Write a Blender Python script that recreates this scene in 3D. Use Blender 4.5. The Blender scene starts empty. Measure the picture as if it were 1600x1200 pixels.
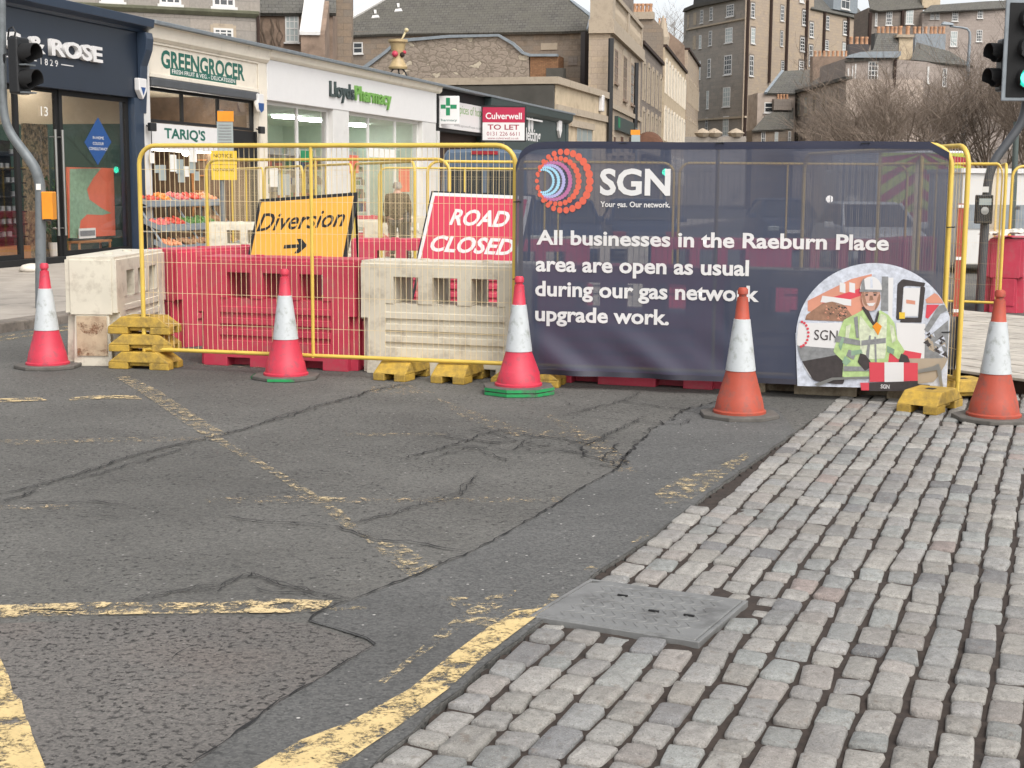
import bpy, bmesh, math, random
from math import sin, cos, pi, radians
from mathutils import Vector, Matrix

# ------------------------------------------------------------------ camera, sky, sun, exposure
SC = bpy.context.scene
COL = SC.collection
FPX, CAMH, HOR, ROLL = 2225.0, 1.75, 292.0, 0.007      # focal length in px of a 1600 px wide picture, eye height, horizon
_p = math.atan((600 - HOR) / FPX)
_up0 = Vector((0, sin(_p), cos(_p))); CW = Vector((0, cos(_p), -sin(_p))); CO = Vector((0, 0, CAMH))
CR = Vector((1, 0, 0)) * cos(ROLL) + _up0 * sin(ROLL)
CU = _up0 * cos(ROLL) - Vector((1, 0, 0)) * sin(ROLL)
cam_data = bpy.data.cameras.new('camera'); cam = bpy.data.objects.new('camera', cam_data); COL.objects.link(cam)
cam_data.sensor_width = 36; cam_data.lens = 36 * FPX / 1600; cam_data.clip_end = 2000; cam_data.clip_start = .1
cam.matrix_world = Matrix(((CR.x, CU.x, -CW.x, CO.x), (CR.y, CU.y, -CW.y, CO.y), (CR.z, CU.z, -CW.z, CO.z), (0, 0, 0, 1)))
SC.camera = cam
SUN_EL, SUN_AZ = radians(52), radians(150)              # azimuth clockwise from +Y (view direction)
world = bpy.data.worlds.new('World'); SC.world = world; world.use_nodes = True
wn = world.node_tree.nodes; wl = world.node_tree.links
sky = wn.new('ShaderNodeTexSky'); sky.sky_type = 'NISHITA'; sky.sun_disc = False
sky.sun_elevation = SUN_EL; sky.sun_rotation = SUN_AZ; sky.air_density = 1.0; sky.dust_density = 6.0; sky.ozone_density = 1.0
hs = wn.new('ShaderNodeHueSaturation'); hs.inputs['Saturation'].default_value = .22; hs.inputs['Value'].default_value = 1.5
tcw = wn.new('ShaderNodeTexCoord'); sz = wn.new('ShaderNodeSeparateXYZ'); wl.new(tcw.outputs['Generated'], sz.inputs[0])
hr = wn.new('ShaderNodeMapRange'); hr.inputs[1].default_value = .15; hr.inputs[2].default_value = .6; hr.inputs[3].default_value = 1.9; hr.inputs[4].default_value = 1.0   # bright cloud low in the sky
wl.new(sz.outputs[2], hr.inputs[0]); vm = wn.new('ShaderNodeVectorMath'); vm.operation = 'SCALE'; wl.new(sky.outputs[0], vm.inputs[0]); wl.new(hr.outputs[0], vm.inputs['Scale'])
wl.new(vm.outputs[0], hs.inputs['Color'])
bg = wn['Background']; wl.new(hs.outputs[0], bg.inputs['Color']); bg.inputs['Strength'].default_value = .15
sd = bpy.data.lights.new('sun', 'SUN'); sd.energy = .9; sd.angle = radians(22); sd.color = (1, .96, .9)
so = bpy.data.objects.new('sun', sd); COL.objects.link(so)
sdir = Vector((sin(SUN_AZ) * cos(SUN_EL), cos(SUN_AZ) * cos(SUN_EL), sin(SUN_EL)))
so.rotation_euler = sdir.to_track_quat('Z', 'Y').to_euler(); so.location = (0, -5, 30)
SC.view_settings.view_transform = 'Standard'; SC.view_settings.look = 'None'
SC.view_settings.exposure = -.08; SC.view_settings.gamma = 1

# ------------------------------------------------------------------ helpers
rnd = random.Random(7)
def ray(x, y): return (CW * FPX + CR * (x - 800) - CU * (y - 600)) / FPX
def gnd(x, y, z=0.0):
    d = ray(x, y); return CO + d * ((z - CAMH) / d.z)
def at(x, y, Y):
    d = ray(x, y); return CO + d * (Y / d.y)
class Frame:
    """vertical reference plane: u along it, d behind it, z up"""
    def __init__(s, O, u):
        s.O = Vector((O[0], O[1], 0)); s.u = Vector((u[0], u[1], 0)).normalized(); s.n = Vector((-s.u.y, s.u.x, 0))
        s.rot = math.atan2(s.u.y, s.u.x)
    def px(s, x, y, d=0.0):
        r = ray(x, y); t = ((s.O + s.n * d - CO).dot(s.n)) / r.dot(s.n); P = CO + r * t
        return (P - s.O).dot(s.u), P.z
    def U(s, x, d=0.0, y=290): return s.px(x, y, d)[0]
    def Z(s, x, y, d=0.0): return s.px(x, y, d)[1]
    def T(s, p): return s.O + s.u * p[0] + s.n * p[1] + Vector((0, 0, p[2]))
WM = {}
def tag(o, label=None, cat=None, group=None, kind=None):
    if label: o['label'] = label
    if cat: o['category'] = cat
    if group: o['group'] = group
    if kind: o['kind'] = kind
    return o
def thing(name, label, cat, loc=(0, 0, 0), rot=0.0, group=None):
    o = bpy.data.objects.new(name, None); COL.objects.link(o); o.empty_display_size = .2
    o.location = loc; o.rotation_euler = (0, 0, rot); tag(o, label, cat, group)
    WM[o.name] = Matrix.Translation(Vector(loc)) @ Matrix.Rotation(rot, 4, 'Z'); return o
KIDS = {}
def copy_tree(o, parent=None):
    c = o.copy(); COL.objects.link(c)
    if parent: c.parent = parent
    for k in KIDS.get(o.name, []): 
        n = copy_tree(k, c)
    return c
class MB:
    def __init__(s, T=None): s.v = []; s.f = []; s.m = []; s.T = T; s.mi = 0
    def add(s, vs, fs):
        n = len(s.v); s.v += [Vector(s.T(p)) if s.T else Vector(p) for p in vs]
        s.f += [tuple(i + n for i in f) for f in fs]; s.m += [s.mi] * len(fs); return s
    def box(s, x0, x1, y0, y1, z0, z1):
        return s.add([(x, y, z) for x in (x0, x1) for y in (y0, y1) for z in (z0, z1)],
                     [(0, 1, 3, 2), (4, 6, 7, 5), (0, 4, 5, 1), (2, 3, 7, 6), (0, 2, 6, 4), (1, 5, 7, 3)])
    def prism(s, poly, y0, y1):                       # polygon in x,z pushed along y
        n = len(poly)
        return s.add([(a, y0, b) for a, b in poly] + [(a, y1, b) for a, b in poly],
                     [tuple(range(n)), tuple(range(2 * n - 1, n - 1, -1))] + [(i, (i + 1) % n, n + (i + 1) % n, n + i) for i in range(n)])
    def prismz(s, poly, z0, z1):
        n = len(poly)
        return s.add([(a, b, z0) for a, b in poly] + [(a, b, z1) for a, b in poly],
                     [tuple(range(n)), tuple(range(2 * n - 1, n - 1, -1))] + [(i, (i + 1) % n, n + (i + 1) % n, n + i) for i in range(n)])
    def prismx(s, poly, x0, x1):                      # polygon in y,z pushed along x
        n = len(poly)
        return s.add([(x0, a, b) for a, b in poly] + [(x1, a, b) for a, b in poly],
                     [tuple(range(n)), tuple(range(2 * n - 1, n - 1, -1))] + [(i, (i + 1) % n, n + (i + 1) % n, n + i) for i in range(n)])
    def quad(s, *p): return s.add(p, [tuple(range(len(p)))])
    def hull2(s, a, b):                               # two rings of the same length joined
        n = len(a)
        return s.add(list(a) + list(b), [tuple(range(n)), tuple(range(2 * n - 1, n - 1, -1))] + [(i, (i + 1) % n, n + (i + 1) % n, n + i) for i in range(n)])
    def tube(s, pts, r, n=8, closed=False):
        P = [Vector(p) for p in pts]; R = r if isinstance(r, (list, tuple)) else [r] * len(P)
        vs = []; fs = []; nn = None; L = len(P)
        for i, p in enumerate(P):
            a = P[i - 1] if (i or closed) else p; b = P[(i + 1) % L] if (i < L - 1 or closed) else p
            t = (b - a).normalized()
            if nn is None: nn = t.orthogonal().normalized()
            nn = (nn - t * nn.dot(t)); nn = nn.normalized() if nn.length > 1e-6 else t.orthogonal().normalized()
            bb = t.cross(nn)
            vs += [p + (nn * cos(2 * pi * k / n) + bb * sin(2 * pi * k / n)) * R[i] for k in range(n)]
        for i in range(L - (0 if closed else 1)):
            j = (i + 1) % L
            fs += [(i * n + k, i * n + (k + 1) % n, j * n + (k + 1) % n, j * n + k) for k in range(n)]
        if not closed: fs += [tuple(range(n - 1, -1, -1)), tuple(range((L - 1) * n, L * n))]
        return s.add(vs, fs)
    def lathe(s, prof, n=20, c=(0, 0, 0), axis='z'):
        vs = []; fs = []
        for r, h in prof:
            for k in range(n):
                a = 2 * pi * (k + .5) / n
                q = (r * cos(a), r * sin(a), h)
                if axis == 'y': q = (q[0], q[2], q[1])
                if axis == 'x': q = (q[2], q[0], q[1])
                vs.append((c[0] + q[0], c[1] + q[1], c[2] + q[2]))
        for i in range(len(prof) - 1):
            fs += [(i * n + k, i * n + (k + 1) % n, (i + 1) * n + (k + 1) % n, (i + 1) * n + k) for k in range(n)]
        fs += [tuple(range(n - 1, -1, -1)), tuple(range((len(prof) - 1) * n, len(prof) * n))]
        return s.add(vs, fs)
    def ball(s, c, r, n=8, m=5, sz=1.0):
        return s.lathe([(max(r * sin(pi * i / m), 1e-4), -r * cos(pi * i / m) * sz) for i in range(m + 1)], n, c)
    def build(s, name, mats, parent=None, smooth=False, bevel=0.0, loc=None, merge=False, seg=2, autos=None):
        me = bpy.data.meshes.new(name); me.from_pydata([tuple(p) for p in s.v], [], s.f)
        if not isinstance(mats, (list, tuple)): mats = [mats]
        for m in mats: me.materials.append(m)
        for p, i in zip(me.polygons, s.m): p.material_index = i
        bm = bmesh.new(); bm.from_mesh(me)
        if merge: bmesh.ops.remove_doubles(bm, verts=bm.verts, dist=1e-4)
        bmesh.ops.recalc_face_normals(bm, faces=bm.faces); bm.to_mesh(me); bm.free()
        o = bpy.data.objects.new(name, me); COL.objects.link(o)
        if parent is not None:
            me.transform(WM[parent.name].inverted()); o.parent = parent; WM[o.name] = WM[parent.name]
            KIDS.setdefault(parent.name, []).append(o)
        else:
            if loc is None and s.v:
                xs = [p.x for p in s.v]; ys = [p.y for p in s.v]; loc = ((min(xs) + max(xs)) / 2, (min(ys) + max(ys)) / 2, min(p.z for p in s.v))
            me.transform(Matrix.Translation(-Vector(loc))); o.location = loc; WM[o.name] = Matrix.Translation(Vector(loc))
        if smooth:
            for p in me.polygons: p.use_smooth = True
            if autos: me.set_sharp_from_angle(angle=radians(autos))
        if bevel:
            b = o.modifiers.new('bevel', 'BEVEL'); b.width = bevel; b.segments = seg; b.limit_method = 'ANGLE'; b.angle_limit = radians(35)
        return o
def text(s, P, ux, uz, w, h, mat, parent, name='lettering', bold=0.0, shear=0.0, ext=0.0, off=0.002, space=1.0, warp=None):
    """lettering fitted into a w x h box whose lower left corner is P, in the plane ux, uz"""
    cu = bpy.data.curves.new('t', 'FONT'); cu.body = s; cu.size = 1; cu.offset = bold; cu.shear = shear
    cu.resolution_u = 3; cu.extrude = .5 if ext else 0; cu.space_character = space
    t = bpy.data.objects.new('t', cu); COL.objects.link(t)
    dg = bpy.context.evaluated_depsgraph_get(); me = bpy.data.meshes.new_from_object(t.evaluated_get(dg))
    bpy.data.objects.remove(t); bpy.data.curves.remove(cu)
    xs = [v.co.x for v in me.vertices]; ys = [v.co.y for v in me.vertices]
    x0, y0 = min(xs), min(ys); kx = w / (max(xs) - x0); ky = (h / (max(ys) - y0)) if h else kx
    ux = Vector(ux).normalized(); uz = Vector(uz).normalized(); n = ux.cross(uz).normalized(); P = Vector(P)
    for v in me.vertices:
        a = (v.co.x - x0) * kx; b = (v.co.y - y0) * ky
        q = P + ux * a + uz * b + n * (off + (v.co.z + .5) * ext)
        if warp: q += n * warp(q)
        v.co = q
    me.materials.append(mat); me.name = name
    o = bpy.data.objects.new(name, me); COL.objects.link(o)
    me.transform(WM[parent.name].inverted()); o.parent = parent; WM[o.name] = WM[parent.name]
    KIDS.setdefault(parent.name, []).append(o); return o

# ------------------------------------------------------------------ materials
def lin(c):
    if isinstance(c, str):
        c = [int(c[i:i + 2], 16) / 255 for i in (0, 2, 4)]
        c = [x / 12.92 if x <= .04045 else ((x + .055) / 1.055) ** 2.4 for x in c]
    return (*c[:3], 1)
class NT:
    def __init__(s, name):
        s.m = bpy.data.materials.new(name); s.m.use_nodes = True; s.n = s.m.node_tree.nodes; s.l = s.m.node_tree.links
        s.b = s.n['Principled BSDF']; s.out = s.n['Material Output']; s.tc = s.n.new('ShaderNodeTexCoord').outputs['Object']
    def noise(s, sc, det=4, rough=.6, vec=None, dist=0.0):
        t = s.n.new('ShaderNodeTexNoise'); t.inputs['Scale'].default_value = sc; t.inputs['Detail'].default_value = det
        t.inputs['Roughness'].default_value = rough; t.inputs['Distortion'].default_value = dist
        s.l.new(vec or s.tc, t.inputs['Vector']); return t.outputs['Fac']
    def vor(s, sc, feat='F1', vec=None, out='Distance', rand=1.0):
        t = s.n.new('ShaderNodeTexVoronoi'); t.feature = feat; t.inputs['Scale'].default_value = sc; t.inputs['Randomness'].default_value = rand
        s.l.new(vec or s.tc, t.inputs['Vector']); return t.outputs[out]
    def rng(s, v, a, b, c=0.0, d=1.0):
        t = s.n.new('ShaderNodeMapRange'); t.inputs[1].default_value = a; t.inputs[2].default_value = b
        t.inputs[3].default_value = c; t.inputs[4].default_value = d; s.l.new(v, t.inputs[0]); return t.outputs[0]
    def mix(s, f, a, b, mode='MIX'):
        t = s.n.new('ShaderNodeMix'); t.data_type = 'RGBA'; t.blend_type = mode
        for i, v in ((0, f), (6, a), (7, b)):
            if hasattr(v, 'is_linked'): s.l.new(v, t.inputs[i])
            else: t.inputs[i].default_value = v if i == 0 else lin(v)
        return t.outputs[2]
    def math(s, op, a, b=0.0):
        t = s.n.new('ShaderNodeMath'); t.operation = op
        for i, v in enumerate((a, b)):
            if hasattr(v, 'is_linked'): s.l.new(v, t.inputs[i])
            else: t.inputs[i].default_value = v
        return t.outputs[0]
    def scale(s, v):
        t = s.n.new('ShaderNodeMapping'); t.inputs['Scale'].default_value = v; s.l.new(s.tc, t.inputs['Vector']); return t.outputs[0]
    def wallvec(s):                                   # (x + y, z) for masonry patterns
        a = s.n.new('ShaderNodeSeparateXYZ'); s.l.new(s.tc, a.inputs[0])
        c = s.n.new('ShaderNodeCombineXYZ'); s.l.new(s.math('ADD', a.outputs[0], a.outputs[1]), c.inputs[0]); s.l.new(a.outputs[2], c.inputs[1])
        return c.outputs[0]
    def bump(s, h, st=.3, dist=.01):
        t = s.n.new('ShaderNodeBump'); t.inputs['Strength'].default_value = st; t.inputs['Distance'].default_value = dist
        s.l.new(h, t.inputs['Height']); s.l.new(t.outputs[0], s.b.inputs['Normal'])
    def fin(s, col, rough=.6, metal=0.0, spec=.5):
        if hasattr(col, 'is_linked'): s.l.new(col, s.b.inputs['Base Color'])
        else: s.b.inputs['Base Color'].default_value = lin(col)
        if hasattr(rough, 'is_linked'): s.l.new(rough, s.b.inputs['Roughness'])
        else: s.b.inputs['Roughness'].default_value = rough
        s.b.inputs['Metallic'].default_value = metal; s.b.inputs['Specular IOR Level'].default_value = spec
        return s.m
def pm(name, col, rough=.55, metal=0.0, spec=.5, var=.14, vs=5.0, dirt=None, bump=0.0, bs=60.0):
    """painted / plastic / stone surface: colour with soft variation, optional dirt (colour, scale, lo, hi) and grain"""
    t = NT(name); c = lin(col)
    k = t.mix(t.rng(t.noise(vs), .3, .7), tuple(x * (1 - var) for x in c[:3]), tuple(min(1, x * (1 + var)) for x in c[:3]))
    if dirt:
        dc, ds, lo, hi = dirt
        k = t.mix(t.rng(t.noise(ds, 6, .7), lo, hi), k, dc)
    if bump: t.bump(t.noise(bs, 4, .7), bump, .006)
    return t.fin(k, rough, metal, spec)
def masonry(name, c1, c2, mortar, bw, bh, msize=.012, var=.3, stain=('2a2622', .35, .56, .78), noise=.5, rough=.9):
    t = NT(name); v = t.wallvec(); br = t.n.new('ShaderNodeTexBrick')
    br.inputs['Scale'].default_value = 1; br.inputs['Brick Width'].default_value = bw; br.inputs['Row Height'].default_value = bh
    br.inputs['Mortar Size'].default_value = msize; br.inputs['Mortar Smooth'].default_value = .3
    br.inputs['Color1'].default_value = lin(c1); br.inputs['Color2'].default_value = lin(c2); br.inputs['Mortar'].default_value = lin(mortar)
    br.offset = .5; t.l.new(v, br.inputs['Vector'])
    k = t.mix(t.rng(t.noise(1.6, 5, .7), .3, .7, 0, noise), br.outputs['Color'], c2)
    k = t.mix(t.rng(t.noise(9, 5, .7), .25, .75), t.mix(1.0, k, (1 - var,) * 3, 'MULTIPLY'), k)
    if stain: k = t.mix(t.rng(t.noise(stain[1], 6, .75), stain[2], stain[3], 0, .75), k, stain[0])
    t.bump(br.outputs['Fac'], .5, -.02)
    return t.fin(k, rough, 0, .25)
def rubble(name, cols, mortar, sc=1.6):
    t = NT(name); v = t.wallvec(); m = t.n.new('ShaderNodeMapping'); m.inputs['Scale'].default_value = (1, 1.9, 1)
    t.l.new(v, m.inputs[0]); w = t.n.new('ShaderNodeVectorMath'); w.operation = 'ADD'
    nn = t.n.new('ShaderNodeTexNoise'); nn.inputs['Scale'].default_value = 1.5; t.l.new(v, nn.inputs[0]); t.l.new(nn.outputs['Color'], w.inputs[0]); t.l.new(m.outputs[0], w.inputs[1])
    e = t.vor(sc, 'DISTANCE_TO_EDGE', w.outputs[0]); c = t.vor(sc, 'F1', w.outputs[0], 'Color')
    sc_ = t.n.new('ShaderNodeSeparateColor'); t.l.new(c, sc_.inputs[0]); r = t.n.new('ShaderNodeValToRGB'); t.l.new(sc_.outputs[0], r.inputs[0]); r.color_ramp.interpolation = 'CONSTANT'
    for i, k in enumerate(cols):
        el = r.color_ramp.elements[i] if i < 2 else r.color_ramp.elements.new(0)
        el.position = i / len(cols); el.color = lin(k)
    k = t.mix(t.rng(e, .03, .09), mortar, r.outputs[0])
    k = t.mix(t.rng(t.noise(7, 6, .75), .25, .75), t.mix(1.0, k, (.55, .53, .5), 'MULTIPLY'), k)
    t.bump(t.rng(e, 0, .15), .35, .03)
    return t.fin(k, .95, 0, .2)
def slate(name, c1, c2, moss=None):
    t = NT(name); a = t.n.new('ShaderNodeSeparateXYZ'); t.l.new(t.tc, a.inputs[0]); c = t.n.new('ShaderNodeCombineXYZ')
    t.l.new(t.math('ADD', a.outputs[0], t.math('MULTIPLY', a.outputs[1], .15)), c.inputs[0]); t.l.new(t.math('MULTIPLY', a.outputs[2], 1.4), c.inputs[1])
    br = t.n.new('ShaderNodeTexBrick'); br.inputs['Scale'].default_value = 1; br.inputs['Brick Width'].default_value = .32; br.inputs['Row Height'].default_value = .24
    br.inputs['Mortar Size'].default_value = .012; br.inputs['Color1'].default_value = lin(c1); br.inputs['Color2'].default_value = lin(c2); br.inputs['Mortar'].default_value = lin('1c1b1a')
    t.l.new(c.outputs[0], br.inputs['Vector'])
    k = t.mix(t.rng(t.noise(1.2, 6, .75), .35, .68), br.outputs['Color'], moss or c2)
    k = t.mix(t.rng(t.noise(14, 4, .7), .3, .7), t.mix(1.0, k, (.65, .65, .65), 'MULTIPLY'), k)
    t.bump(br.outputs['Fac'], .6, -.03); return t.fin(k, .75, 0, .35)
def glass(name, tint=(1, 1, 1), refl=1.0):
    t = NT(name); tr = t.n.new('ShaderNodeBsdfTransparent'); tr.inputs[0].default_value = lin(tint)
    gl = t.n.new('ShaderNodeBsdfGlossy'); gl.inputs['Roughness'].default_value = .02
    fr = t.n.new('ShaderNodeLayerWeight'); fr.inputs[0].default_value = .5; mx = t.n.new('ShaderNodeMixShader')
    t.l.new(t.math('ADD', t.math('MULTIPLY', t.math('POWER', fr.outputs[1], 4.0), .75 * refl), .05), mx.inputs[0]); t.l.new(tr.outputs[0], mx.inputs[1]); t.l.new(gl.outputs[0], mx.inputs[2]); t.l.new(mx.outputs[0], t.out.inputs[0])
    return t.m
def lamp(name, col, st):
    t = NT(name); t.b.inputs['Emission Color'].default_value = lin(col); t.b.inputs['Emission Strength'].default_value = st
    return t.fin(col, .4)
def sheer(name, col, alpha, rough=.45):
    t = NT(name); t.fin(t.mix(t.rng(t.noise(3), .3, .7), tuple(x * .9 for x in lin(col)[:3]), col), rough, 0, .4)
    tr = t.n.new('ShaderNodeBsdfTransparent'); mx = t.n.new('ShaderNodeMixShader'); mx.inputs[0].default_value = alpha
    t.l.new(tr.outputs[0], mx.inputs[1]); t.l.new(t.b.outputs[0], mx.inputs[2]); t.l.new(mx.outputs[0], t.out.inputs[0]); return t.m

def asphalt(name, base, pit=.5, fleck=.5, scl=1.0, brown=None, ph=0.0):
    t = NT(name); c = lin(base)[:3]
    k = t.mix(t.rng(t.noise(.55, 7, .7), .3, .7), tuple(x * .74 for x in c), tuple(x * 1.2 for x in c)); k = t.mix(t.rng(t.noise(.23, 3, .5, None, 1.0), .52, .66, 0, .3), k, tuple(x * .55 for x in c))
    if brown: k = t.mix(t.rng(t.noise(1.1, 4, .6), .48, .7, 0, .7), k, brown)
    g = t.vor(95 * scl, 'F1', None, 'Color'); sp = t.n.new('ShaderNodeSeparateColor'); t.l.new(g, sp.inputs[0])
    k = t.mix(t.rng(sp.outputs[0], 0, 1), t.mix(1.0, k, (.72, .72, .72), 'MULTIPLY'), t.mix(1.0, k, (1.25, 1.23, 1.2), 'MULTIPLY'))
    holes = t.math('MULTIPLY', t.rng(t.noise(30 * scl, 3, .6), .57 - ph, .64 - ph), t.rng(t.noise(2.1, 4, .6), .30 - ph * 2, .55))
    k = t.mix(t.math('MULTIPLY', holes, pit), k, tuple(x * .16 for x in c))
    fl = t.math('MULTIPLY', t.rng(t.vor(16 * scl), .13, .07), t.rng(t.noise(8, 2), .48, .58))
    k = t.mix(t.math('MULTIPLY', fl, fleck), k, 'b9b6b0')
    h = t.math('SUBTRACT', t.math('MULTIPLY', sp.outputs[1], .5), t.math('MULTIPLY', holes, 1.3))
    t.bump(h, .55, .006)
    return t.fin(k, .88, 0, .3)
def worn_paint(name, col, lo, hi, sc=9.0):
    t = NT(name); k = t.mix(t.rng(t.noise(5, 5, .7), .3, .7), tuple(x * .75 for x in lin(col)[:3]), col)
    k = t.mix(t.rng(t.noise(60, 3, .7), .55, .75, 0, .5), k, '7a6f5c'); t.fin(k, .8, 0, .3)
    n = t.math('ADD', t.math('MULTIPLY', t.noise(sc, 8, .78, None, .4), .7), t.math('MULTIPLY', t.noise(55, 3, .7), .3))
    tr = t.n.new('ShaderNodeBsdfTransparent'); mx = t.n.new('ShaderNodeMixShader')
    t.l.new(t.rng(n, lo, hi), mx.inputs[0]); t.l.new(tr.outputs[0], mx.inputs[1]); t.l.new(t.b.outputs[0], mx.inputs[2]); t.l.new(mx.outputs[0], t.out.inputs[0]); return t.m

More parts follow.
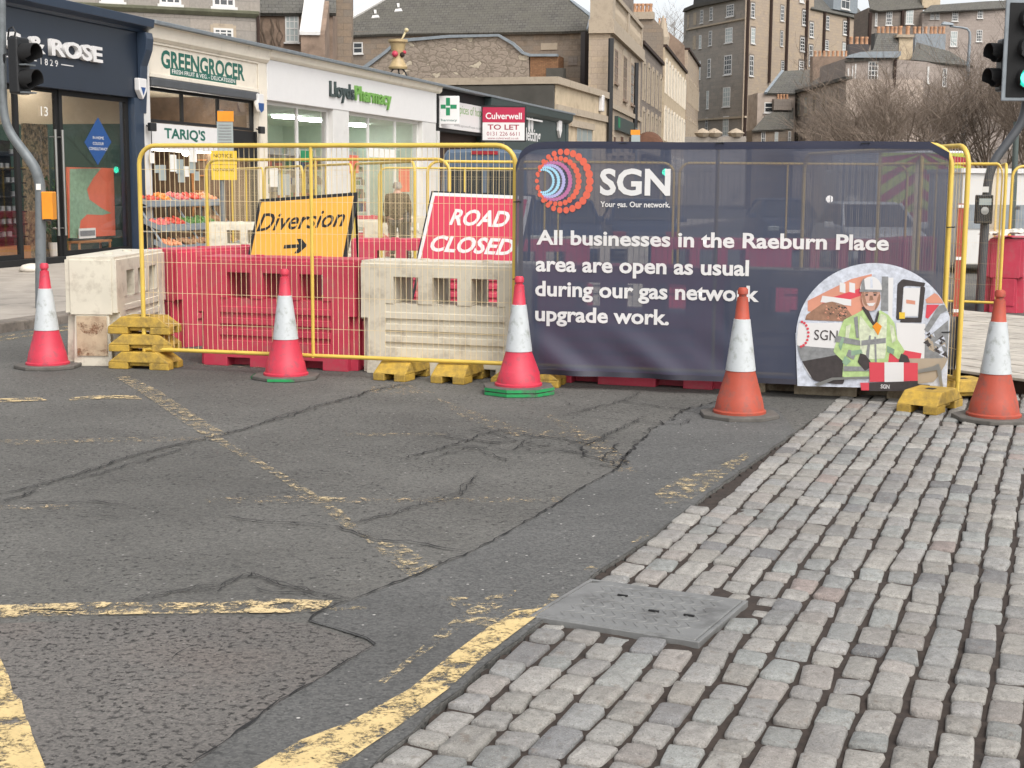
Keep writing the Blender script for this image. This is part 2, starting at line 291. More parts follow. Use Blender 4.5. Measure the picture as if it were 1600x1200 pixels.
M = dict(
    road=asphalt('old_asphalt', '5e5d5a', .75, .5, .95, None, -.012), road_rough=asphalt('coarse_asphalt', '666360', .9, .25, 1.2, '645c57', .025),
    patch=asphalt('patch_asphalt', '5b5b5a', .25, .95, 1.0), base=pm('earth_bed', '352c26', .95, var=.4, vs=20, bump=.6, bs=80),
    pave=pm('pavement_stone', '9c948a', .85, var=.12, vs=2, dirt=('6f6a63', 1.5, .5, .8), bump=.2),
    kerb=pm('kerb_stone', '756d64', .9, var=.25, vs=3, dirt=('3c3833', 4, .5, .75), bump=.3),
    crack=pm('crack_gap', '1c1b1b', .95, var=.2),
    paint=worn_paint('worn_yellow_paint', 'd2bb8e', .475, .55), paint_solid=worn_paint('thick_yellow_paint', 'd4bb86', .43, .52, 7), paint_faint=worn_paint('faint_yellow_paint', 'c0aa86', .535, .60, 14),
    paint_mid=worn_paint('half_worn_yellow_paint', 'c8b48c', .505, .60, 11),
    yel=pm('yellow_powder_coat', 'ceb050', .42, var=.10, vs=3, dirt=('8a7440', 9, .60, .8)),
    wire=pm('galvanised_wire', 'd6c298', .5, var=.1), yblk=pm('yellow_rubber_block', 'b8963a', .7, var=.22, vs=8, dirt=('6f5d34', 7, .42, .70), bump=.2),
    red=pm('red_polythene', 'b8384e', .5, var=.14, vs=3, dirt=('9a5a5c', 6, .50, .80)),
    red_dark=pm('red_polythene_shaded', 'a30f28', .45, var=.1, vs=3),
    wht=pm('dirty_white_polythene', 'cac3b2', .55, var=.1, vs=2, dirt=('8d8070', 4.5, .51, .80)),
    wht_stain=pm('stained_white_polythene', 'b0a48c', .6, var=.15, vs=4, dirt=('5f4d37', 3, .40, .66)),
    rust=pm('rust_stain', '80583c', .8, var=.3, vs=12), tan=pm('muddy_tan', 'b09c82', .7, var=.15, vs=8, dirt=('7c5f48', 5, .45, .7)),
    c_pink=pm('cone_red_plastic', 'b92f43', .55, var=.12, vs=6, dirt=('86404a', 14, .52, .72)), c_or=pm('cone_orange_plastic', 'a0432f', .62, var=.14, vs=6, dirt=('6f4a42', 13, .50, .72)),
    slv=pm('white_reflective_sleeve', 'b6babb', .4, var=.06, vs=9, dirt=('84877f', 11, .53, .72)), rub=pm('grey_recycled_rubber', '5a5651', .85, var=.2, vs=12, bump=.4), grn=pm('green_recycled_rubber', '1f8a4c', .7, var=.2, vs=10, dirt=('4a5c4c', 9, .5, .7)),
    galv=pm('grey_painted_steel', '6d7274', .5, metal=.2, var=.12, vs=4, dirt=('4b4f50', 5, .5, .8)), dgal=pm('dark_grey_steel', '4d4f52', .5, metal=.2, var=.12, vs=4), blk=pm('black_plastic', '17181a', .45, var=.2), blk2=pm('matt_black', '0f0f10', .8, var=.2),
    silver=pm('satin_steel', 'a9a9a6', .3, metal=.9, var=.05), mht=pm('bare_cast_iron', '8a8a88', .55, metal=.55, var=.12, vs=9, dirt=('5d5c5a', 5, .5, .75), bump=.25, bs=120),
    white=pm('white_paint', 'cbc9c5', .5, var=.04, vs=2, dirt=('b3aea6', 2.5, .58, .85)), cream=pm('cream_paint', 'd8cfbf', .55, var=.05, vs=2, dirt=('a99f90', 2.5, .55, .85)), pure=pm('sign_white', 'd2d0ce', .5, var=.02),
    navy=pm('navy_paint', '1f2835', .4, var=.06, vs=2), navy_lt=pm('navy_trim_paint', '2b3849', .4, var=.06, vs=2), teal=pm('dark_teal_paint', '33403f', .5, var=.08), dgreen=pm('dark_green_letter', '0f5a4c', .5, var=.05), lgreen=pm('light_green_letter', '6a9a48', .5, var=.05), mgreen=pm('cross_green', '0d7a4e', .5, var=.05),
    beige=pm('beige_interior', '8d8371', .8, var=.1, vs=1), dteal=pm('dark_green_interior', '24403c', .7, var=.1), wood=pm('warm_wood', '9a6a40', .6, var=.2, vs=6), coral=pm('coral_print', 'd0694f', .6, var=.06), sage=pm('sage_print', '7f9a80', .6, var=.2, vs=10), blue=pm('blue_vinyl', '17457e', .5, var=.05),
    mint=pm('pale_mint_interior', 'c3d2c4', .8, var=.05), paper=pm('white_paper', 'd9d8d2', .8, var=.05), orange=pm('orange_paint', 'd98a1c', .5, var=.1), maroon=pm('crimson_board', 'a8163e', .5, var=.04), mtext=pm('maroon_letter', '8e1c34', .5, var=.04),
    sign_y=pm('yellow_sign_face', 'd89e3c', .5, var=.03), sign_r=pm('red_sign_face', 'c23a50', .5, var=.03), ybrd=pm('yellow_notice', 'd8b436', .6, var=.05),
    lead=pm('lead_flashing', '7f868b', .6, var=.15), felt=pm('roof_felt', '4b4a47', .9, var=.2), dkwall=pm('dark_render', '4a4741', .9, var=.2, vs=1), dust=pm('pale_stone_trim', 'a89a87', .9, var=.15, vs=2, dirt=('6a6055', 2, .5, .8)),
    glassd=pm('dark_window_glass', '2b3034', .08, spec=.7, var=.5, vs=.6), glassl=pm('pale_blind_glass', '9fa8a6', .12, spec=.6, var=.15, vs=.5), shop=glass('shop_glass'), 
    ashlar_grey=masonry('grey_ashlar', '938e87', 'a39a90', '837d76', 1.3, .42), ashlar_brown=masonry('brown_ashlar', '998672', '8b8074', '776c61', .75, .32, noise=.6), ashlar_dark=masonry('dark_ashlar', '7d756e', '8b8076', '665e57', .8, .34), ashlar_sand=masonry('sandstone_ashlar', 'b9a68e', 'ab9c8c', '978a7c', .7, .32, stain=('4a3d33', .5, .58, .78)), ashlar_pink=masonry('pinkish_ashlar', 'a0948b', 'a99d94', '8d837b', .7, .3, noise=.7), harl=pm('pink_harling', 'a89a8e', .95, var=.14, vs=1.5, dirt=('5e5149', .8, .5, .8), bump=.3), cream_st=pm('cream_stone', 'b8a78d', .9, var=.1, vs=1.5, dirt=('8d7d68', 1.2, .5, .8)), brownplain=pm('brown_render', '857263', .95, var=.18, vs=1.2, dirt=('4f4238', 1, .5, .8)),
    rubble=rubble('rubble_stone', ['a4978a', 'bfb09b', '8b7b6c', 'ad9a84', 'a0694e', 'c8bca8', '7d7064'], '8c8174'), brick=masonry('old_brick', 'a27a58', '8d674c', '6b5a4a', .23, .08, .01),
    slate=slate('roof_slate', '6c6a66', '5c5a57', '68665e'), slate_g=slate('mossy_slate', '6c6963', '5b5853', '66635a'),
    pot=pm('terracotta_pot', 'b58b6c', .9, var=.25, vs=3), bark=pm('bare_bark', '7d6f62', .95, var=.2, vs=5), bark_d=pm('dark_bark', '675a4e', .95, var=.2, vs=5),
    banner=sheer('navy_scrim_print', '454b5d', .81, .36), cloud=pm('print_sky', 'bfc3cc', .5, var=.22, vs=26), skin=pm('skin', 'bd9280', .6, var=.08), hivis=pm('print_hivis_green', 'a6bd80', .5, var=.2, vs=24), hivis_l=pm('print_hivis_pale', 'c3c9ae', .5, var=.22, vs=26), ptgrey=pm('print_grey', '7f8080', .5, var=.22, vs=26), ptdark=pm('print_dark', '3a3433', .5, var=.22, vs=26), soil=pm('print_soil', '8e6b56', .6, var=.25, vs=20), sgnor=pm('logo_orange', 'd2604a', .5, var=.06), sgnpk=pm('logo_pink', 'b06a94', .5, var=.06), sgnlb=pm('logo_pale_blue', '9ccbe0', .5, var=.05), sgnlv=pm('logo_lilac', 'a9a6d0', .5, var=.05), ptred=pm('print_red', 'c8424e', .5, var=.04), brickpr=pm('print_brick', 'c98a72', .5, var=.1),
    vanblue=pm('blue_grey_car_paint', '46586b', .3, var=.05, spec=.6), carwhite=pm('white_car_paint', 'b9bcbe', .3, var=.05), cardark=pm('dark_blue_car_paint', '27364a', .3, var=.05), tyre=pm('tyre_rubber', '161616', .9), tail=pm('red_lens', '8c1220', .3), chev_y=pm('chevron_yellow', 'a8b43c', .5), chev_r=pm('chevron_red', '9c2038', .5),
    timber=pm('scuffed_pale_board', 'b3aca1', .8, var=.16, vs=5, dirt=('7e7870', 3, .45, .75)), dkwood=pm('dark_wet_timber', '33241d', .9, var=.2), obrown=pm('brown_recycled_plastic', '6e5c43', .85, var=.2, vs=6, dirt=('4a3d2d', 4, .45, .7)), film=pm('crumpled_white_film', 'cdc6ba', .5, var=.1, vs=20),
    green_on=lamp('green_lens_lit', (.05, 1.0, .62), 6.0), green_ring=lamp('green_lens_edge', (0, .42, .30), .8), hlamp=lamp('headlamp_lit', (1, .95, .9), 5.0), strip=lamp('shop_ceiling_lamp', (1, .93, .82), 22.0), strip_w=lamp('cool_ceiling_lamp', (.95, 1, .96), 40.0), spot=lamp('spot_lamp', (1, .95, .85), 14),
)

# ------------------------------------------------------------------ ground: base sheet, asphalt, setts, pavement
def flat(name, pts, z, mat, kind='structure'):
    b = MB(); b.add([(p[0], p[1], z) for p in pts], [tuple(range(len(pts)))]); o = b.build(name, mat, loc=(0, 0, z)); 
    if kind: o['kind'] = kind
    return o
flat('ground', [(-400, -60), (400, -60), (400, 700), (-400, 700)], -.05, M['road'])
flat('sett_bed', [(-3, -8), (12, -8), (12, 14.5), (-3, 14.5)], -.028, M['base'])
EDGE = [(600, 1180), (640, 1146), (720, 1078), (790, 1015), (850, 972), (895, 925), (940, 890), (1010, 845), (1100, 778), (1200, 706), (1290, 640)]
edge = [gnd(*p) for p in EDGE]
e0 = (edge[0] - edge[2]).normalized()
edge = [edge[0] + e0 * 10, edge[0] + e0 * 2] + edge + [Vector((2.95, 12.4, 0)), Vector((3.25, 13.2, 0))]
jr = random.Random(3)
fine = []
for a, b in zip(edge, edge[1:]):
    n = max(1, int((b - a).length / .12))
    for k in range(n):
        p = a.lerp(b, k / n); fine.append((p.x + jr.uniform(-.012, .012), p.y, 0))
fine.append(tuple(edge[-1]))
rim = fine + [(12, 13.2, 0), (300, 13.2, 0), (300, 600, 0), (-300, 600, 0), (-300, -50, 0), (fine[0][0], -50, 0)]
b = MB(); b.add([(p[0], p[1], 0) for p in rim], [tuple(range(len(rim)))]); road = b.build('road', M['road'], loc=(0, 0, 0)); road['kind'] = 'structure'
b = MB(); b.add([(p[0], p[1], 0) for p in fine] + [(p[0], p[1], -.05) for p in fine], [(i, i + 1, i + 1 + len(fine), i + len(fine)) for i in range(len(fine) - 1)])
b.build('road_edge', M['road'], loc=(0, 0, 0))['kind'] = 'structure'
# newer strip beside the setts
SEAM = [(300, 1200), (371, 1146), (437, 1098), (500, 1062), (585, 1010), (572, 1000), (520, 983), (482, 972), (500, 958), (548, 941), (640, 905), (740, 863), (835, 810), (912, 763), (965, 734), (985, 705), (1025, 668), (1075, 640), (1150, 622)]
seam = [gnd(*p) for p in SEAM]
inner = [p for p in fine if p[1] < gnd(1240, 672).y]
s0 = (seam[0] - seam[3]).normalized() * 9
pts = [tuple(seam[0] + s0)] + [tuple(p) for p in seam] + [tuple(gnd(1215, 640))] + [(p[0] - .004, p[1], 0) for p in reversed(inner)]
flat('patch_strip', pts, .004, M['patch'])
flat('coarse_patch', [gnd(*p) for p in ((0, 975), (180, 968), (330, 960), (480, 975), (585, 1010), (435, 1098), (300, 1200), (140, 1290), (-300, 1400), (-300, 1000))], .002, M['road_rough'])
def crack(pts, w=.012, jit=.012, seed=1):
    r = random.Random(seed); P = [gnd(*p) for p in pts]; mid = []
    for a, c in zip(P, P[1:]):
        n = max(2, int((c - a).length / .05)); d = (c - a).normalized(); s = Vector((-d.y, d.x, 0))
        for k in range(n): mid.append((a.lerp(c, k / n) + s * r.gauss(0, jit), s))
    mid.append((P[-1], mid[-1][1])); L = len(mid); vs = []
    for i, (p, s) in enumerate(mid):
        ww = w * r.uniform(.25, 1.2) * min(1, (i + .3) / 4, (L - i) / 4); vs += [p + s * ww / 2, p - s * ww / 2]
    return vs
cb = MB()
def cadd(pts, w=.012, jit=.012, seed=1):
    vs = crack(pts, w, jit, seed); cb.add([(v.x, v.y, .0115) for v in vs], [(2 * i, 2 * i + 1, 2 * i + 3, 2 * i + 2) for i in range(len(vs) // 2 - 1)])
cadd(SEAM[:4], .014, .006, 1); cadd(SEAM[3:7], .010, .004, 2); cadd(SEAM[6:10], .016, .006, 3); cadd(SEAM[9:16], .014, .006, 4); cadd(SEAM[14:], .018, .02, 5)
CRK = [([(250, 930), (330, 925), (375, 905), (388, 900), (430, 913), (500, 930), (548, 940)], .022), ([(375, 918), (430, 927), (540, 940)], .014), ([(170, 950), (250, 932), (340, 912)], .02),
      ([(330, 805), (420, 818), (535, 825), (575, 843), (650, 850), (700, 858), (740, 864)], .014), ([(535, 825), (610, 805), (650, 792), (690, 782), (722, 770), (735, 756), (752, 740)], .020), ([(560, 830), (575, 843)], .02), ([(660, 848), (720, 848)], .012),
      ([(615, 722), (700, 700), (750, 682), (790, 672)], .016), ([(660, 720), (740, 702), (820, 708), (880, 704), (912, 700)], .018), ([(750, 672), (820, 680), (900, 690), (930, 690), (968, 672), (1010, 652)], .022), ([(912, 722), (914, 705), (908, 698), (940, 690), (962, 695), (958, 705), (946, 718), (968, 732), (912, 724)], .016),
      ([(860, 652), (900, 650), (1000, 660), (1060, 665), (1085, 655)], .018), ([(880, 650), (920, 640), (980, 625), (1000, 612)], .02), ([(960, 626), (1060, 640), (1100, 650)], .014), ([(900, 640), (880, 626)], .01),
      ([(0, 775), (70, 757), (140, 738), (200, 715), (330, 685)], .03), ([(330, 685), (420, 660), (500, 635), (580, 612), (640, 600)], .035), ([(20, 785), (90, 787), (150, 785), (205, 792)], .012), ([(100, 755), (180, 735), (290, 700)], .02),
      ([(0, 790), (60, 768)], .04), ([(895, 760), (912, 763)], .01), ([(835, 806), (838, 812)], .01), ([(305, 1010), (250, 1040)], .01), ([(0, 960), (110, 955), (170, 956)], .012), ([(628, 720), (660, 716)], .02)]
for i, (p, w) in enumerate(CRK):
    if w < .017: cadd(p, w, .016, 20 + i)
    else:
        for k in range(3):
            q_ = [(x + rnd.uniform(-4, 4), y + rnd.uniform(-2, 2)) for x, y in p]; cadd(q_, w * .26, .020, 40 + 9 * i + k)
tb_ = MB()
for p, w in CRK:
    if w > .019:
        P = [gnd(*q) for q in p]
        for a, c in zip(P, P[1:]):
            d = (c - a).normalized(); n_ = Vector((-d.y, d.x, 0)) * w * 1.6; tb_.add([(v.x, v.y, .0055) for v in (a + n_, a - n_, c - n_, c + n_)], [(0, 1, 2, 3)])
tb_.build('crack_stain', worn_paint('dark_seam_stain', '3a3937', .52, .74, 24), loc=(0, 0, .0055))['kind'] = 'structure'
# an alligator patch in the middle of the carriageway
ar = random.Random(11)
for k in range(26):
    x = ar.uniform(700, 940); y = ar.uniform(672, 720); cadd([(x, y), (x + ar.uniform(-60, 60), y + ar.uniform(-10, 10)), (x + ar.uniform(-80, 80), y + ar.uniform(-14, 14))], .010, .012, 100 + k)
for k in range(16):
    x = ar.uniform(80, 560); y = ar.uniform(640, 900); cadd([(x, y), (x + ar.uniform(30, 80), y + ar.uniform(-9, 5))], .008, .012, 140 + k)
cb.build('road_cracks', M['crack'], loc=(0, 0, .011))['kind'] = 'structure'
def mark(polys, mat, z=.008):
    bb = MB(); 
    for p in polys: bb.add([(q.x, q.y, z) for q in (gnd(*a) for a in p)], [tuple(range(len(p)))])
    o = bb.build('road_marking', mat, loc=(0, 0, z)); o['kind'] = 'structure'
mark([[(-120, 945), (0, 948), (165, 943), (170, 962), (0, 968), (-120, 970)], [(165, 944), (300, 944), (430, 938), (520, 941), (505, 957), (440, 960), (300, 961), (168, 963)]], M['paint'])
mark([[(505, 952), (560, 950), (592, 953), (520, 957)]], M['paint_mid'])
mark([[(-20, 1000), (0, 1030), (14, 1060), (20, 1085), (34, 1098), (37, 1115), (48, 1140), (50, 1150), (70, 1200), (110, 1300), (-250, 1300), (-220, 1010)]], M['paint_solid'])
mark([[(395, 1205), (470, 1160), (545, 1132), (640, 1080), (700, 1030), (760, 985), (806, 958), (850, 952), (840, 965), (800, 995), (755, 1030), (700, 1080), (620, 1140), (575, 1170), (520, 1210), (430, 1290), (250, 1290)]], M['paint_solid'], .009)
mark([[(590, 1068), (640, 1030), (690, 985), (730, 955), (760, 935), (808, 924), (790, 945), (775, 958), (850, 948), (862, 930), (878, 930), (850, 962), (760, 985), (730, 976), (690, 1005), (640, 1040), (600, 1072)], [(690, 935), (735, 936), (740, 948), (708, 950)]], M['paint_mid'])
mark([[(548, 825), (600, 850), (628, 852), (684, 888), (640, 903), (610, 880)]], M['paint_mid'])
mark([[(180, 590), (200, 588), (250, 612), (268, 625), (310, 652), (355, 680), (325, 686), (285, 660), (240, 628)], [(325, 686), (345, 685), (460, 752), (535, 800), (560, 826), (545, 830), (500, 795), (430, 745)]], worn_paint('hatch_paint', 'c4b08a', .50, .60, 12))
mark([[(0, 624), (62, 622), (75, 627), (0, 630)], [(105, 623), (150, 619), (215, 619), (222, 625), (160, 624), (110, 627)]], M['paint'])
mark([[(-50, 689), (60, 688), (190, 685), (330, 684), (330, 690), (190, 692), (60, 696), (-50, 697)], [(320, 780), (470, 776), (540, 779), (880, 778), (880, 786), (540, 787), (450, 788), (320, 787)], [(0, 792), (120, 790), (120, 797), (0, 798)], [(680, 622), (730, 640), (820, 672), (900, 676), (890, 684), (800, 682), (720, 652)], [(540, 678), (700, 678), (700, 682), (540, 683)], [(300, 567), (400, 570), (520, 578), (400, 576), (300, 572)], [(620, 595), (680, 615), (620, 618), (560, 612)], [(840, 640), (950, 690), (1000, 742), (960, 738), (900, 690)]], M['paint_faint'])
mark([[(480, 776), (538, 780), (540, 786), (490, 784)], [(1022, 772), (1060, 750), (1110, 736), (1168, 708), (1170, 716), (1112, 762), (1075, 785), (1040, 790)], [(985, 850), (1012, 833), (1016, 838), (1000, 848)], [(912, 892), (938, 878), (943, 884), (925, 897)]], M['paint_mid'], .0085)

# granite setts: one paved surface of individually shaped stones
def inside(p, poly):
    c = False; n = len(poly)
    for i in range(n):
        a, d = poly[i], poly[(i + 1) % n]
        if (a[1] > p[1]) != (d[1] > p[1]) and p[0] < (d[0] - a[0]) * (p[1] - a[1]) / (d[1] - a[1]) + a[0]: c = not c
    return c
def edge_x(y):
    for a, c in zip(edge, edge[1:]):
        if a.y <= y <= c.y: return a.x + (c.x - a.x) * (y - a.y) / (c.y - a.y)
    return edge[0].x if y < edge[0].y else edge[-1].x
COVER = [gnd(*p) for p in ((850, 966), (922, 910), (1161, 942), (1075, 1003))]
cc = sum(COVER, Vector()) / 4; cover_out = [cc + (p - cc) * 1.07 for p in COVER]
ang = radians(68.8); se = Vector((cos(ang), sin(ang), 0)); sp_ = Vector((sin(ang), -cos(ang), 0))
sr = random.Random(5); sv = []; sf = []; sc = []
PAL = [(.345, .33, .30), (.36, .345, .315), (.35, .335, .31), (.335, .325, .305), (.36, .345, .32), (.30, .30, .29), (.38, .365, .335), (.29, .295, .285), (.34, .315, .29), (.32, .33, .315), (.31, .30, .285), (.35, .34, .325), (.37, .36, .335), (.33, .325, .31)]
def stone(c, L, W, h, rot):
    a = Vector((cos(rot), sin(rot), 0)); q = Vector((a.y, -a.x, 0)); base = len(sv)
    k = sr.uniform(.10, .22); tx, ty = sr.gauss(0, .012), sr.gauss(0, .012)
    out = []
    for sx, sy in ((-1, -1), (1, -1), (1, 1), (-1, 1)):
        jx, jy = sr.uniform(-.009, .009), sr.uniform(-.007, .007)
        X, Y = sx * (L / 2 + jx), sy * (W / 2 + jy); r = k * W * sr.uniform(.6, 1.3)
        A = (X - sx * r, Y); B = (X, Y - sy * r); Cc = (X - sx * r * .29, Y - sy * r * .29)
        out += [A, Cc, B] if sx * sy < 0 else [B, Cc, A]
    n = 12
    for f, z in ((1.0, -.04), (1.0, h - .015), (.968, h - .0055), (.90, h - .001), (.5, h + .001)):
        for (x, y) in out:
            p = c + a * (x * (f if f > .9 else f)) + q * (y * f); sv.append((p.x, p.y, z + tx * x * 2 + ty * y * 2 + sr.gauss(0, .0016)))
    sv.append((c.x, c.y, h + .002))
    for r_ in range(4):
        for i in range(n):
            j = (i + 1) % n; sf.append((base + r_ * n + i, base + r_ * n + j, base + (r_ + 1) * n + j, base + (r_ + 1) * n + i))
    for i in range(n): sf.append((base + 4 * n + i, base + 4 * n + (i + 1) % n, base + 5 * n))
    g = sr.choice(PAL); v = sr.uniform(.70, .95)
    if sr.random() < .03: g = (.34, .285, .26)
    if sr.random() < .05: g = (.225, .225, .225)
    sc.append(((g[0] * v, g[1] * v, g[2] * v), len(sf)))
q = -2.02; ci = 0
while q < 5.2:
    pitch = sr.uniform(.127, .137); W = pitch - sr.uniform(.015, .020); s = 1.2 + sr.uniform(0, .2); ph = sr.uniform(0, 6)
    while s < 14.6:
        L = sr.choice((.12, .14, .16, .17, .18, .19, .21, .24)) + sr.uniform(-.012, .012)
        m = s + L / 2; c = sp_ * (q + pitch / 2 + .006 * sin(m * 1.3 + q * .8) + .002 * sin(m * 4 + ph) + sr.gauss(0, .0018)) + se * m
        s += L + sr.uniform(.016, .026)
        if c.y > 13.3 or c.x > 6.5: continue
        ex = edge_x(c.y)
        if c.x - ex < .045: continue
        if inside((c.x, c.y), cover_out): continue
        near = min((c - p).length for p in [cc]) 
        if near < .62 and any(inside(((c + se * a + sp_ * d).x, (c + se * a + sp_ * d).y), COVER) for a in (-L / 2, L / 2) for d in (-W / 2, W / 2)):
            L *= .6; W2 = W * .7; d = (c - cc).normalized(); c = c + d * .05
            if any(inside(((c + se * a + sp_ * e).x, (c + se * a + sp_ * e).y), COVER) for a in (-L / 2, L / 2) for e in (-W2 / 2, W2 / 2)): continue
            stone(c, L, W2, -.008, ang); continue
        stone(c, L, W * sr.uniform(.93, 1.03), sr.gauss(.003, .0035), ang + sr.gauss(0, .022))
    q += pitch; ci += 1
me = bpy.data.meshes.new('sett_paving'); me.from_pydata(sv, [], sf)
at_ = me.attributes.new('tone', 'FLOAT_COLOR', 'FACE'); last = 0
for g, end in sc:
    for i in range(last, end): at_.data[i].color = (*g, 1)
    last = end
for p in me.polygons: p.use_smooth = True
t = NT('granite_setts'); a_ = t.n.new('ShaderNodeAttribute'); a_.attribute_name = 'tone'
k = t.mix(t.rng(t.noise(30, 7, .8), .3, .7), t.mix(1.0, a_.outputs['Color'], (.66, .65, .64), 'MULTIPLY'), t.mix(1.0, a_.outputs['Color'], (1.22, 1.22, 1.22), 'MULTIPLY'))
k = t.mix(t.rng(t.noise(150, 2, .5), .54, .70, 0, .55), k, '4a4743'); k = t.mix(t.rng(t.noise(170, 2, .5, t.scale((1.3, .8, 1))), .60, .72, 0, .4), k, 'c4c0b6'); k = t.mix(t.rng(t.noise(18, 4, .7), .58, .70, 0, .6), k, '6a5d52'); k = t.mix(t.rng(t.noise(1.2, 4, .6), .45, .8, 0, .35), k, '7a6f66')
t.bump(t.math('ADD', t.noise(38, 6, .75), t.math('MULTIPLY', t.noise(180, 2), .3)), .75, .012); me.materials.append(t.fin(k, .72, 0, .45))
o = bpy.data.objects.new('sett_paving', me); COL.objects.link(o); o['kind'] = 'structure'
# joint dirt: lumpy strip between the stones
gx, gy = 150, 230; vs = []; 
for j in range(gy + 1):
    for i in range(gx + 1):
        x = -1.8 + 8.2 * i / gx; y = 1.5 + 11.9 * j / gy; vs.append((x, y, -.014 + sr.gauss(0, .0025)))
b = MB(); b.add(vs, [(j * (gx + 1) + i, j * (gx + 1) + i + 1, (j + 1) * (gx + 1) + i + 1, (j + 1) * (gx + 1) + i) for j in range(gy) for i in range(gx) if vs[j * (gx + 1) + i][0] > edge_x(vs[j * (gx + 1) + i][1]) - .02])
b.build('joint_dirt', M['base'], smooth=True, loc=(0, 0, -.02))['kind'] = 'structure'

# manhole cover
cv = thing('manhole_cover', 'worn rectangular steel manhole cover with chevron tread set into the setts', 'manhole cover', tuple(cc))
ex_ = (COVER[2] - COVER[1] + COVER[3] - COVER[0]).normalized(); ey_ = Vector((-ex_.y, ex_.x, 0)); hw, hh = .345, .295
def CT(p): return cc + ex_ * p[0] + ey_ * p[1] + Vector((0, 0, p[2]))
b = MB(CT); b.prismz([(-hw, -hh), (hw, -hh), (hw, hh), (-hw + .06, hh), (-hw, hh - .05)], -.03, .012); b.build('plate', M['mht'], cv, bevel=.006)
b = MB(CT); b.box(-hw - .022, hw + .022, -hh - .022, -hh - .004, -.04, .010); b.box(-hw - .022, hw + .022, hh + .004, hh + .022, -.04, .010); b.box(-hw - .022, -hw - .004, -hh - .004, hh + .004, -.04, .010); b.box(hw + .004, hw + .022, -hh - .004, hh + .004, -.04, .010); b.build('frame', M['mht'], cv, bevel=.003)
b = MB(CT)
for r_ in range(5):
    y0 = -.21 + r_ * .105
    for i in range(12):
        x = -.275 + i * .046
        for sgn in (1, -1):
            q_ = [(x, y0), (x + .038, y0 + .045 * sgn), (x + .050, y0 + .045 * sgn), (x + .012, y0)]; c_ = (sum(v[0] for v in q_) / 4, sum(v[1] for v in q_) / 4)
            top = [(c_[0] + (v[0] - c_[0]) * .8, c_[1] + (v[1] - c_[1]) * .9, .0142) for v in q_]
            b.add([(v[0], v[1], .0121) for v in q_] + top, [(4, 5, 6, 7), (0, 1, 5, 4), (1, 2, 6, 5), (2, 3, 7, 6), (3, 0, 4, 7)])
b.build('tread', M['mht'], cv)
b = MB(CT); 
for x, y in ((-.13, .12), (.07, -.03), (.22, -.02)): b.box(x - .022, x + .022, y - .006, y + .006, .0121, .0185)
b.build('key_slot', M['blk2'], cv)

# pavement on the left with kerb
KO = gnd(0, 521); KD = Vector((.30, 1, 0)).normalized(); KN = Vector((-KD.y, KD.x, 0))
kf = Frame(KO, KD)
b = MB(kf.T); b.box(-14, 62, .3, 60, -.04, .115); b.build('pavement', M['pave'], loc=(0, 0, 0))['kind'] = 'structure'
b = MB(kf.T); u = -14
while u < 62: b.box(u, u + .9, 0, .296, -.04, .118 + rnd.uniform(-.004, .004)); u += .906
b.build('kerb', M['kerb'], loc=(0, 0, 0), bevel=.02)['kind'] = 'structure'
bb = MB(kf.T); bb.box(-3, 8, -.32, -.22, .006, .0075); bb.box(-3, 8, -.55, -.46, .006, .0075); bb.build('road_marking', M['paint_mid'], loc=(0, 0, .006))['kind'] = 'structure'

# ------------------------------------------------------------------ traffic cones
def make_cone(col, slv, rub, green=0, double=False):
    t = thing('traffic_cone', None, 'traffic cone'); z = .035 + (.035 if double else 0)
    def octo(r, z0, z1, a0=0.0): return [(r * cos(pi / 4 * k + pi / 8 + a0), r * sin(pi / 4 * k + pi / 8 + a0)) for k in range(8)]
    b = MB(); b.prismz(octo(.315, 0, 0), 0, .035)
    if double: b.prismz(octo(.318, 0, 0, .07), .036, .07)
    b.build('base', rub, t, bevel=.008)
    if green:
        b = MB(); P = octo(.319, 0, 0, .07 if double else 0)
        for k in ((4, 5, 6) if green == 1 else (3, 5)):
            a, c = Vector(P[k]), Vector(P[(k + 1) % 8]); m = (a + c).normalized() * .004
            for zz in ((.005, .031), (.040, .066)) if double else ((.006, .031),):
                b.quad((a.x + m.x, a.y + m.y, zz[0]), (c.x + m.x, c.y + m.y, zz[0]), (c.x + m.x, c.y + m.y, zz[1]), (a.x + m.x, a.y + m.y, zz[1]))
        b.build('green_edge', M['grn'], t)
    b = MB(); b.lathe([(.205, z), (.205, z + .018), (.190, z + .028), (.172, z + .12), (.168, z + .125), (.112, .36), (.060, .762), (.057, .765), (.041, .925), (.030, .93), (.030, .945), (.040, .95), (.040, .985), (.028, 1.0), (.010, 1.0)], 28)
    b.build('body', col, t, smooth=True, autos=40)
    b = MB(); b.lathe([(.113, .362), (.1165, .364), (.064, .758), (.060, .760)], 28); b.build('sleeve', slv, t, smooth=True, autos=40)
    return t
CONES = [(75, 574, 'c_pink', 'slv', 'rub', 0, False, 'red and white cone farthest left, before the end of the white barrier', 0), (447, 591, 'c_pink', 'slv', 'rub', 2, False, 'red and white cone with green base corners before the open mesh panel', 1.0), (810, 614, 'c_pink', 'slv', 'rub', 1, True, 'crumpled red and white cone on two stacked bases by the banner', 2.2), (1155, 651, 'c_or', 'slv', 'rub', 0, False, 'faded orange cone on asphalt in front of the banner wording', 3.0), (1552, 656, 'c_or', 'slv', 'rub', 0, False, 'faded orange cone on the setts beside the right end of the banner', 4.0)]
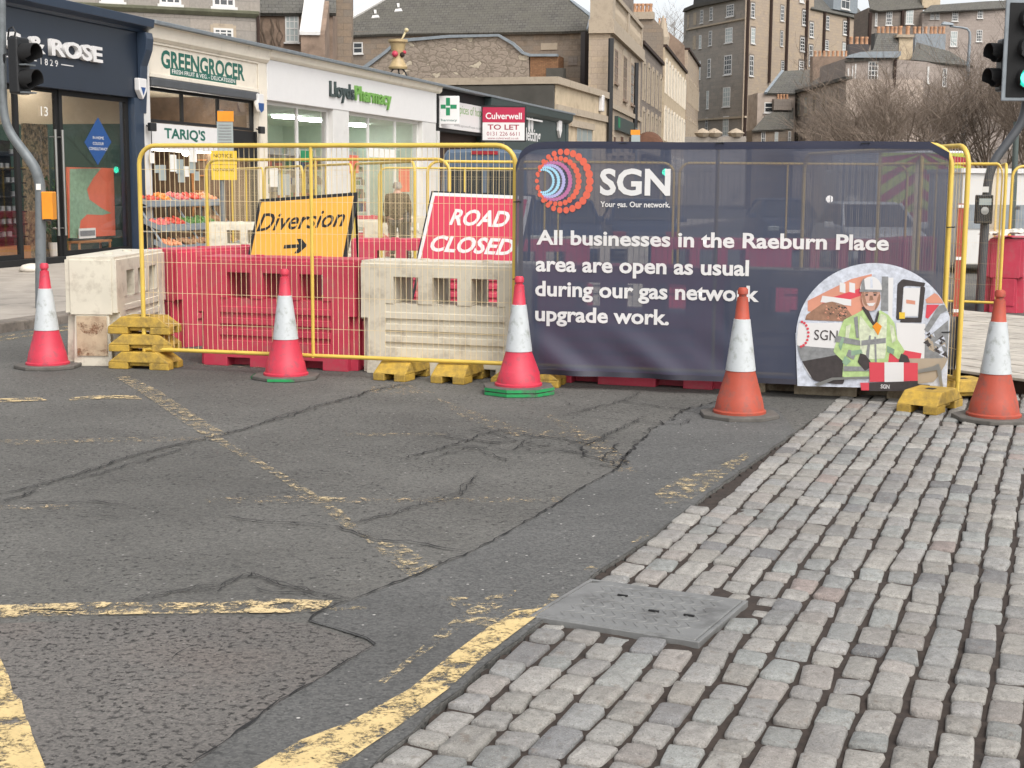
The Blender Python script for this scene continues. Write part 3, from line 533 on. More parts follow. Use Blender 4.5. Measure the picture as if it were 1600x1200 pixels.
for x, y, a, s, r_, g_, d_, lab, rz in CONES:
    t = make_cone(M[a], M[s], M[r_], g_, d_); t.location = gnd(x, y); tag(t, lab, None, 'traffic cones along the closure')
    if d_:
        body = [k for k in KIDS[t.name] if k.name.startswith('body')][0]; r = random.Random(4)
        for v in body.data.vertices:
            if .1 < v.co.z < .34: f = 1 + .05 * sin(v.co.z * 40 + 3 * math.atan2(v.co.y, v.co.x)) + r.uniform(-.02, .02); v.co.x *= f; v.co.y *= f
            
# ------------------------------------------------------------------ water filled barriers
def relief(xs, zs, cells, half, cap=.0):
    """block symmetric about y=0; cells[j][i] = inset of the face (None = hole); half(z) = half thickness"""
    b = MB(); nx, nz = len(xs) - 1, len(zs) - 1
    def dep(i, j): return None if not (0 <= i < nx and 0 <= j < nz) else cells[j][i]
    for s in (-1, 1):
        for j in range(nz):
            for i in range(nx):
                d = cells[j][i]
                if d is None: continue
                p = lambda x, z: (x, s * (half(z) - d), z)
                b.quad(p(xs[i], zs[j]), p(xs[i + 1], zs[j]), p(xs[i + 1], zs[j + 1]), p(xs[i], zs[j + 1]))
                for (di, dj) in ((1, 0), (-1, 0), (0, 1), (0, -1)):
                    o_ = dep(i + di, j + dj)
                    if o_ is not None and o_ <= d + 1e-6: continue
                    if di: x = xs[i + 1] if di > 0 else xs[i]; e = ((x, zs[j]), (x, zs[j + 1]))
                    else: z = zs[j + 1] if dj > 0 else zs[j]; e = ((xs[i], z), (xs[i + 1], z))
                    if o_ is None:
                        if s > 0: continue
                        b.quad(*[(e[0][0], -(half(e[0][1]) - d), e[0][1]), (e[1][0], -(half(e[1][1]) - d), e[1][1]), (e[1][0], half(e[1][1]) - d, e[1][1]), (e[0][0], half(e[0][1]) - d, e[0][1])])
                    else:
                        b.quad(*[(e[0][0], s * (half(e[0][1]) - d), e[0][1]), (e[1][0], s * (half(e[1][1]) - d), e[1][1]), (e[1][0], s * (half(e[1][1]) - o_), e[1][1]), (e[0][0], s * (half(e[0][1]) - o_), e[0][1])])
    return b
def make_barrier(mat, L=1.68, detail=True):
    t = thing('water_barrier', None, 'barrier')
    m = .26; w = (L - 2 * m); p = w / 3; xs = [0, .07, .13, m - .01]
    for k in range(3): xs += [m + p * k + .07, m + p * (k + 1) - .07]
    xs += [L - m + .01, L - .13, L - .07, L]
    xs = sorted(set(round(x, 4) for x in xs)); zs = [0, .085, .14, .25, .30, .36, .41, .47, .52, .58, .66, .91, .97, 1.03, 1.06]
    cells = []
    for j in range(len(zs) - 1):
        zc = (zs[j] + zs[j + 1]) / 2; row = []
        for i in range(len(xs) - 1):
            xc = (xs[i] + xs[i + 1]) / 2; d = 0.0
            mid = m - .01 < xc < L - m + .01
            if mid and .25 < zc < .30 or mid and .36 < zc < .41 or mid and .47 < zc < .52: d = .028
            if mid and .58 < zc < .66: d = .010
            if .66 < zc < .91:
                for k in range(3):
                    if m + p * k + .06 < xc < m + p * (k + 1) - .06: d = None
            if zc < .085 and (abs(xc - (m + p * .5)) < .12 or abs(xc - (L - m - p * .5)) < .12): d = .16
            if d is not None and zc > 1.03: d += .02
            if d is not None and zc < .5 and (xc > L - .07): d = .09
            if d is not None and zc < .5 and (xc < .07): d = .09
            row.append(d)
        cells.append(row)
    half = lambda z: .25 + .03 * max(0, min(1, (.62 - z) / .6))
    b = relief(xs, zs, cells, half); b.build('shell', mat, t, merge=True, bevel=.009)
    b = MB(); b.box(-.014, -.001, -.205, .205, .50, 1.03); b.box(-.012, .089, -.15, .15, .10, .49); b.build('end_panel', mat, t, bevel=.008)
    b = MB(); b.box(L + .001, L + .06, -.10, .10, .03, .47); b.build('coupling_lug', mat, t, bevel=.008)
    b = MB(); 
    for x in (L * .33, L * .70): b.lathe([(.05, 1.058), (.05, 1.072), (.04, 1.075)], 14, (x, 0, 0))
    b.build('filler_cap', mat, t)
    return t
bred = make_barrier(M['red']); bwht = make_barrier(M['wht']); bst = make_barrier(M['wht_stain'])
def place_barrier(src, first, p, ang_, label, group='interlocked plastic barriers round the works'):
    t = src if first else copy_tree(src); t.location = (p[0], p[1], 0); t.rotation_euler = (0, 0, ang_); WM[t.name] = Matrix.Translation((p[0], p[1], 0)) @ Matrix.Rotation(ang_, 4, 'Z'); tag(t, label, None, group); return t
# run beside and behind the near panels
nearW = place_barrier(bwht, True, (-4.06, 13.70), radians(88), 'dirty white barrier at the left corner, rust stained end toward the camera')
place_barrier(bred, True, (-3.80, 15.45), radians(52), 'red barrier running back from the white corner barrier')
fr = Frame(at(318, 560, 14.05), at(812, 600, 13.05) - at(318, 560, 14.05)); A0 = math.atan2(fr.u.y, fr.u.x)
def alongbar(u): p = fr.T((u, .12, 0)); return (p.x, p.y)
place_barrier(bred, False, alongbar(.02), A0, 'red barrier with three openings behind the left half of the mesh panel')
place_barrier(bwht, False, alongbar(1.76), A0, 'grimy white barrier with three openings behind the mesh panel, below the red sign')
place_barrier(bred, False, alongbar(3.50), A0, 'red barrier low behind the left half of the banner')
place_barrier(bst, True, alongbar(5.24), A0, 'brown stained barrier behind the right half of the banner, above the setts')
# second row
far_rows = [('r', 552, 19.0, 2, 'red barrier in the second row, seen between the two road signs'), ('r', 722, 19.0, 2, 'red barrier in the second row behind the red sign'), ('w', 828, 20.0, 0, 'white barrier in the second row dimly seen through the banner by the emblem'), ('r', 1010, 20.0, 0, 'red barrier in the second row behind the middle of the banner'), ('r', 1196, 20.0, -1, 'red barrier in the second row behind the banner, left of the printed worker'), ('r', 1384, 20.1, 58, 'red barrier in the second row above the printed worker'), ('w', 330, 27.0, 3, 'cream barrier beside the post with the yellow notices'), ('w', 468, 29.5, 3, 'cream barrier hidden mostly behind the yellow sign'), ('r', 505, 33.6, 0, 'far red barrier in front of the pharmacy, beside a cream one'), ('w', 592, 33.6, 0, 'small far white barrier beside the black bollard')]
for c_, x, Y, a, lab in far_rows:
    p = at(x, 380, Y); place_barrier(bred if c_ == 'r' else bwht, False, (p.x, p.y), radians(a), lab)
p = at(1569, 440, 20.5); place_barrier(bred, False, (p.x, p.y), radians(68), 'red barrier end-on beside the right signal pole, torn film on its top')
sh = M['rust']
# rust stain and recess on the near end of the corner barrier
T0 = Frame((-4.06, 13.70), (cos(radians(-2)), sin(radians(-2))))
b = MB(T0.T); b.add([(-.13, -.0165, .43), (-.14, -.0165, .40), (-.09, -.0165, .33), (.0, -.0165, .29), (.09, -.0165, .33), (.13, -.0165, .41), (.12, -.0165, .43)], [tuple(range(7))]); b.add([(-.149, -.0165, .105), (.149, -.0165, .105), (.149, -.0165, .17), (.02, -.0165, .15), (-.149, -.0165, .18)], [tuple(range(5))])
b.build('rust_stain', worn_paint('rust_smear', '86593f', .47, .64, 10), nearW)
b = MB(T0.T); b.box(-.148, .148, -.0155, -.0125, .102, .488); b.build('end_recess', M['tan'], nearW)

# ------------------------------------------------------------------ yellow feet, mesh panels, banner
def make_block():
    t = thing('fence_ballast', None, 'fence ballast'); L, W, H = .31, .165, .165; b = MB()
    lo = [(-L, -W, .065), (L, -W, .065), (L, W, .065), (-L, W, .065)]; hi = [(-L * .58, -W * .92, H), (L * .58, -W * .92, H), (L * .58, W * .92, H), (-L * .58, W * .92, H)]
    b.hull2(lo, hi); 
    for x0, x1 in ((-L, -.11), (.11, L)):
        for y0, y1 in ((-W, -.05), (.05, W)): b.box(x0, x1, y0, y1, 0, .0655)
    b.box(-.11, .11, -.13, .13, .03, .0653); b.build('block', M['yblk'], t, bevel=.008)
    b = MB(); b.box(-.05, .05, -.035, .035, H - .001, H + .0012); b.build('socket', M['blk2'], t)
    return t
blk = make_block(); first = True
BL = [(228, 563, 0, 13.62, -.20, 'bottom yellow foot of the stack of three at the left end of the mesh panel'), (228, 563, .166, 13.66, -.05, 'middle yellow foot of the stack of three at the left end of the mesh panel'), (228, 563, .332, 13.68, -.12, 'topmost yellow foot of the stack of three at the left end of the mesh panel'), (633, 578, 0, 13.05, 1.15, 'yellow foot below the mesh panel, left of two close together'), (720, 582, 0, 12.90, 1.2, 'yellow foot below the mesh panel, right of two close together'), (826, 592, 0, 12.62, -.25, 'yellow foot half hidden behind the crumpled red cone'), (1453, 636, 0, 11.35, .95, 'yellow foot on the setts at the right end of the banner'), (1500, 620, 0, 12.0, .2, 'yellow foot under the side panel behind the right cone')]
for x, y, z, Y, rz, lab in BL:
    t = blk if first else copy_tree(blk); first = False; p = at(x, y, Y); t.location = (p.x, p.y, z); t.rotation_euler = (0, 0, rz); tag(t, lab, None, 'yellow fence feet')
b = MB(); PW = 3.62
def make_panel(w=PW, z0=.17, z1=2.11, wr=.0026):
    t = thing('mesh_fence', None, 'fence'); b = MB(); R = .17; pts = [(0, 0, z0)]
    for k in range(7): a = pi - k * pi / 12; pts.append((R + R * cos(a), 0, z1 - R + R * sin(a)))
    for k in range(7): a = pi / 2 - k * pi / 12; pts.append((w - R + R * cos(a), 0, z1 - R + R * sin(a)))
    pts.append((w, 0, z0)); b.tube(pts, .0215, 10); b.tube([(0, 0, z0 + .02), (w, 0, z0 + .02)], .019, 8)
    b.add([(.0, 0, z0), (.11, 0, z0), (.08, 0, z0 + .08), (.0, 0, z0 + .13)], [(0, 1, 2, 3)]); b.tube([(0, 0, .06), (0, 0, z0)], .017, 8); b.tube([(w, 0, .06), (w, 0, z0)], .017, 8)
    b.build('frame', M['yel'], t, smooth=True, autos=50)
    b = MB(); b.tube([(w * .475, 0, z0), (w * .475, 0, z1)], .017, 8); b.build('mid_post', M['yel'], t, smooth=True, autos=50)
    b = MB(); n = int(w / .05)
    for k in range(1, n):
        x = k * w / n; top = z1 - (R - math.sqrt(max(0, R * R - (R - min(x, w - x, R)) ** 2)) if min(x, w - x) < R else 0); b.tube([(x, .019, z0 + .02), (x, .019, top)], wr, 4)
    z = z0 + .27
    while z < z1 - .05: b.tube([(.01, .023, z), (w - .01, .023, z)], wr, 4); z += .29
    b.build('mesh_infill', M['wire'], t)
    return t
pan = make_panel(wr=.0025); firstp = True; fpan = make_panel(wr=.0010); firstf = True
def place_panel(A, B, label, group='yellow mesh panels fencing off the works'):
    global firstp, firstf
    A = Vector(A); B = Vector(B); d = B - A
    if A.y < 15: t = pan if firstp else copy_tree(pan); firstp = False
    else: t = fpan if firstf else copy_tree(fpan); firstf = False
    t.location = (A.x, A.y, 0); t.rotation_euler = (0, 0, math.atan2(d.y, d.x)); t.scale = (math.hypot(d.x, d.y) / PW, 1, 1); tag(t, label, None, group); return t
L0 = at(226, 555, 13.55); L1 = at(803, 575, 12.58); B0 = at(812, 590, 12.52); B1 = at(1470, 605, 11.62)
place_panel(L0, L1, 'nearest yellow mesh panel, uncovered, left of the banner')
place_panel(B0, B1, 'yellow mesh panel that carries the printed banner')
c0 = at(1496, 600, 11.75); place_panel(c0, c0 + Vector((-.62, 3.55, 0)), 'yellow mesh panel turned back from the right end of the banner')
F1 = at(322, 250, 21.2); place_panel(F1, at(462, 255, 20.4) + Vector((1.9, 3.1, 0)) * .0 + (at(462, 255, 20.4) - F1) * 1.55, 'mesh panel in front of the greengrocer, rounded corner beside the yellow notice')
a = at(648, 253, 21.2); bq = at(360, 266, 33.0); n = 4
for k in range(n):
    p, q_ = a.lerp(bq, k / n), a.lerp(bq, (k + 1) / n - .012)
    place_panel(q_, p, ['receding mesh panel nearest the camera, right of the yellow sign', 'second receding mesh panel, behind the top of the yellow sign', 'third receding mesh panel in front of the pharmacy window', 'farthest receding mesh panel near the greengrocer stall'][k])
place_panel(at(592, 262, 28.8), at(592, 262, 28.8) + Vector((3.6, .25, 0)), 'far mesh panel behind the man in the check jacket')
f4 = at(668, 253, 21.0); place_panel(f4, f4 + Vector((3.6, .05, 0)), 'mesh panel behind the red sign and the van')
place_panel(f4 + Vector((3.68, .05, 0)), f4 + Vector((7.0, .0, 0)), 'mesh panel seen dimly through the middle of the banner')
p0 = at(1375, 250, 20.6); place_panel(p0, at(1567, 257, 19.9), 'mesh panel behind the right signal pole and push button box')
place_panel(at(1573, 257, 19.85), at(1573, 257, 19.85) + Vector((.9, 3.4, 0)), 'mesh panel turned away at the far right, left of a pair')
place_panel(at(1583, 257, 21.6), at(1583, 257, 21.6) + Vector((3.5, .8, 0)), 'mesh panel running out of the picture at the far right')
place_panel(at(1440, 262, 16.0), at(1440, 262, 16.0) + Vector((.9, 3.4, 0)), 'mesh panel behind the right part of the banner, ahead of the parked white car')
# banner
BF = Frame(B0, B1 - B0); BL_ = (B1 - B0).length
bw = thing('banner', 'dark navy see-through banner with white lettering and a round picture of a worker', 'banner', tuple(BF.O), BF.rot)
def wave(u, z):
    f = max(0, min(1, (.62 - z) / .45)) * max(0, min(1, (2.1 - u) / .8)) 
    w = .022 * f * sin(6.5 * u + 10 * z) + .012 * f * sin(15 * u + 17 * z + 1) + .006 * sin(2.3 * u + 1.0) * (1 - abs(2 * z / 2.1 - 1)) + .0035 * sin(9 * u - 2.2 * z) + .003 * sin(5 * z + 3 * u)
    g = max(0, 1 - abs(u - 1.75 - .5 * (.75 - z)) / .10) * max(0, min(1, (.85 - z) / .4)); w += .010 * g
    w += .012 * max(0, min(1, (z - 1.93) / .12)) * sin(5 * u)
    return w
b = MB(BF.T); nx, nz = 90, 48; x0, x1 = -.035, BL_ - .025; R = .24
def topz(u):
    d = u - x0
    if d < R: return 2.135 - (R - math.sqrt(max(0, R * R - (R - d) ** 2))) * .85
    d = x1 - u
    if d < .16: return 2.135 - (.16 - d) * .55
    return 2.135 + .004 * sin(3 * u)
vs = [(u, -.058 + wave(u, .12 + (topz(u) - .12) * j / nz), .12 + (topz(u) - .12) * j / nz) for j in range(nz + 1) for u in [x0 + (x1 - x0) * i / nx for i in range(nx + 1)]]
b.add(vs, [(j * (nx + 1) + i, j * (nx + 1) + i + 1, (j + 1) * (nx + 1) + i + 1, (j + 1) * (nx + 1) + i) for j in range(nz) for i in range(nx)]); b.build('scrim', M['banner'], bw, smooth=True)
b = MB(BF.T); hv = [(u, -.060 + wave(u, topz(u) - h), topz(u) - h) for h in (0, .03, .06) for u in [x0 + (x1 - x0) * i / nx for i in range(nx + 1)]]
b.add(hv, [(j * (nx + 1) + i, j * (nx + 1) + i + 1, (j + 1) * (nx + 1) + i + 1, (j + 1) * (nx + 1) + i) for j in range(2) for i in range(nx)]); b.build('top_hem', sheer('navy_hem', '2e3144', .95), bw, smooth=True)
b = MB(BF.T); hv = [(u, -.060 + wave(u, .12 + h), .12 + h) for h in (0, .045) for u in [x0 + (x1 - x0) * i / nx for i in range(nx + 1)]]
b.add(hv, [(i, i + 1, nx + 2 + i, nx + 1 + i) for i in range(nx)]); b.build('bottom_hem', pm('navy_hem_solid', '33323c', .5), bw, smooth=True)
DB = -.064
def BP(x, y, d=DB): u, z = BF.px(x, y, d); return BF.T((u, d, z))
def bwarp(q):
    return -wave((q - BF.O).dot(BF.u), q.z)
def btext(s, xl, yb, xr, yt, bold=.0, name='lettering', mat=None, space=1.0):
    """xl,yb .. xr,yb baseline ends as seen; yt = top at the left"""
    P = BP(xl, yb); Q = BP(xr, yb); uu = (BP(xl, yb) - BF.O).dot(BF.u); u2 = BF.px(xr, yb, DB)[0]
    h = BF.px(xl, yt, DB)[1] - BF.px(xl, yb, DB)[1]
    return text(s, P, BF.u, (0, 0, 1), u2 - uu, h, mat or M['pure'], bw, name, bold, off=.0, space=space, warp=bwarp)
btext('SGN', 937, 305.5, 1047, 263, .03)
btext('Your gas. Our network.', 938, 326, 1047, 314.5, .02)
btext('All businesses in the Raeburn Place', 838, 382.5, 1389, 359, .028)
btext('area are open as usual', 837, 431.5, 1170, 400, .028)
btext('during our gas network', 836, 470, 1186, 438.5, .028)
btext('upgrade work.', 836, 509, 1045, 478, .028)
# emblem: rings of dots shrinking toward the left
cx, cz = BF.px(880, 283, DB); ems = {'sgnor': MB(BF.T), 'sgnpk': MB(BF.T), 'sgnlb': MB(BF.T), 'sgnlv': MB(BF.T)}
def dot(key, u, z, ru, rz, d=DB - .001):
    n = 12; ems[key].add([(u + ru * cos(2 * pi * k / n), d - 0 + wave(u, z), z + rz * sin(2 * pi * k / n)) for k in range(n)], [tuple(range(n))])
px_ = 1 / 176.0
for R_, ox, nd, rr, key, a0, a1 in ((41, 0, 26, 5.6, 'sgnor', 0, 360), (32, -8, 26, 4.4, 'sgnor', 0, 360), (26, -15, 24, 3.2, 'sgnpk', -120, 120), (22, -21, 22, 2.7, 'sgnlv', -110, 110), (19, -26, 20, 2.4, 'sgnlb', -105, 105), (16, -31, 18, 2.0, 'sgnlb', -100, 100)):
    for k in range(nd):
        a = radians(a0 + (a1 - a0) * k / (nd if a1 - a0 == 360 else nd - 1)); rs = rr * (1 if R_ > 30 else 1) * (.8 + .25 * cos(a))
        dot(key, cx + (ox + R_ * cos(a)) * px_, cz + R_ * 1.07 * sin(a) * px_, rs * px_, rs * px_ * 1.1)
for k, m in ems.items(): m.build('emblem', M[k], bw)
# printed picture: layered flat shapes (pixel outlines placed on the banner's own plane)
pic = MB(BF.T); picm = []
DISC = []
cu_, cz_ = BF.px(1366, 524, DB); rr_ = BF.px(1366, 411, DB)[1] - cz_
def poly(pts, m, lay):
    if m not in picm: picm.append(m)
    pic.mi = picm.index(m); d = DB - .0012 * lay
    if m in ('hivis', 'hivis_l', 'soil', 'sage', 'ptdark', 'skin') and len(pts) > 4:
        for _ in range(2): pts = [(a[0] * w_ + c[0] * (1 - w_), a[1] * w_ + c[1] * (1 - w_)) for a, c in zip(pts, pts[1:] + pts[:1]) for w_ in (.75, .25)]
    P = [BF.px(x, y, d) for x, y in pts]; pic.add([(u, d + wave(u, z) * .3, z) for u, z in P], [tuple(range(len(P)))])
def discpt(a): return (1366 + 122 * cos(radians(a)), 524 - 113 * sin(radians(a)))
def clip_disc(pts, n=None):
    out = []
    for x, y in pts:
        dx, dy = (x - 1366) / 122, (y - 524) / 113; r = math.hypot(dx, dy)
        if r > .995: x, y = 1366 + dx / r * 121.4, 524 + dy / r * 112.4
        out.append((min(x, 1484), min(y, 608)))
    return out
def shape(pts, m, lay):
    dense = []
    for i in range(len(pts)):
        a, c = pts[i], pts[(i + 1) % len(pts)]
        for k in range(3): dense.append((a[0] + (c[0] - a[0]) * k / 6, a[1] + (c[1] - a[1]) * k / 6))
    poly(clip_disc(dense), m, lay)
outl = [(1243, 520)] + [(x, min(y, 609)) for x, y in [discpt(a) for a in range(178, 12, -4)]] + [(1484, 500), (1479, 609), (1246, 603)]
poly([(min(x, 1485), y) for x, y in outl], 'cloud', 0)
shape([(1262, 470), (1330, 436), (1362, 428), (1366, 480), (1320, 500), (1262, 486)], 'brickpr', 1); shape([(1285, 470), (1345, 450), (1345, 462), (1285, 482)], 'ptred', 2)
for xx in (1312, 1327): shape([(xx, 441), (xx + 9, 443), (xx + 9, 458), (xx, 456)], 'pure', 2)
shape([(1285, 462), (1330, 468), (1330, 478), (1282, 472)], 'pure', 3); shape([(1260, 492), (1285, 474), (1300, 471), (1318, 476), (1332, 494), (1322, 502), (1258, 500)], 'soil', 3)
shape([(1248, 505), (1330, 504), (1312, 545), (1244, 540)], 'pure', 4); shape([(1244, 540), (1315, 545), (1310, 570), (1244, 566)], 'ptgrey', 4); shape([(1246, 566), (1300, 556), (1318, 552), (1320, 600), (1266, 600)], 'ptdark', 5); shape([(1245, 570), (1256, 570), (1266, 600), (1250, 604)], 'pure', 5)
shape([(1388, 434), (1396, 434), (1394, 500), (1388, 500)], 'pure', 2); shape([(1378, 432), (1388, 432), (1388, 486), (1376, 486)], 'ptgrey', 2); shape([(1402, 444), (1410, 436), (1446, 442), (1444, 448), (1412, 446), (1408, 500), (1400, 500)], 'ptdark', 3); shape([(1438, 448), (1446, 448), (1440, 504), (1434, 504)], 'ptdark', 3); shape([(1408, 496), (1440, 496), (1438, 504), (1406, 504)], 'ptdark', 3); shape([(1412, 450), (1438, 450), (1434, 494), (1410, 494)], 'pure', 3); shape([(1405, 488), (1414, 488), (1414, 498), (1405, 498)], 'ybrd', 4); shape([(1416, 468), (1430, 470), (1430, 476), (1416, 474)], 'brickpr', 4)
shape([(1446, 468), (1460, 458), (1476, 466), (1474, 474), (1448, 474)], 'brickpr', 2); shape([(1448, 476), (1468, 476), (1450, 498), (1446, 496)], 'ptred', 2); shape([(1400, 504), (1446, 506), (1444, 566), (1404, 560)], 'pure', 3); shape([(1444, 515), (1466, 478), (1482, 474), (1482, 484), (1470, 490), (1450, 520)], 'ptgrey', 4); shape([(1446, 530), (1482, 500), (1482, 566), (1444, 560)], 'ptgrey', 3); shape([(1386, 548), (1406, 546), (1440, 552), (1436, 572), (1386, 566)], 'ptred', 4); shape([(1420, 560), (1482, 560), (1480, 600), (1432, 600)], 'dust', 5)
shape([(1338, 490), (1352, 482), (1360, 500), (1366, 510), (1374, 484), (1388, 492), (1398, 505), (1402, 530), (1414, 548), (1404, 562), (1390, 550), (1384, 590), (1316, 590), (1318, 565), (1302, 550), (1310, 522), (1318, 500)], 'hivis', 6)
shape([(1344, 492), (1362, 516), (1372, 508), (1376, 490), (1386, 494), (1384, 560), (1346, 562), (1342, 520)], 'hivis_l', 7); shape([(1306, 524), (1344, 532), (1344, 540), (1304, 534)], 'ptgrey', 8); shape([(1346, 532), (1384, 528), (1384, 536), (1346, 540)], 'ptgrey', 8); shape([(1318, 572), (1384, 574), (1384, 580), (1318, 580)], 'ptgrey', 8); shape([(1334, 496), (1340, 494), (1342, 528), (1338, 528)], 'ptgrey', 8); shape([(1326, 546), (1338, 550), (1334, 562), (1322, 556)], 'ptgrey', 8)
shape([(1346, 480), (1354, 478), (1366, 505), (1372, 484), (1374, 490), (1368, 514), (1358, 500)], 'ptdark', 8); shape([(1363, 510), (1370, 503), (1378, 510), (1372, 524)], 'orange', 9); shape([(1344, 552), (1352, 554), (1364, 570), (1352, 580), (1340, 566)], 'ptdark', 9); shape([(1408, 552), (1418, 556), (1422, 566), (1404, 566)], 'ptdark', 9)
head = [(1361 + 15 * cos(radians(a)), 464 - 22 * sin(radians(a))) for a in range(0, 360, 15)]; poly(head, 'skin', 9)
poly([(1361 + 17 * cos(radians(a)), 452 - 20 * sin(radians(a))) for a in range(0, 181, 12)] + [(1343, 455), (1378, 456)], 'pure', 10)
for q_, m_, l_ in (
    ([(1346, 462), (1349, 452), (1352, 466), (1356, 480), (1350, 476)], 'soil', 9.3), ([(1372, 462), (1376, 458), (1375, 470), (1370, 482), (1366, 486), (1369, 474)], 'soil', 9.3), ([(1359, 462), (1363, 462), (1365, 469), (1358, 470)], 'soil', 9.4), ([(1351, 457), (1357, 456), (1357, 458), (1351, 459)], 'soil', 9.6), ([(1364, 456), (1371, 457), (1371, 459), (1364, 458)], 'soil', 9.6),
    ([(1322, 510), (1330, 506), (1326, 528), (1320, 540)], 'hivis_l', 7.2), ([(1390, 506), (1396, 510), (1400, 532), (1394, 536)], 'hivis_l', 7.2), ([(1352, 560), (1358, 524), (1361, 524), (1357, 566)], 'ptgrey', 8.3), ([(1366, 526), (1369, 526), (1370, 566), (1367, 566)], 'ptgrey', 8.3), ([(1330, 548), (1346, 546), (1348, 552), (1330, 556)], 'sage', 8.2), ([(1386, 540), (1398, 546), (1396, 554), (1386, 550)], 'sage', 8.2), ([(1320, 556), (1330, 564), (1322, 572), (1316, 566)], 'sage', 8.2), ([(1310, 540), (1316, 526), (1319, 530), (1314, 548)], 'sage', 8.2),
    ([(1346, 440), (1350, 434), (1352, 452), (1345, 453)], 'ptgrey', 10.2), ([(1344, 452), (1378, 453), (1379, 456), (1343, 456)], 'ptgrey', 10.4), ([(1360, 434), (1363, 433), (1364, 450), (1360, 450)], 'cloud', 10.3)):
    poly(q_, m_, l_)
for k_ in range(60):
    a_ = rnd.uniform(1290, 1322); c_ = rnd.uniform(478, 500); r_ = rnd.uniform(1.2, 3); poly(clip_disc([(a_ - r_, c_), (a_, c_ - r_), (a_ + r_, c_ + r_ * .5)]), ('soil', 'brickpr', 'ptdark')[k_ % 3], 3.4)
for k_ in range(26):
    a_ = rnd.uniform(1448, 1478); c_ = rnd.uniform(520, 560); r_ = rnd.uniform(2, 6); poly(clip_disc([(a_ - r_, c_), (a_ + r_ * .3, c_ - r_), (a_ + r_, c_ + r_)]), ('ptdark', 'cloud', 'dust')[k_ % 3], 3.4)
poly([(1354, 474), (1368, 473), (1364, 478), (1358, 478)], 'pure', 11); poly([(1352, 460), (1356, 459), (1356, 462), (1352, 462)], 'ptdark', 11); poly([(1365, 459), (1370, 460), (1369, 462), (1365, 462)], 'ptdark', 11)
poly([(1358, 566), (1434, 567), (1434, 595), (1359, 597)], 'ptred', 12); poly([(1382, 566), (1412, 566), (1412, 596), (1382, 597)], 'pure', 13); poly([(1358, 598), (1434, 595), (1434, 611), (1358, 611)], 'ptdark', 12); poly([(1344, 598), (1358, 598), (1358, 610), (1346, 610)], 'ptred', 11)
poly([(1272, 600), (1300, 590), (1358, 588), (1358, 591), (1302, 594), (1278, 604)], 'silver', 12); poly([(1434, 578), (1460, 572), (1466, 568), (1470, 576), (1474, 608), (1470, 608), (1464, 578), (1434, 583)], 'silver', 12)
pic.build('printed_picture', [M[k] for k in picm], bw)
P = BP(1272, 531, DB - .008); text('SGN', P, BF.u, (0, 0, 1), .19, .085, M['ptdark'], bw, 'picture_lettering', .0, off=0)
P = BP(1376, 607, DB - .019); text('SGN', P, BF.u, (0, 0, 1), .07, .035, M['pure'], bw, 'picture_lettering', .02, off=0)
b = MB(BF.T); u0, z0 = BF.px(1256, 522, DB)
for k in range(10):
    a = radians(-80 + 160 * k / 9); u, z = u0 + .085 * cos(a) * .8 - .03, z0 + .105 * sin(a); b.add([(u + .011 * cos(2 * pi * i / 8), DB - .009, z + .011 * sin(2 * pi * i / 8)) for i in range(8)], [tuple(range(8))])
b.build('picture_emblem', M['ptred'], bw)
b = MB(BF.T)
for u, z in ((-.02, 1.62), (-.02, .95), (BL_ + .015, 1.45), (BL_ + .015, .6), (1.72, 2.12), (2.9, 2.12), (.9, 2.12)): b.tube([(u - .03, -.068, z), (u + .03, -.074, z + .004), (u + .03, .03, z), (u - .03, .03, z)], .005, 5, True)
b.build('cable_tie', M['blk'], bw)

# ------------------------------------------------------------------ temporary road signs leaning behind the barriers
def rect_sign(TL, TR, slope_px, H, name, label, face, edge_m, border=None, lean=.27):
    """rigid board: top corners TL, TR in space, left edge heading for the pixel slope_px"""
    uz = (TL - at(slope_px[0], slope_px[1], TL.y - lean)).normalized(); best = None
    for k in range(-150, 151):
        q = at(TR[0], TR[1], TL.y + k * .01); e = abs((q - TL).normalized().dot(uz))
        if best is None or e < best[0]: best = (e, q)
    ux = best[1] - TL; W = ux.length; ux.normalize(); uz = (uz - ux * uz.dot(ux)).normalized(); n = ux.cross(uz).normalized()
    base = TL - uz * H; t = thing(name, label, 'road sign', (base.x, base.y, 0))
    f = lambda p: base + ux * p[0] + uz * p[2] - n * p[1]
    b = MB(f); b.box(0, W, 0, .02, 0, H); b.build('backing', edge_m, t, bevel=.004)
    if border:
        b = MB(f); b.box(.02, W - .02, -.003, -.0005, .02, H - .02); b.build('border', border, t)
    m = .045 if not border else .06
    b = MB(f); b.box(m, W - m, -.006, -.0035, m, H - m); b.build('face', face, t)
    b = MB(f)
    for x in (.04, W - .04):
        P = f((x, .04, H - .1)); Q = f((x, .04, 0)); G = P + Vector((0, .55, 0)); b.T = None
        b.tube([P, Q + (Q - P).normalized() * max(0, Q.z / max(.01, (P - Q).normalized().z))], .014, 6); b.tube([P, (G.x, G.y, 0)], .014, 6); b.T = f
    b.build('stand', M['blk'], t)
    return t, f, ux, uz, n, W
t, f, ux, uz, n, W = rect_sign(at(405, 311, 15.9), (560, 300), (388, 395), .80, 'diversion_sign', 'yellow Diversion sign with a right arrow, black edged, leaning behind the red barrier', M['sign_y'], M['blk'])
H = .80
text('Diversion', f((.055, -.0065, H - .40)), ux, uz, W * .875, .215, M['blk'], t, 'lettering', .012, .25, off=.001)
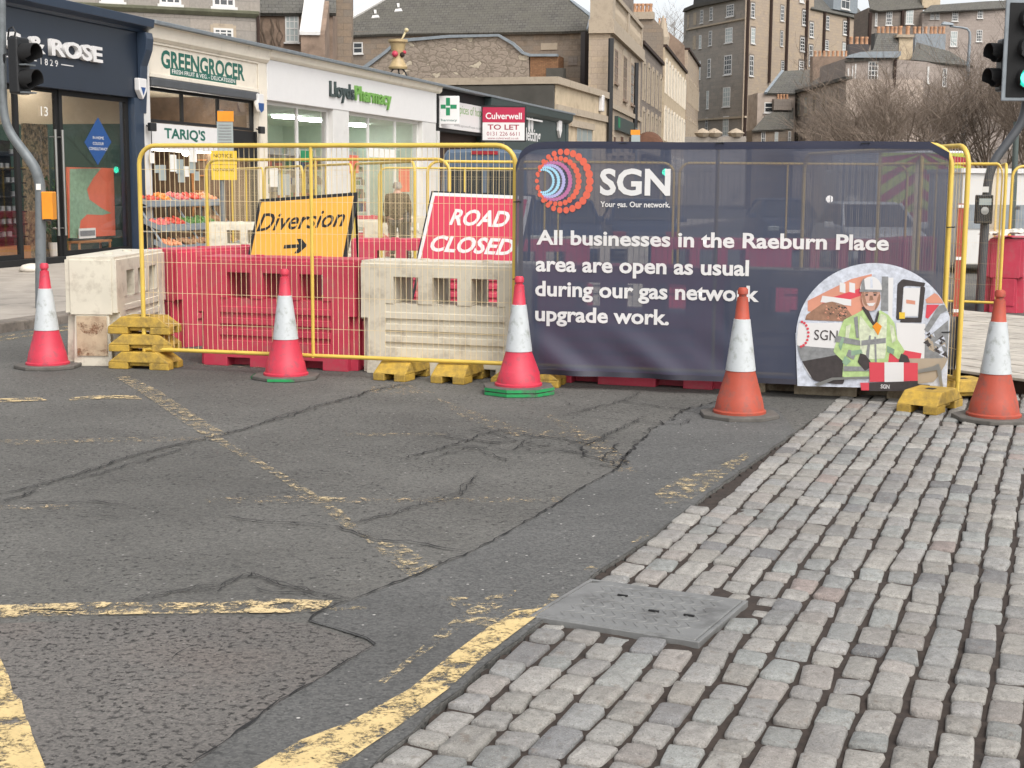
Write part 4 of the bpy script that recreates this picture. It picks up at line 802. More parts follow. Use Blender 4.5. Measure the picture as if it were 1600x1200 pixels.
b = MB(f); zc = H - .60; x0 = W * .36; b.add([(x, -.0075, z + zc) for x, z in ((x0, -.022), (x0 + .19, -.022), (x0 + .15, -.085), (x0 + .21, -.085), (x0 + .30, 0), (x0 + .21, .085), (x0 + .15, .085), (x0 + .19, .022), (x0, .022))], [tuple(range(9))]); b.build('arrow', M['blk'], t)
t, f, ux, uz, n, W = rect_sign(at(674, 298, 15.5), (834, 304), (652, 395), .86, 'road_closed_sign', 'red ROAD CLOSED sign with white border leaning behind the white barrier', M['sign_r'], M['blk'], M['pure'])
H = .86
text('ROAD', f((W * .25, -.0065, H - .39)), ux, uz, W * .57, .19, M['pure'], t, 'lettering', .03, .2, off=.001)
text('CLOSED', f((W * .115, -.0065, H - .70)), ux, uz, W * .81, .19, M['pure'], t, 'lettering', .03, .2, off=.001)

# ------------------------------------------------------------------ signal poles
p = gnd(63, 481, .118); PY = p.y
t = thing('traffic_signal', 'grey cranked signal pole on the left pavement with a black two-lens head', 'traffic light', tuple(p))
b = MB(); pts = [(63.5, 481), (63.5, 300), (62, 285), (55, 262), (38, 238), (18, 212), (8, 190), (5, 165), (4, 120), (3, 40), (2, -60)]
rr = [.068] * 4 + [.064, .060, .056, .052, .05, .05, .05]
dense = []; dr = []
for i in range(len(pts) - 1):
    for k in range(4): dense.append(at(pts[i][0] + (pts[i + 1][0] - pts[i][0]) * k / 4, pts[i][1] + (pts[i + 1][1] - pts[i][1]) * k / 4, PY)); dr.append(rr[i] + (rr[i + 1] - rr[i]) * k / 4)
for _ in range(3): dense = [dense[0]] + [(dense[i - 1] + dense[i] * 2 + dense[i + 1]) / 4 for i in range(1, len(dense) - 1)] + [dense[-1]]
b.tube(dense, dr, 14); b.build('pole', M['galv'], t, smooth=True, autos=50)
def visor(b, c, d, r=.105, L=.2):
    """open hood: a tube of rings heading along d, cut away below"""
    d = Vector(d).normalized(); s = d.cross(Vector((0, 0, 1))).normalized(); u = Vector((0, 0, 1)); vs = []; fs = []; n = 18
    for j, (l, k) in enumerate(((0, 1), (L, 1.0), (L, .93), (0, .93))):
        for i in range(n): 
            a = 2 * pi * i / n; cut = .45 if sin(a) < -.5 and j in (1, 2) else 1
            vs.append(Vector(c) + d * l * cut + (s * cos(a) + u * sin(a)) * r * k)
    for j in range(3): fs += [(j * n + i, j * n + (i + 1) % n, (j + 1) * n + (i + 1) % n, (j + 1) * n + i) for i in range(n)]
    fs.append(tuple(range(3 * n, 4 * n))); b.add(vs, fs)
hc = at(34, 103, PY - .05); hdir = Vector((.93, -.36, 0)).normalized(); hs_ = Vector((-hdir.y, hdir.x, 0))
HF = Frame((hc.x, hc.y), (hdir.x, hdir.y))
b = MB(); b.T = lambda q: Vector((hc.x, hc.y, hc.z)) + hdir * q[0] + hs_ * q[1] + Vector((0, 0, q[2])); b.box(-.12, .04, -.13, .13, -.36, .36); b.build('signal_head', M['blk'], t, bevel=.03, seg=3)
for z in (.16, -.17):
    b = MB(); visor(b, hc + hdir * .04 + Vector((0, 0, z)), hdir, .125, .20); b.build('visor', M['blk2'], t, smooth=True, autos=40)
b = MB(); b.T = lambda q: Vector((hc.x, hc.y, hc.z)) + hdir * q[0] + hs_ * q[1] + Vector((0, 0, q[2]))
for z in (.02, -.33): b.box(.04, .14, -.10, .10, z - .02, z)
b.build('bracket', M['galv'], t)
b = MB(); b.tube([at(12, 62, PY), at(14, 45, PY - .05), at(20, 42, PY - .05), at(24, 50, PY - .05), at(22, 62, PY - .05)], .012, 6); b.tube([at(6, 110, PY), at(6, 85, PY - .06), at(14, 84, PY - .06), at(20, 88, PY - .06)], .012, 6); b.build('cable', M['blk'], t)
b = MB(); q = at(77, 321, PY); b.T = lambda v: q + Vector(v); b.box(-.075, .07, -.09, .09, -.185, .18); pb = b.build('push_button_box', M['orange'], t, bevel=.012)
b = MB(); b.T = lambda v: q + Vector(v); b.box(-.05, .05, -.10, -.0905, -.20, -.175); b.build('push_button_hood', M['blk'], t)
b = MB()
for x, y in ((60, 292),):
    c = at(x, y, PY - .075); b.T = lambda v: c + Vector(v); b.box(-.03, .03, -.004, .002, -.04, .04)
b.build('sticker', M['paper'], t)

p = gnd(1530, 491, 0); PY = p.y
t = thing('traffic_signal', 'grey cranked signal pole on the right with a lit green light and push button box', 'traffic light', tuple(p))
pts = [(1530, 491), (1537, 380), (1542, 300), (1545, 275), (1554, 250), (1575, 222), (1595, 195), (1603, 170), (1607, 120), (1612, -60)]; dense = []
for i in range(len(pts) - 1):
    for k in range(4): dense.append(at(pts[i][0] + (pts[i + 1][0] - pts[i][0]) * k / 4, pts[i][1] + (pts[i + 1][1] - pts[i][1]) * k / 4, PY))
for _ in range(3): dense = [dense[0]] + [(dense[i - 1] + dense[i] * 2 + dense[i + 1]) / 4 for i in range(1, len(dense) - 1)] + [dense[-1]]
b = MB(); b.tube(dense, .063, 14); b.build('pole', M['dgal'], t, smooth=True, autos=50)
hc = at(1606, 78, PY - .25); q0 = hc
b = MB(); b.T = lambda v: q0 + Vector(v); b.box(-.33, .33, 0, .03, -.69, .69); b.build('backing_board', M['lead'], t, bevel=.05, seg=3)
b = MB(); b.T = lambda v: q0 + Vector(v); b.box(-.275, .275, -.012, -.001, -.64, .63); b.build('signal_face', M['blk2'], t, bevel=.03)
b = MB(); b.T = lambda v: q0 + Vector(v); b.box(-.17, .17, .031, .25, -.62, .62); b.build('signal_head', M['blk'], t, bevel=.03)
for z, lit in ((.42, 0), (.03, 0), (-.38, 1)):
    c = q0 + Vector((0, -.012, z)); b = MB(); visor(b, c, (0, -1, 0), .15, .16); b.build('visor', M['blk2'], t, smooth=True, autos=40)
    b = MB(); b.lathe([(.001, 0), (.135, .004), (.135, .02)], 24, (c.x, c.y - .03, c.z), 'y'); ln = b.build('lens', M['green_ring'] if lit else M['blk'], t)
    if lit:
        b = MB(); b.lathe([(.001, -.004), (.088, 0), (.088, .004)], 24, (c.x, c.y - .034, c.z), 'y'); b.build('lit_lens', M['green_on'], t)
hb = at(1566, 102, PY + .1); sd_ = Vector((-.97, -.25, 0)).normalized()
b = MB(); b.T = lambda v: hb + Vector(v); b.box(-.05, .22, -.13, .13, -.36, .36); b.build('side_head', M['blk'], t, bevel=.03)
for z in (.17, -.17):
    b = MB(); visor(b, hb + sd_ * .05 + Vector((0, 0, z)), sd_, .13, .18); b.build('side_visor', M['blk2'], t, smooth=True, autos=40)
b = MB(); q1 = at(1537, 327, PY - .12); b.T = lambda v: q1 + Vector(v); b.box(-.115, .115, -.05, .05, -.20, .20); b.build('push_button_box', M['blk'], t, bevel=.012)
b = MB(); b.T = lambda v: q1 + Vector(v); b.box(-.085, .085, -.056, -.0505, .06, .15); b.build('display', M['glassl'], t)
b = MB(); b.lathe([(.001, 0), (.055, .002), (.055, .01)], 18, (q1.x, q1.y - .06, q1.z - .02), 'y'); b.build('push_button', M['silver'], t)
b = MB(); c = at(1541, 296, PY - .07); b.T = lambda v: c + Vector(v); b.box(-.055, .035, -.004, .002, -.04, .04); b.build('sticker', M['paper'], t)
p = at(1581, 400, 22.5); t = thing('signal_post', 'slim dark green post behind the right signal pole', 'post', (p.x, p.y, 0))
b = MB(); b.tube([(p.x, p.y, 0), (at(1587, 215, 22.5).x, p.y, at(1587, 190, 22.5).z)], .045, 10); b.build('shaft', pm('slate_green_steel', '4d5855', .5), t, smooth=True, autos=50)
b = MB(); b.lathe([(.055, 0), (.055, .05), (.046, .06)], 10, (p.x + .03, p.y, 1.45)); b.build('collar', M['dgal'], t)

p = gnd(52, 424, .118); b = MB(); b.lathe([(.24, 0), (.27, .05), (.2, .12), (.06, .15)], 11, (p.x, p.y, .118)); tag(b.build('sandbag', M['film'], smooth=True), 'small pale sack lying on the pavement behind the left signal pole', 'sandbag')
# ------------------------------------------------------------------ far right: boards, film, lamp board, site cabin
b = MB(); A = gnd(1492, 577, .15); bf = Frame(A, gnd(1600, 592, .15) - A)
t = thing('footway_board', 'raised platform of pale scuffed boards at the right behind the closure', 'walkway', tuple(bf.O), bf.rot)
b = MB(); L0, L1 = A, gnd(1502, 484, .15); N = 34; st = (L1 - L0) / N
for k in range(N):
    q = L0 + st * k; h = rnd.uniform(-.004, .004); g_ = st * .97; e_ = bf.u * rnd.uniform(5.9, 6.1)
    R4 = [q, q + e_, q + e_ + g_, q + g_]; b.hull2([(v.x, v.y, .125) for v in R4], [(v.x, v.y, .15 + h) for v in R4])
b.build('planks', M['timber'], t, bevel=.004)
b = MB(bf.T); b.box(.05, 5.8, .10, .25, -.02, .124); b.box(1.6, 7, 3.4, 3.6, -.02, .124); b.build('bearer', M['dkwood'], t)
p = at(1572, 362, 20.7); r = random.Random(2); b = MB(); g = 14
vs = [(p.x - .28 + .75 * i / g, p.y - .35 + .8 * j / g, 1.075 + .09 * math.exp(-((i / g - .6) ** 2 + (j / g - .4) ** 2) * 3) + r.uniform(0, .05)) for j in range(g + 1) for i in range(g + 1)]
b.add(vs, [(j * (g + 1) + i, j * (g + 1) + i + 1, (j + 1) * (g + 1) + i + 1, (j + 1) * (g + 1) + i) for j in range(g) for i in range(g)]); tag(b.build('plastic_film', M['film']), 'crumpled whitish film lying on top of the end-on red barrier', 'plastic sheet')
p = at(1503, 380, 13.6); t = thing('barrier_board', 'narrow red and white striped board standing between the yellow posts', 'barrier board', (p.x, p.y, 0)); 
b = MB(); zt = at(1503, 318, 13.6).z; b.box(p.x - .05, p.x + .05, p.y, p.y + .03, .55, zt); b.build('board', M['c_or'], t)
b = MB()
for z in (zt - .01, 1.12, .62): b.box(p.x - .051, p.x + .051, p.y - .002, p.y + .032, z - .03, z)
b.build('stripe', M['pure'], t); b = MB(); b.tube([(p.x, p.y + .015, 0), (p.x, p.y + .015, .55)], .015, 6); b.lathe([(.12, 0), (.12, .05)], 12, (p.x, p.y + .015, 0)); b.build('foot', M['blk'], t)
p = at(1545, 290, 30); t = thing('site_cabin', 'low white cabin seen past the right signal pole', 'cabin', (p.x + 1.5, p.y + 1.2, 0)); b = MB(); b.box(p.x - .55, p.x + 4, p.y, p.y + 2.4, .2, 2.1); b.build('wall', M['white'], t, bevel=.02)
b = MB(); b.box(p.x - .6, p.x + 4.05, p.y - .05, p.y + 2.45, 2.10, 2.2); b.build('roof', M['pure'], t); b = MB(); b.box(p.x - .5, p.x + 3.5, p.y - .02, p.y - .001, .95, 1.45); b.build('band', M['lead'], t)

# ------------------------------------------------------------------ bollard, posts with notices
p = at(636, 372, 31.5); t = thing('bollard', 'black bollard on the far pavement beside the small white barrier', 'bollard', (p.x, p.y, .1)); b = MB()
b.lathe([(.10, .1), (.10, .3), (.085, .32), (.08, .95), (.105, .97), (.105, 1.02), (.085, 1.05), (.09, 1.12), (.05, 1.18), (.01, 1.2)], 16, (p.x, p.y, 0)); b.build('shaft', M['blk'], t, smooth=True, autos=40)
p = at(349, 380, 27.5); t = thing('notice_post', 'grey post carrying yellow notices and a parking sign outside the greengrocer', 'post', (p.x, p.y, .1)); Y = 27.5
b = MB(); b.tube([(p.x, p.y, .1), (p.x, p.y, at(350, 172, Y).z)], .055, 10); b.build('pole', M['galv'], t, smooth=True, autos=50)
def board(t, x0, y0, x1, y1, Y, mat, name, dy=-.07):
    a, c = at(x0, y1, Y), at(x1, y0, Y); b = MB(); b.box(a.x, c.x, Y + dy - .01, Y + dy, a.z, c.z); return b.build(name, mat, t), a, c
o, a, c = board(t, 331, 236, 371, 257, Y, M['ybrd'], 'upper_notice'); text('NOTICE', Vector((a.x + .05, Y - .081, a.z + .13)), (1, 0, 0), (0, 0, 1), .36, .07, M['blk'], t)
o, a, c = board(t, 332, 258, 371, 281, Y, M['ybrd'], 'lower_notice'); text('NO PARKING', Vector((a.x + .04, Y - .081, a.z + .16)), (1, 0, 0), (0, 0, 1), .4, .06, M['blk'], t)
o, a, c = board(t, 341, 174, 366, 190, Y, M['orange'], 'orange_plate'); o, a, c = board(t, 341, 190, 365, 240, Y + .012, M['glassl'], 'grey_plate')
b = MB()
for k in range(7): b.box(a.x + .03, c.x - .03, Y - .074, Y - .0705, c.z - .08 - k * .055, c.z - .06 - k * .055)
b.build('text_lines', M['ptgrey'], t)
p = at(994, 232, 46); t = thing('parking_sign', 'slim post with an orange and grey plate showing above the banner', 'sign', (p.x, p.y, 0)); b = MB(); b.tube([(p.x, p.y, 0), (p.x, p.y, at(994, 200, 46).z)], .04, 8); b.build('pole', M['galv'], t)
board(t, 985, 203, 1000, 211, 46, M['orange'], 'orange_plate'); board(t, 986, 211, 1000, 228, 46, M['glassl'], 'grey_plate')
p = at(1014, 226, 100); b = MB(); n = 14; vs = [(p.x + 1.0 * cos(pi * k / n), p.y - .9 * sin(pi * j / 10), p.z - .1 + 1.0 * sin(pi * k / n) * cos(pi * j / 10)) for j in range(6) for k in range(n + 1)]
b.add(vs, [(j * (n + 1) + k, j * (n + 1) + k + 1, (j + 1) * (n + 1) + k + 1, (j + 1) * (n + 1) + k) for j in range(5) for k in range(n)]); tag(b.build('awning', pm('brown_canvas', '5e4030', .9)), 'brown rounded shop awning just above the banner top', 'awning')

# ------------------------------------------------------------------ man in check jacket seen from behind
def skin_mesh(name, J, E, mat, parent, sub=2):
    me = bpy.data.meshes.new(name); me.from_pydata([j[:3] for j in J], E, []); o = bpy.data.objects.new(name, me); COL.objects.link(o)
    m = o.modifiers.new('skin', 'SKIN'); m.use_smooth_shade = True
    if not me.skin_vertices: me.skin_vertices.new() if hasattr(me.skin_vertices, 'new') else None
    for i, d in enumerate(me.skin_vertices[0].data): d.radius = (J[i][3], J[i][4] if len(J[i]) > 4 else J[i][3]); d.use_root = (i == 0)
    s = o.modifiers.new('sub', 'SUBSURF'); s.levels = s.render_levels = sub
    me.materials.append(mat); o.parent = parent; KIDS.setdefault(parent.name, []).append(o); WM[o.name] = WM[parent.name]; return o
p = at(621, 370, 32.0); P = (p.x, p.y, .115)
man = thing('person', 'balding grey haired man in brown check jacket with his back turned', 'person', P, radians(-8))
J = [(0, 0, .95, .13, .10), (0, 0, 1.2, .13, .10), (0, .01, 1.42, .13, .09), (0, .0, 1.53, .055), (0, .02, 1.62, .07, .085), (0, .02, 1.71, .065, .08)]; E = [(0, 1), (1, 2), (2, 3), (3, 4), (4, 5)]
for s in (-1, 1):
    i = len(J); J += [(s * .19, 0, 1.40, .06), (s * .25, .02, 1.14, .05), (s * .24, .12, .93, .036), (s * .24, .15, .87, .03)]; E += [(2, i), (i, i + 1), (i + 1, i + 2), (i + 2, i + 3)]
    for k in range(4): J += [(s * .24 + (k - 1.5) * .018, .17, .80 - .012 * (k % 3), .009), (s * .24 + (k - 1.5) * .018, .175, .76, .008)]; j = len(J); E += [(i + 3, j - 2), (j - 2, j - 1)]
    J += [(s * .205, .18, .85, .010)]; E += [(i + 3, len(J) - 1)]
    i = len(J); J += [(s * .10, 0, .86, .09), (s * .11, .01, .48, .06), (s * .11, -.02, .09, .045), (s * .12, .12, .04, .035)]; E += [(0, i), (i, i + 1), (i + 1, i + 2), (i + 2, i + 3)]
skin_mesh('body', J, E, M['skin'], man)
t = NT('brown_check_cloth'); ck = t.n.new('ShaderNodeTexChecker'); ck.inputs['Scale'].default_value = 22; t.l.new(t.tc, ck.inputs[0]); ck.inputs[1].default_value = lin('3c3328'); ck.inputs[2].default_value = lin('5a4c38'); CK = t.fin(ck.outputs[0], .9)
J = [(0, 0, .84, .20, .15), (0, 0, 1.1, .20, .15), (0, .0, 1.38, .20, .13), (0, 0, 1.49, .09, .08)]; E = [(0, 1), (1, 2), (2, 3)]
for s in (-1, 1): i = len(J); J += [(s * .21, 0, 1.40, .09), (s * .27, .02, 1.14, .075), (s * .25, .12, .95, .055)]; E += [(2, i), (i, i + 1), (i + 1, i + 2)]
skin_mesh('jacket', J, E, CK, man)
J = [(0, 0, .9, .16, .12)]; E = []
for s in (-1, 1): i = len(J); J += [(s * .10, 0, .82, .105), (s * .11, .01, .48, .085), (s * .11, -.01, .10, .07)]; E += [(0, i), (i, i + 1), (i + 1, i + 2)]
skin_mesh('trousers', J, E, pm('dark_trousers', '26262a', .9), man)
b = MB(); b.T = lambda v: Vector(P) + Matrix.Rotation(radians(-8), 3, 'Z') @ Vector(v)
vs = []; n = 14
for j, z in enumerate((1.58, 1.62, 1.66, 1.70, 1.725)):
    for k in range(n):
        a = pi + pi * k / (n - 1); rx, ry = .092 - .012 * max(0, j - 2), .108 - .012 * max(0, j - 2); vs.append((rx * cos(a) * 1.02, .02 + ry * sin(a) * 1.02, z))
b.add(vs, [(j * n + k, j * n + k + 1, (j + 1) * n + k + 1, (j + 1) * n + k) for j in range(4) for k in range(n - 1)]); b.build('hair', pm('grey_hair', '8d8780', .9, var=.3, vs=30), man, smooth=True)
for s in (-1, 1):
    b = MB(); b.T = lambda v: Vector(P) + Matrix.Rotation(radians(-8), 3, 'Z') @ Vector(v); b.ball((s * .09, .03, 1.625), .022, 8, 5, 1.6); b.build('ear', M['skin'], man, smooth=True)
    b = MB(); b.T = lambda v: Vector(P) + Matrix.Rotation(radians(-8), 3, 'Z') @ Vector(v); b.hull2([(s * .11 - .05, -.08, 0), (s * .11 + .05, -.08, 0), (s * .13 + .045, .18, 0), (s * .13 - .045, .18, 0)], [(s * .11 - .045, -.07, .10), (s * .11 + .045, -.07, .10), (s * .13 + .035, .15, .05), (s * .13 - .035, .15, .05)]); b.build('shoe', M['blk'], man, bevel=.015)

# ------------------------------------------------------------------ vehicles
def wheel(t, T, x, y, r, w):
    b = MB(T); b.lathe([(r * .62, -w / 2), (r * .95, -w / 2), (r, -w * .3), (r, w * .3), (r * .95, w / 2), (r * .62, w / 2)], 22, (x, y, r), 'x'); wh = b.build('wheel', M['tyre'], t, smooth=True, autos=40)
    b = MB(T); b.lathe([(.03, -w * .42), (r * .6, -w * .40), (r * .62, w * .40), (.03, w * .42)], 16, (x, y, r), 'x'); b.build('rim', M['silver'], wh)
def van(x, Y, W, Hh, L, mat, label, away=True):
    p = at(x, 300, Y); s = 1 if away else -1
    t = thing('parked_van', label, 'van', (p.x, p.y, 0)); T = lambda q: Vector((p.x + q[0], p.y + q[1], q[2]))
    def ring(y, f, z0, z1): 
        w = W / 2 * f; r = .16; return [(-w, y, z0), (w, y, z0), (w * 1.0, y, z0 + (z1 - z0) * .5), (w * .93, y, z1 - r), (w * .84, y, z1 - .03), (0, y, z1), (-w * .84, y, z1 - .03), (-w * .93, y, z1 - r), (-w, y, z0 + (z1 - z0) * .5)]
    rings = [ring(0, .97, .32, Hh - .05), ring(.15, 1, .30, Hh), ring(L - 1.6, 1, .30, Hh), ring(L - .9, .97, .30, Hh * .80), ring(L - .25, .93, .32, Hh * .52), ring(L, .86, .36, Hh * .42)]
    b = MB(T)
    for a_, c_ in zip(rings, rings[1:]): n = len(a_); b.add(a_ + c_, [(i, (i + 1) % n, n + (i + 1) % n, n + i) for i in range(n)])
    b.add(rings[0], [tuple(range(9))]); b.add(rings[-1], [tuple(range(9))]); b.build('body', mat, t, merge=True, bevel=.03)
    for sx in (-1, 1):
        b = MB(T); w = W * .43; b.prism([(sx * .05, Hh * .56), (sx * w, Hh * .56), (sx * w * .93, Hh * .84), (sx * .05, Hh * .84)], -.012, .03); b.build('rear_window', M['glassd'], t, bevel=.01)
        b = MB(T); b.box(sx * W * .465 - .05, sx * W * .465 + .05, -.03, .05, .75, 1.25); b.build('tail_lamp', M['tail'], t, bevel=.01)
        for yy in (.9, L - .95): wheel(t, T, sx * (W / 2 - .14), yy, .34, .22)
        b = MB(T); b.box(sx * (W / 2 + .12) - .1, sx * (W / 2 + .12) + .1, L - 1.5, L - 1.4, 1.25, 1.55); b.build('mirror', M['blk'], t, bevel=.02)
    b = MB(T); b.box(-W * .47, W * .47, -.08, .10, .34, .56); b.build('bumper', M['blk'], t, bevel=.03)
    b = MB(T); b.box(-.30, .30, -.03, .02, Hh - .14, Hh - .06); b.build('brake_lamp', M['tail'], t); b = MB(T); b.box(-.26, .26, -.02, .01, .80, .92); b.build('number_plate', M['ybrd'], t)
    return t
van(757, 33, 2.02, 2.62, 4.9, M['vanblue'], 'tall blue grey van seen from behind, above the red sign')
def car(x, Y, mat, label, front=True, W=1.8, H=1.48, L=4.2):
    p = at(x, 320, Y); t = thing('parked_car', label, 'car', (p.x, p.y, 0)); T = lambda q: Vector((p.x + q[0], p.y + q[1], q[2]))
    def ring(y, w, z0, z1, top): return [(-w, y, z0), (w, y, z0), (w * 1.02, y, (z0 + z1) / 2), (w * top, y, z1), (-w * top, y, z1), (-w * 1.02, y, (z0 + z1) / 2)]
    h = W / 2; rs = [ring(0, h * .86, .32, .70, .92), ring(.25, h * .97, .24, .84, .90), ring(1.1, h, .22, .98, .90), ring(2.3, h, .22, 1.0, .90), ring(L - .5, h * .98, .24, .98, .9), ring(L, h * .88, .34, .88, .9)]
    b = MB(T)
    for a_, c_ in zip(rs, rs[1:]): n = 6; b.add(a_ + c_, [(i, (i + 1) % n, n + (i + 1) % n, n + i) for i in range(n)])
    b.add(rs[0], [tuple(range(6))]); b.add(rs[-1], [tuple(range(6))]); b.build('body', mat, t, merge=True, bevel=.04)
    b = MB(T); g0 = [(-h * .86, .95, .97), (h * .86, .95, .97), (h * .88, L - .45, .97), (-h * .88, L - .45, .97)]; g1 = [(-h * .68, 1.75, H - .05), (h * .68, 1.75, H - .05), (h * .66, L - 1.1, H - .05), (-h * .66, L - 1.1, H - .05)]; b.hull2(g0, g1); b.build('window', M['glassd'], t, bevel=.03)
    b = MB(T); b.hull2([(-h * .70, 1.68, H - .055), (h * .70, 1.68, H - .055), (h * .68, L - 1.0, H - .055), (-h * .68, L - 1.0, H - .055)], [(-h * .60, 1.85, H), (h * .60, 1.85, H), (h * .58, L - 1.2, H), (-h * .58, L - 1.2, H)]); b.build('roof', mat, t, bevel=.02)
    for s in (-1, 1):
        b = MB(T); b.tube([(s * h * .87, .93, .97), (s * h * .69, 1.74, H - .04)], .035, 6); b.tube([(s * h * .67, L - 1.05, H - .05), (s * h * .87, L - .45, .97)], .035, 6); b.build('pillar', mat, t)
        b = MB(T); b.box(s * h * .70 - .16, s * h * .70 + .16, -.02, .12, .58, .72); b.build('headlight', M['glassl'] if front else M['tail'], t, bevel=.02)
        b = MB(T); b.box(s * (h + .12) - .10, s * (h + .12) + .10, 1.25, 1.33, .92, 1.06); b.build('mirror', mat, t, bevel=.02)
        for yy in (.85, L - .8): wheel(t, T, s * (h - .11), yy, .31, .2)
    b = MB(T); b.box(-h * .5, h * .5, -.02, .06, .36, .52); b.build('grille', M['blk'], t); b = MB(T); b.box(-.26, .26, -.03, -.021, .52, .62); b.build('number_plate', M['pure'], t)
    return t
car(1395, 29.5, M['carwhite'], 'white car facing the camera, seen through the banner above the printed worker')
car(885, 31, M['cardark'], 'dark blue car seen through the banner below the emblem')
car(1010, 34, M['cardark'], 'dark car seen through the banner below the large initials', False)
car(1245, 40, M['cardark'], 'dark car with one lit headlamp behind the middle of the banner')
p = at(1295, 311, 39.8); b = MB(); b.ball((p.x, p.y - .1, p.z), .10, 12, 8); tag(b.build('headlamp', M['hlamp'], smooth=True), 'single bright white lamp glowing through the banner', 'lamp')
p = at(1440, 300, 36); t = thing('service_truck', 'tall truck rear with yellow and red chevrons behind the right end of the banner', 'truck', (p.x, p.y, 0)); T = lambda q: Vector((p.x + q[0], p.y + q[1], q[2])); 
b = MB(T); b.box(-1.15, 1.15, 0, 5, .75, 2.72); b.build('box_body', M['carwhite'], t, bevel=.04); b = MB(T); b.box(-1.05, 1.05, 5.05, 6.8, .6, 2.3); b.build('cab', M['carwhite'], t, bevel=.1)
b = MB(T); b.box(-1.10, 1.10, -.02, -.001, .85, 2.66); b.build('rear_panel', M['chev_r'], t)
b = MB(T)
for k in range(5):
    z = .55 + k * .5
    for s in (-1, 1): 
        P4 = [(s * 1.1, max(.85, min(2.66, z))), (s * .0, max(.85, min(2.66, z + .75))), (0, max(.85, min(2.66, z + 1.0))), (s * 1.1, max(.85, min(2.66, z + .25)))]
        b.add([(a_, -.026, z_) for a_, z_ in P4], [(0, 1, 2, 3)])
b.build('chevron', M['chev_y'], t)
for s in (-1, 1):
    for yy in (1.2, 5.9): wheel(t, T, s * .98, yy, .45, .28)
    b = MB(T); b.box(s * .95 - .12, s * .95 + .12, -.05, 0, .6, .74); b.build('tail_lamp', M['tail'], t)
# small signal lights beyond the banner
for x, y, Y, lab in ((1040, 269, 45, 'distant signal with a green light by the last of the large initials'), (1335, 284, 45, 'distant signal with a green light right of the middle of the banner')):
    p = at(x, y, Y); t = thing('traffic_signal', lab, 'traffic light', (p.x, p.y + .2, 0), 0, 'distant traffic lights behind the banner'); b = MB(); b.tube([(p.x, p.y + .25, 0), (p.x, p.y + .25, p.z + .9)], .05, 8); b.build('pole', M['galv'], t)
    b = MB(); b.box(p.x - .16, p.x + .16, p.y, p.y + .2, p.z - .2, p.z + .85); b.build('signal_head', M['blk'], t, bevel=.02); b = MB(); b.lathe([(.001, 0), (.11, .01), (.11, .03)], 16, (p.x, p.y - .04, p.z), 'y'); b.build('lit_lens', M['green_on'], t)
    b = MB(); 
    for dz in (.30, .60): visor(b, Vector((p.x, p.y, p.z + dz)), (0, -1, 0), .11, .14)
    b.build('visor', M['blk2'], t)

# ------------------------------------------------------------------ row of single storey shops on the left
SO = gnd(60, 411, .15); S = Frame(SO, (.28, 1)); ST = S.T
FL = .12
def shop(name, label, u): return thing(name, label, 'shop', tuple(S.T((u, 0, 0))), S.rot)
def sbox(t, name, mat, u0, u1, d0, d1, z0, z1, bevel=0.0):
    b = MB(ST); b.box(u0, u1, d0, d1, z0, z1); return b.build(name, mat, t, bevel=bevel)
def room(t, u0, u1, z1, wallm, floorm, ceilm, depth=5.0, upper=None, zu=2.4):
    b = MB(ST); b.box(u0, u1, depth, depth + .1, FL, zu if upper else z1); b.box(u0 - .1, u0, .1, depth + .1, FL, zu if upper else z1); b.box(u1, u1 + .1, .1, depth + .1, FL, zu if upper else z1); b.build('interior_wall', wallm, t)
    if upper: b = MB(ST); b.box(u0, u1, depth, depth + .1, zu, z1); b.box(u0 - .1, u0, .1, depth + .1, zu, z1); b.box(u1, u1 + .1, .1, depth + .1, zu, z1); b.build('interior_wall', upper, t)
    sbox(t, 'interior_floor', floorm, u0, u1, .05, depth, FL - .05, FL + .02); sbox(t, 'ceiling', ceilm, u0 - .1, u1 + .1, .32, depth + .1, z1, z1 + .1)
def glazing(t, u0, u1, z0, z1, d, fm, posts=(), rails=(), fw=.05, nm='window'):
    b = MB(ST); b.box(u0, u0 + fw, d - .03, d + .05, z0, z1); b.box(u1 - fw, u1, d - .03, d + .05, z0, z1); b.box(u0 + fw, u1 - fw, d - .03, d + .05, z0, z0 + fw); b.box(u0 + fw, u1 - fw, d - .03, d + .05, z1 - fw, z1)
    for p in posts: b.box(p - fw / 2, p + fw / 2, d - .028, d + .048, z0 + fw, z1 - fw)
    for r_ in rails: b.box(u0 + fw, u1 - fw, d - .026, d + .046, r_ - fw / 2, r_ + fw / 2)
    f = b.build(nm, fm, t); b = MB(ST); b.box(u0 + fw, u1 - fw, d + .004, d + .012, z0 + fw, z1 - fw); b.build('pane', M['shop'], f); return f
U = S.U
# --- navy paint shop
uL, uR = -7.0, U(216, 0, 100); t = shop('paint_shop', 'navy blue shop with white lettering on its fascia and tall dark glazed front', (uL + uR) / 2)
zfb, zct = 3.68, 5.14
sbox(t, 'fascia', M['navy'], uL, uR, -.06, .3, zfb, zct, .01)
b = MB(ST); b.prismx([(-.10, zct), (-.16, zct + .06), (-.34, zct + .12), (-.36, zct + .30), (.3, zct + .30), (.3, zct)], uL, uR + .15); b.build('cornice', M['navy_lt'], t, bevel=.01)
b = MB(ST); b.prismx([(-.065, 3.35), (-.10, 3.35), (-.13, 3.8), (-.16, 4.4), (-.30, 4.75), (-.33, 5.0), (-.30, 5.139), (-.065, 5.139)], uR - .16, uR + .14); b.build('bracket', M['navy_lt'], t, bevel=.02)
u1 = U(207, 0, 250)
sbox(t, 'pilaster', M['navy_lt'], u1, uR + .02, -.10, .3, FL, zfb - .002, .01)
sbox(t, 'plinth', M['blk2'], uL, u1, -.04, .25, FL - .1, FL + .12)
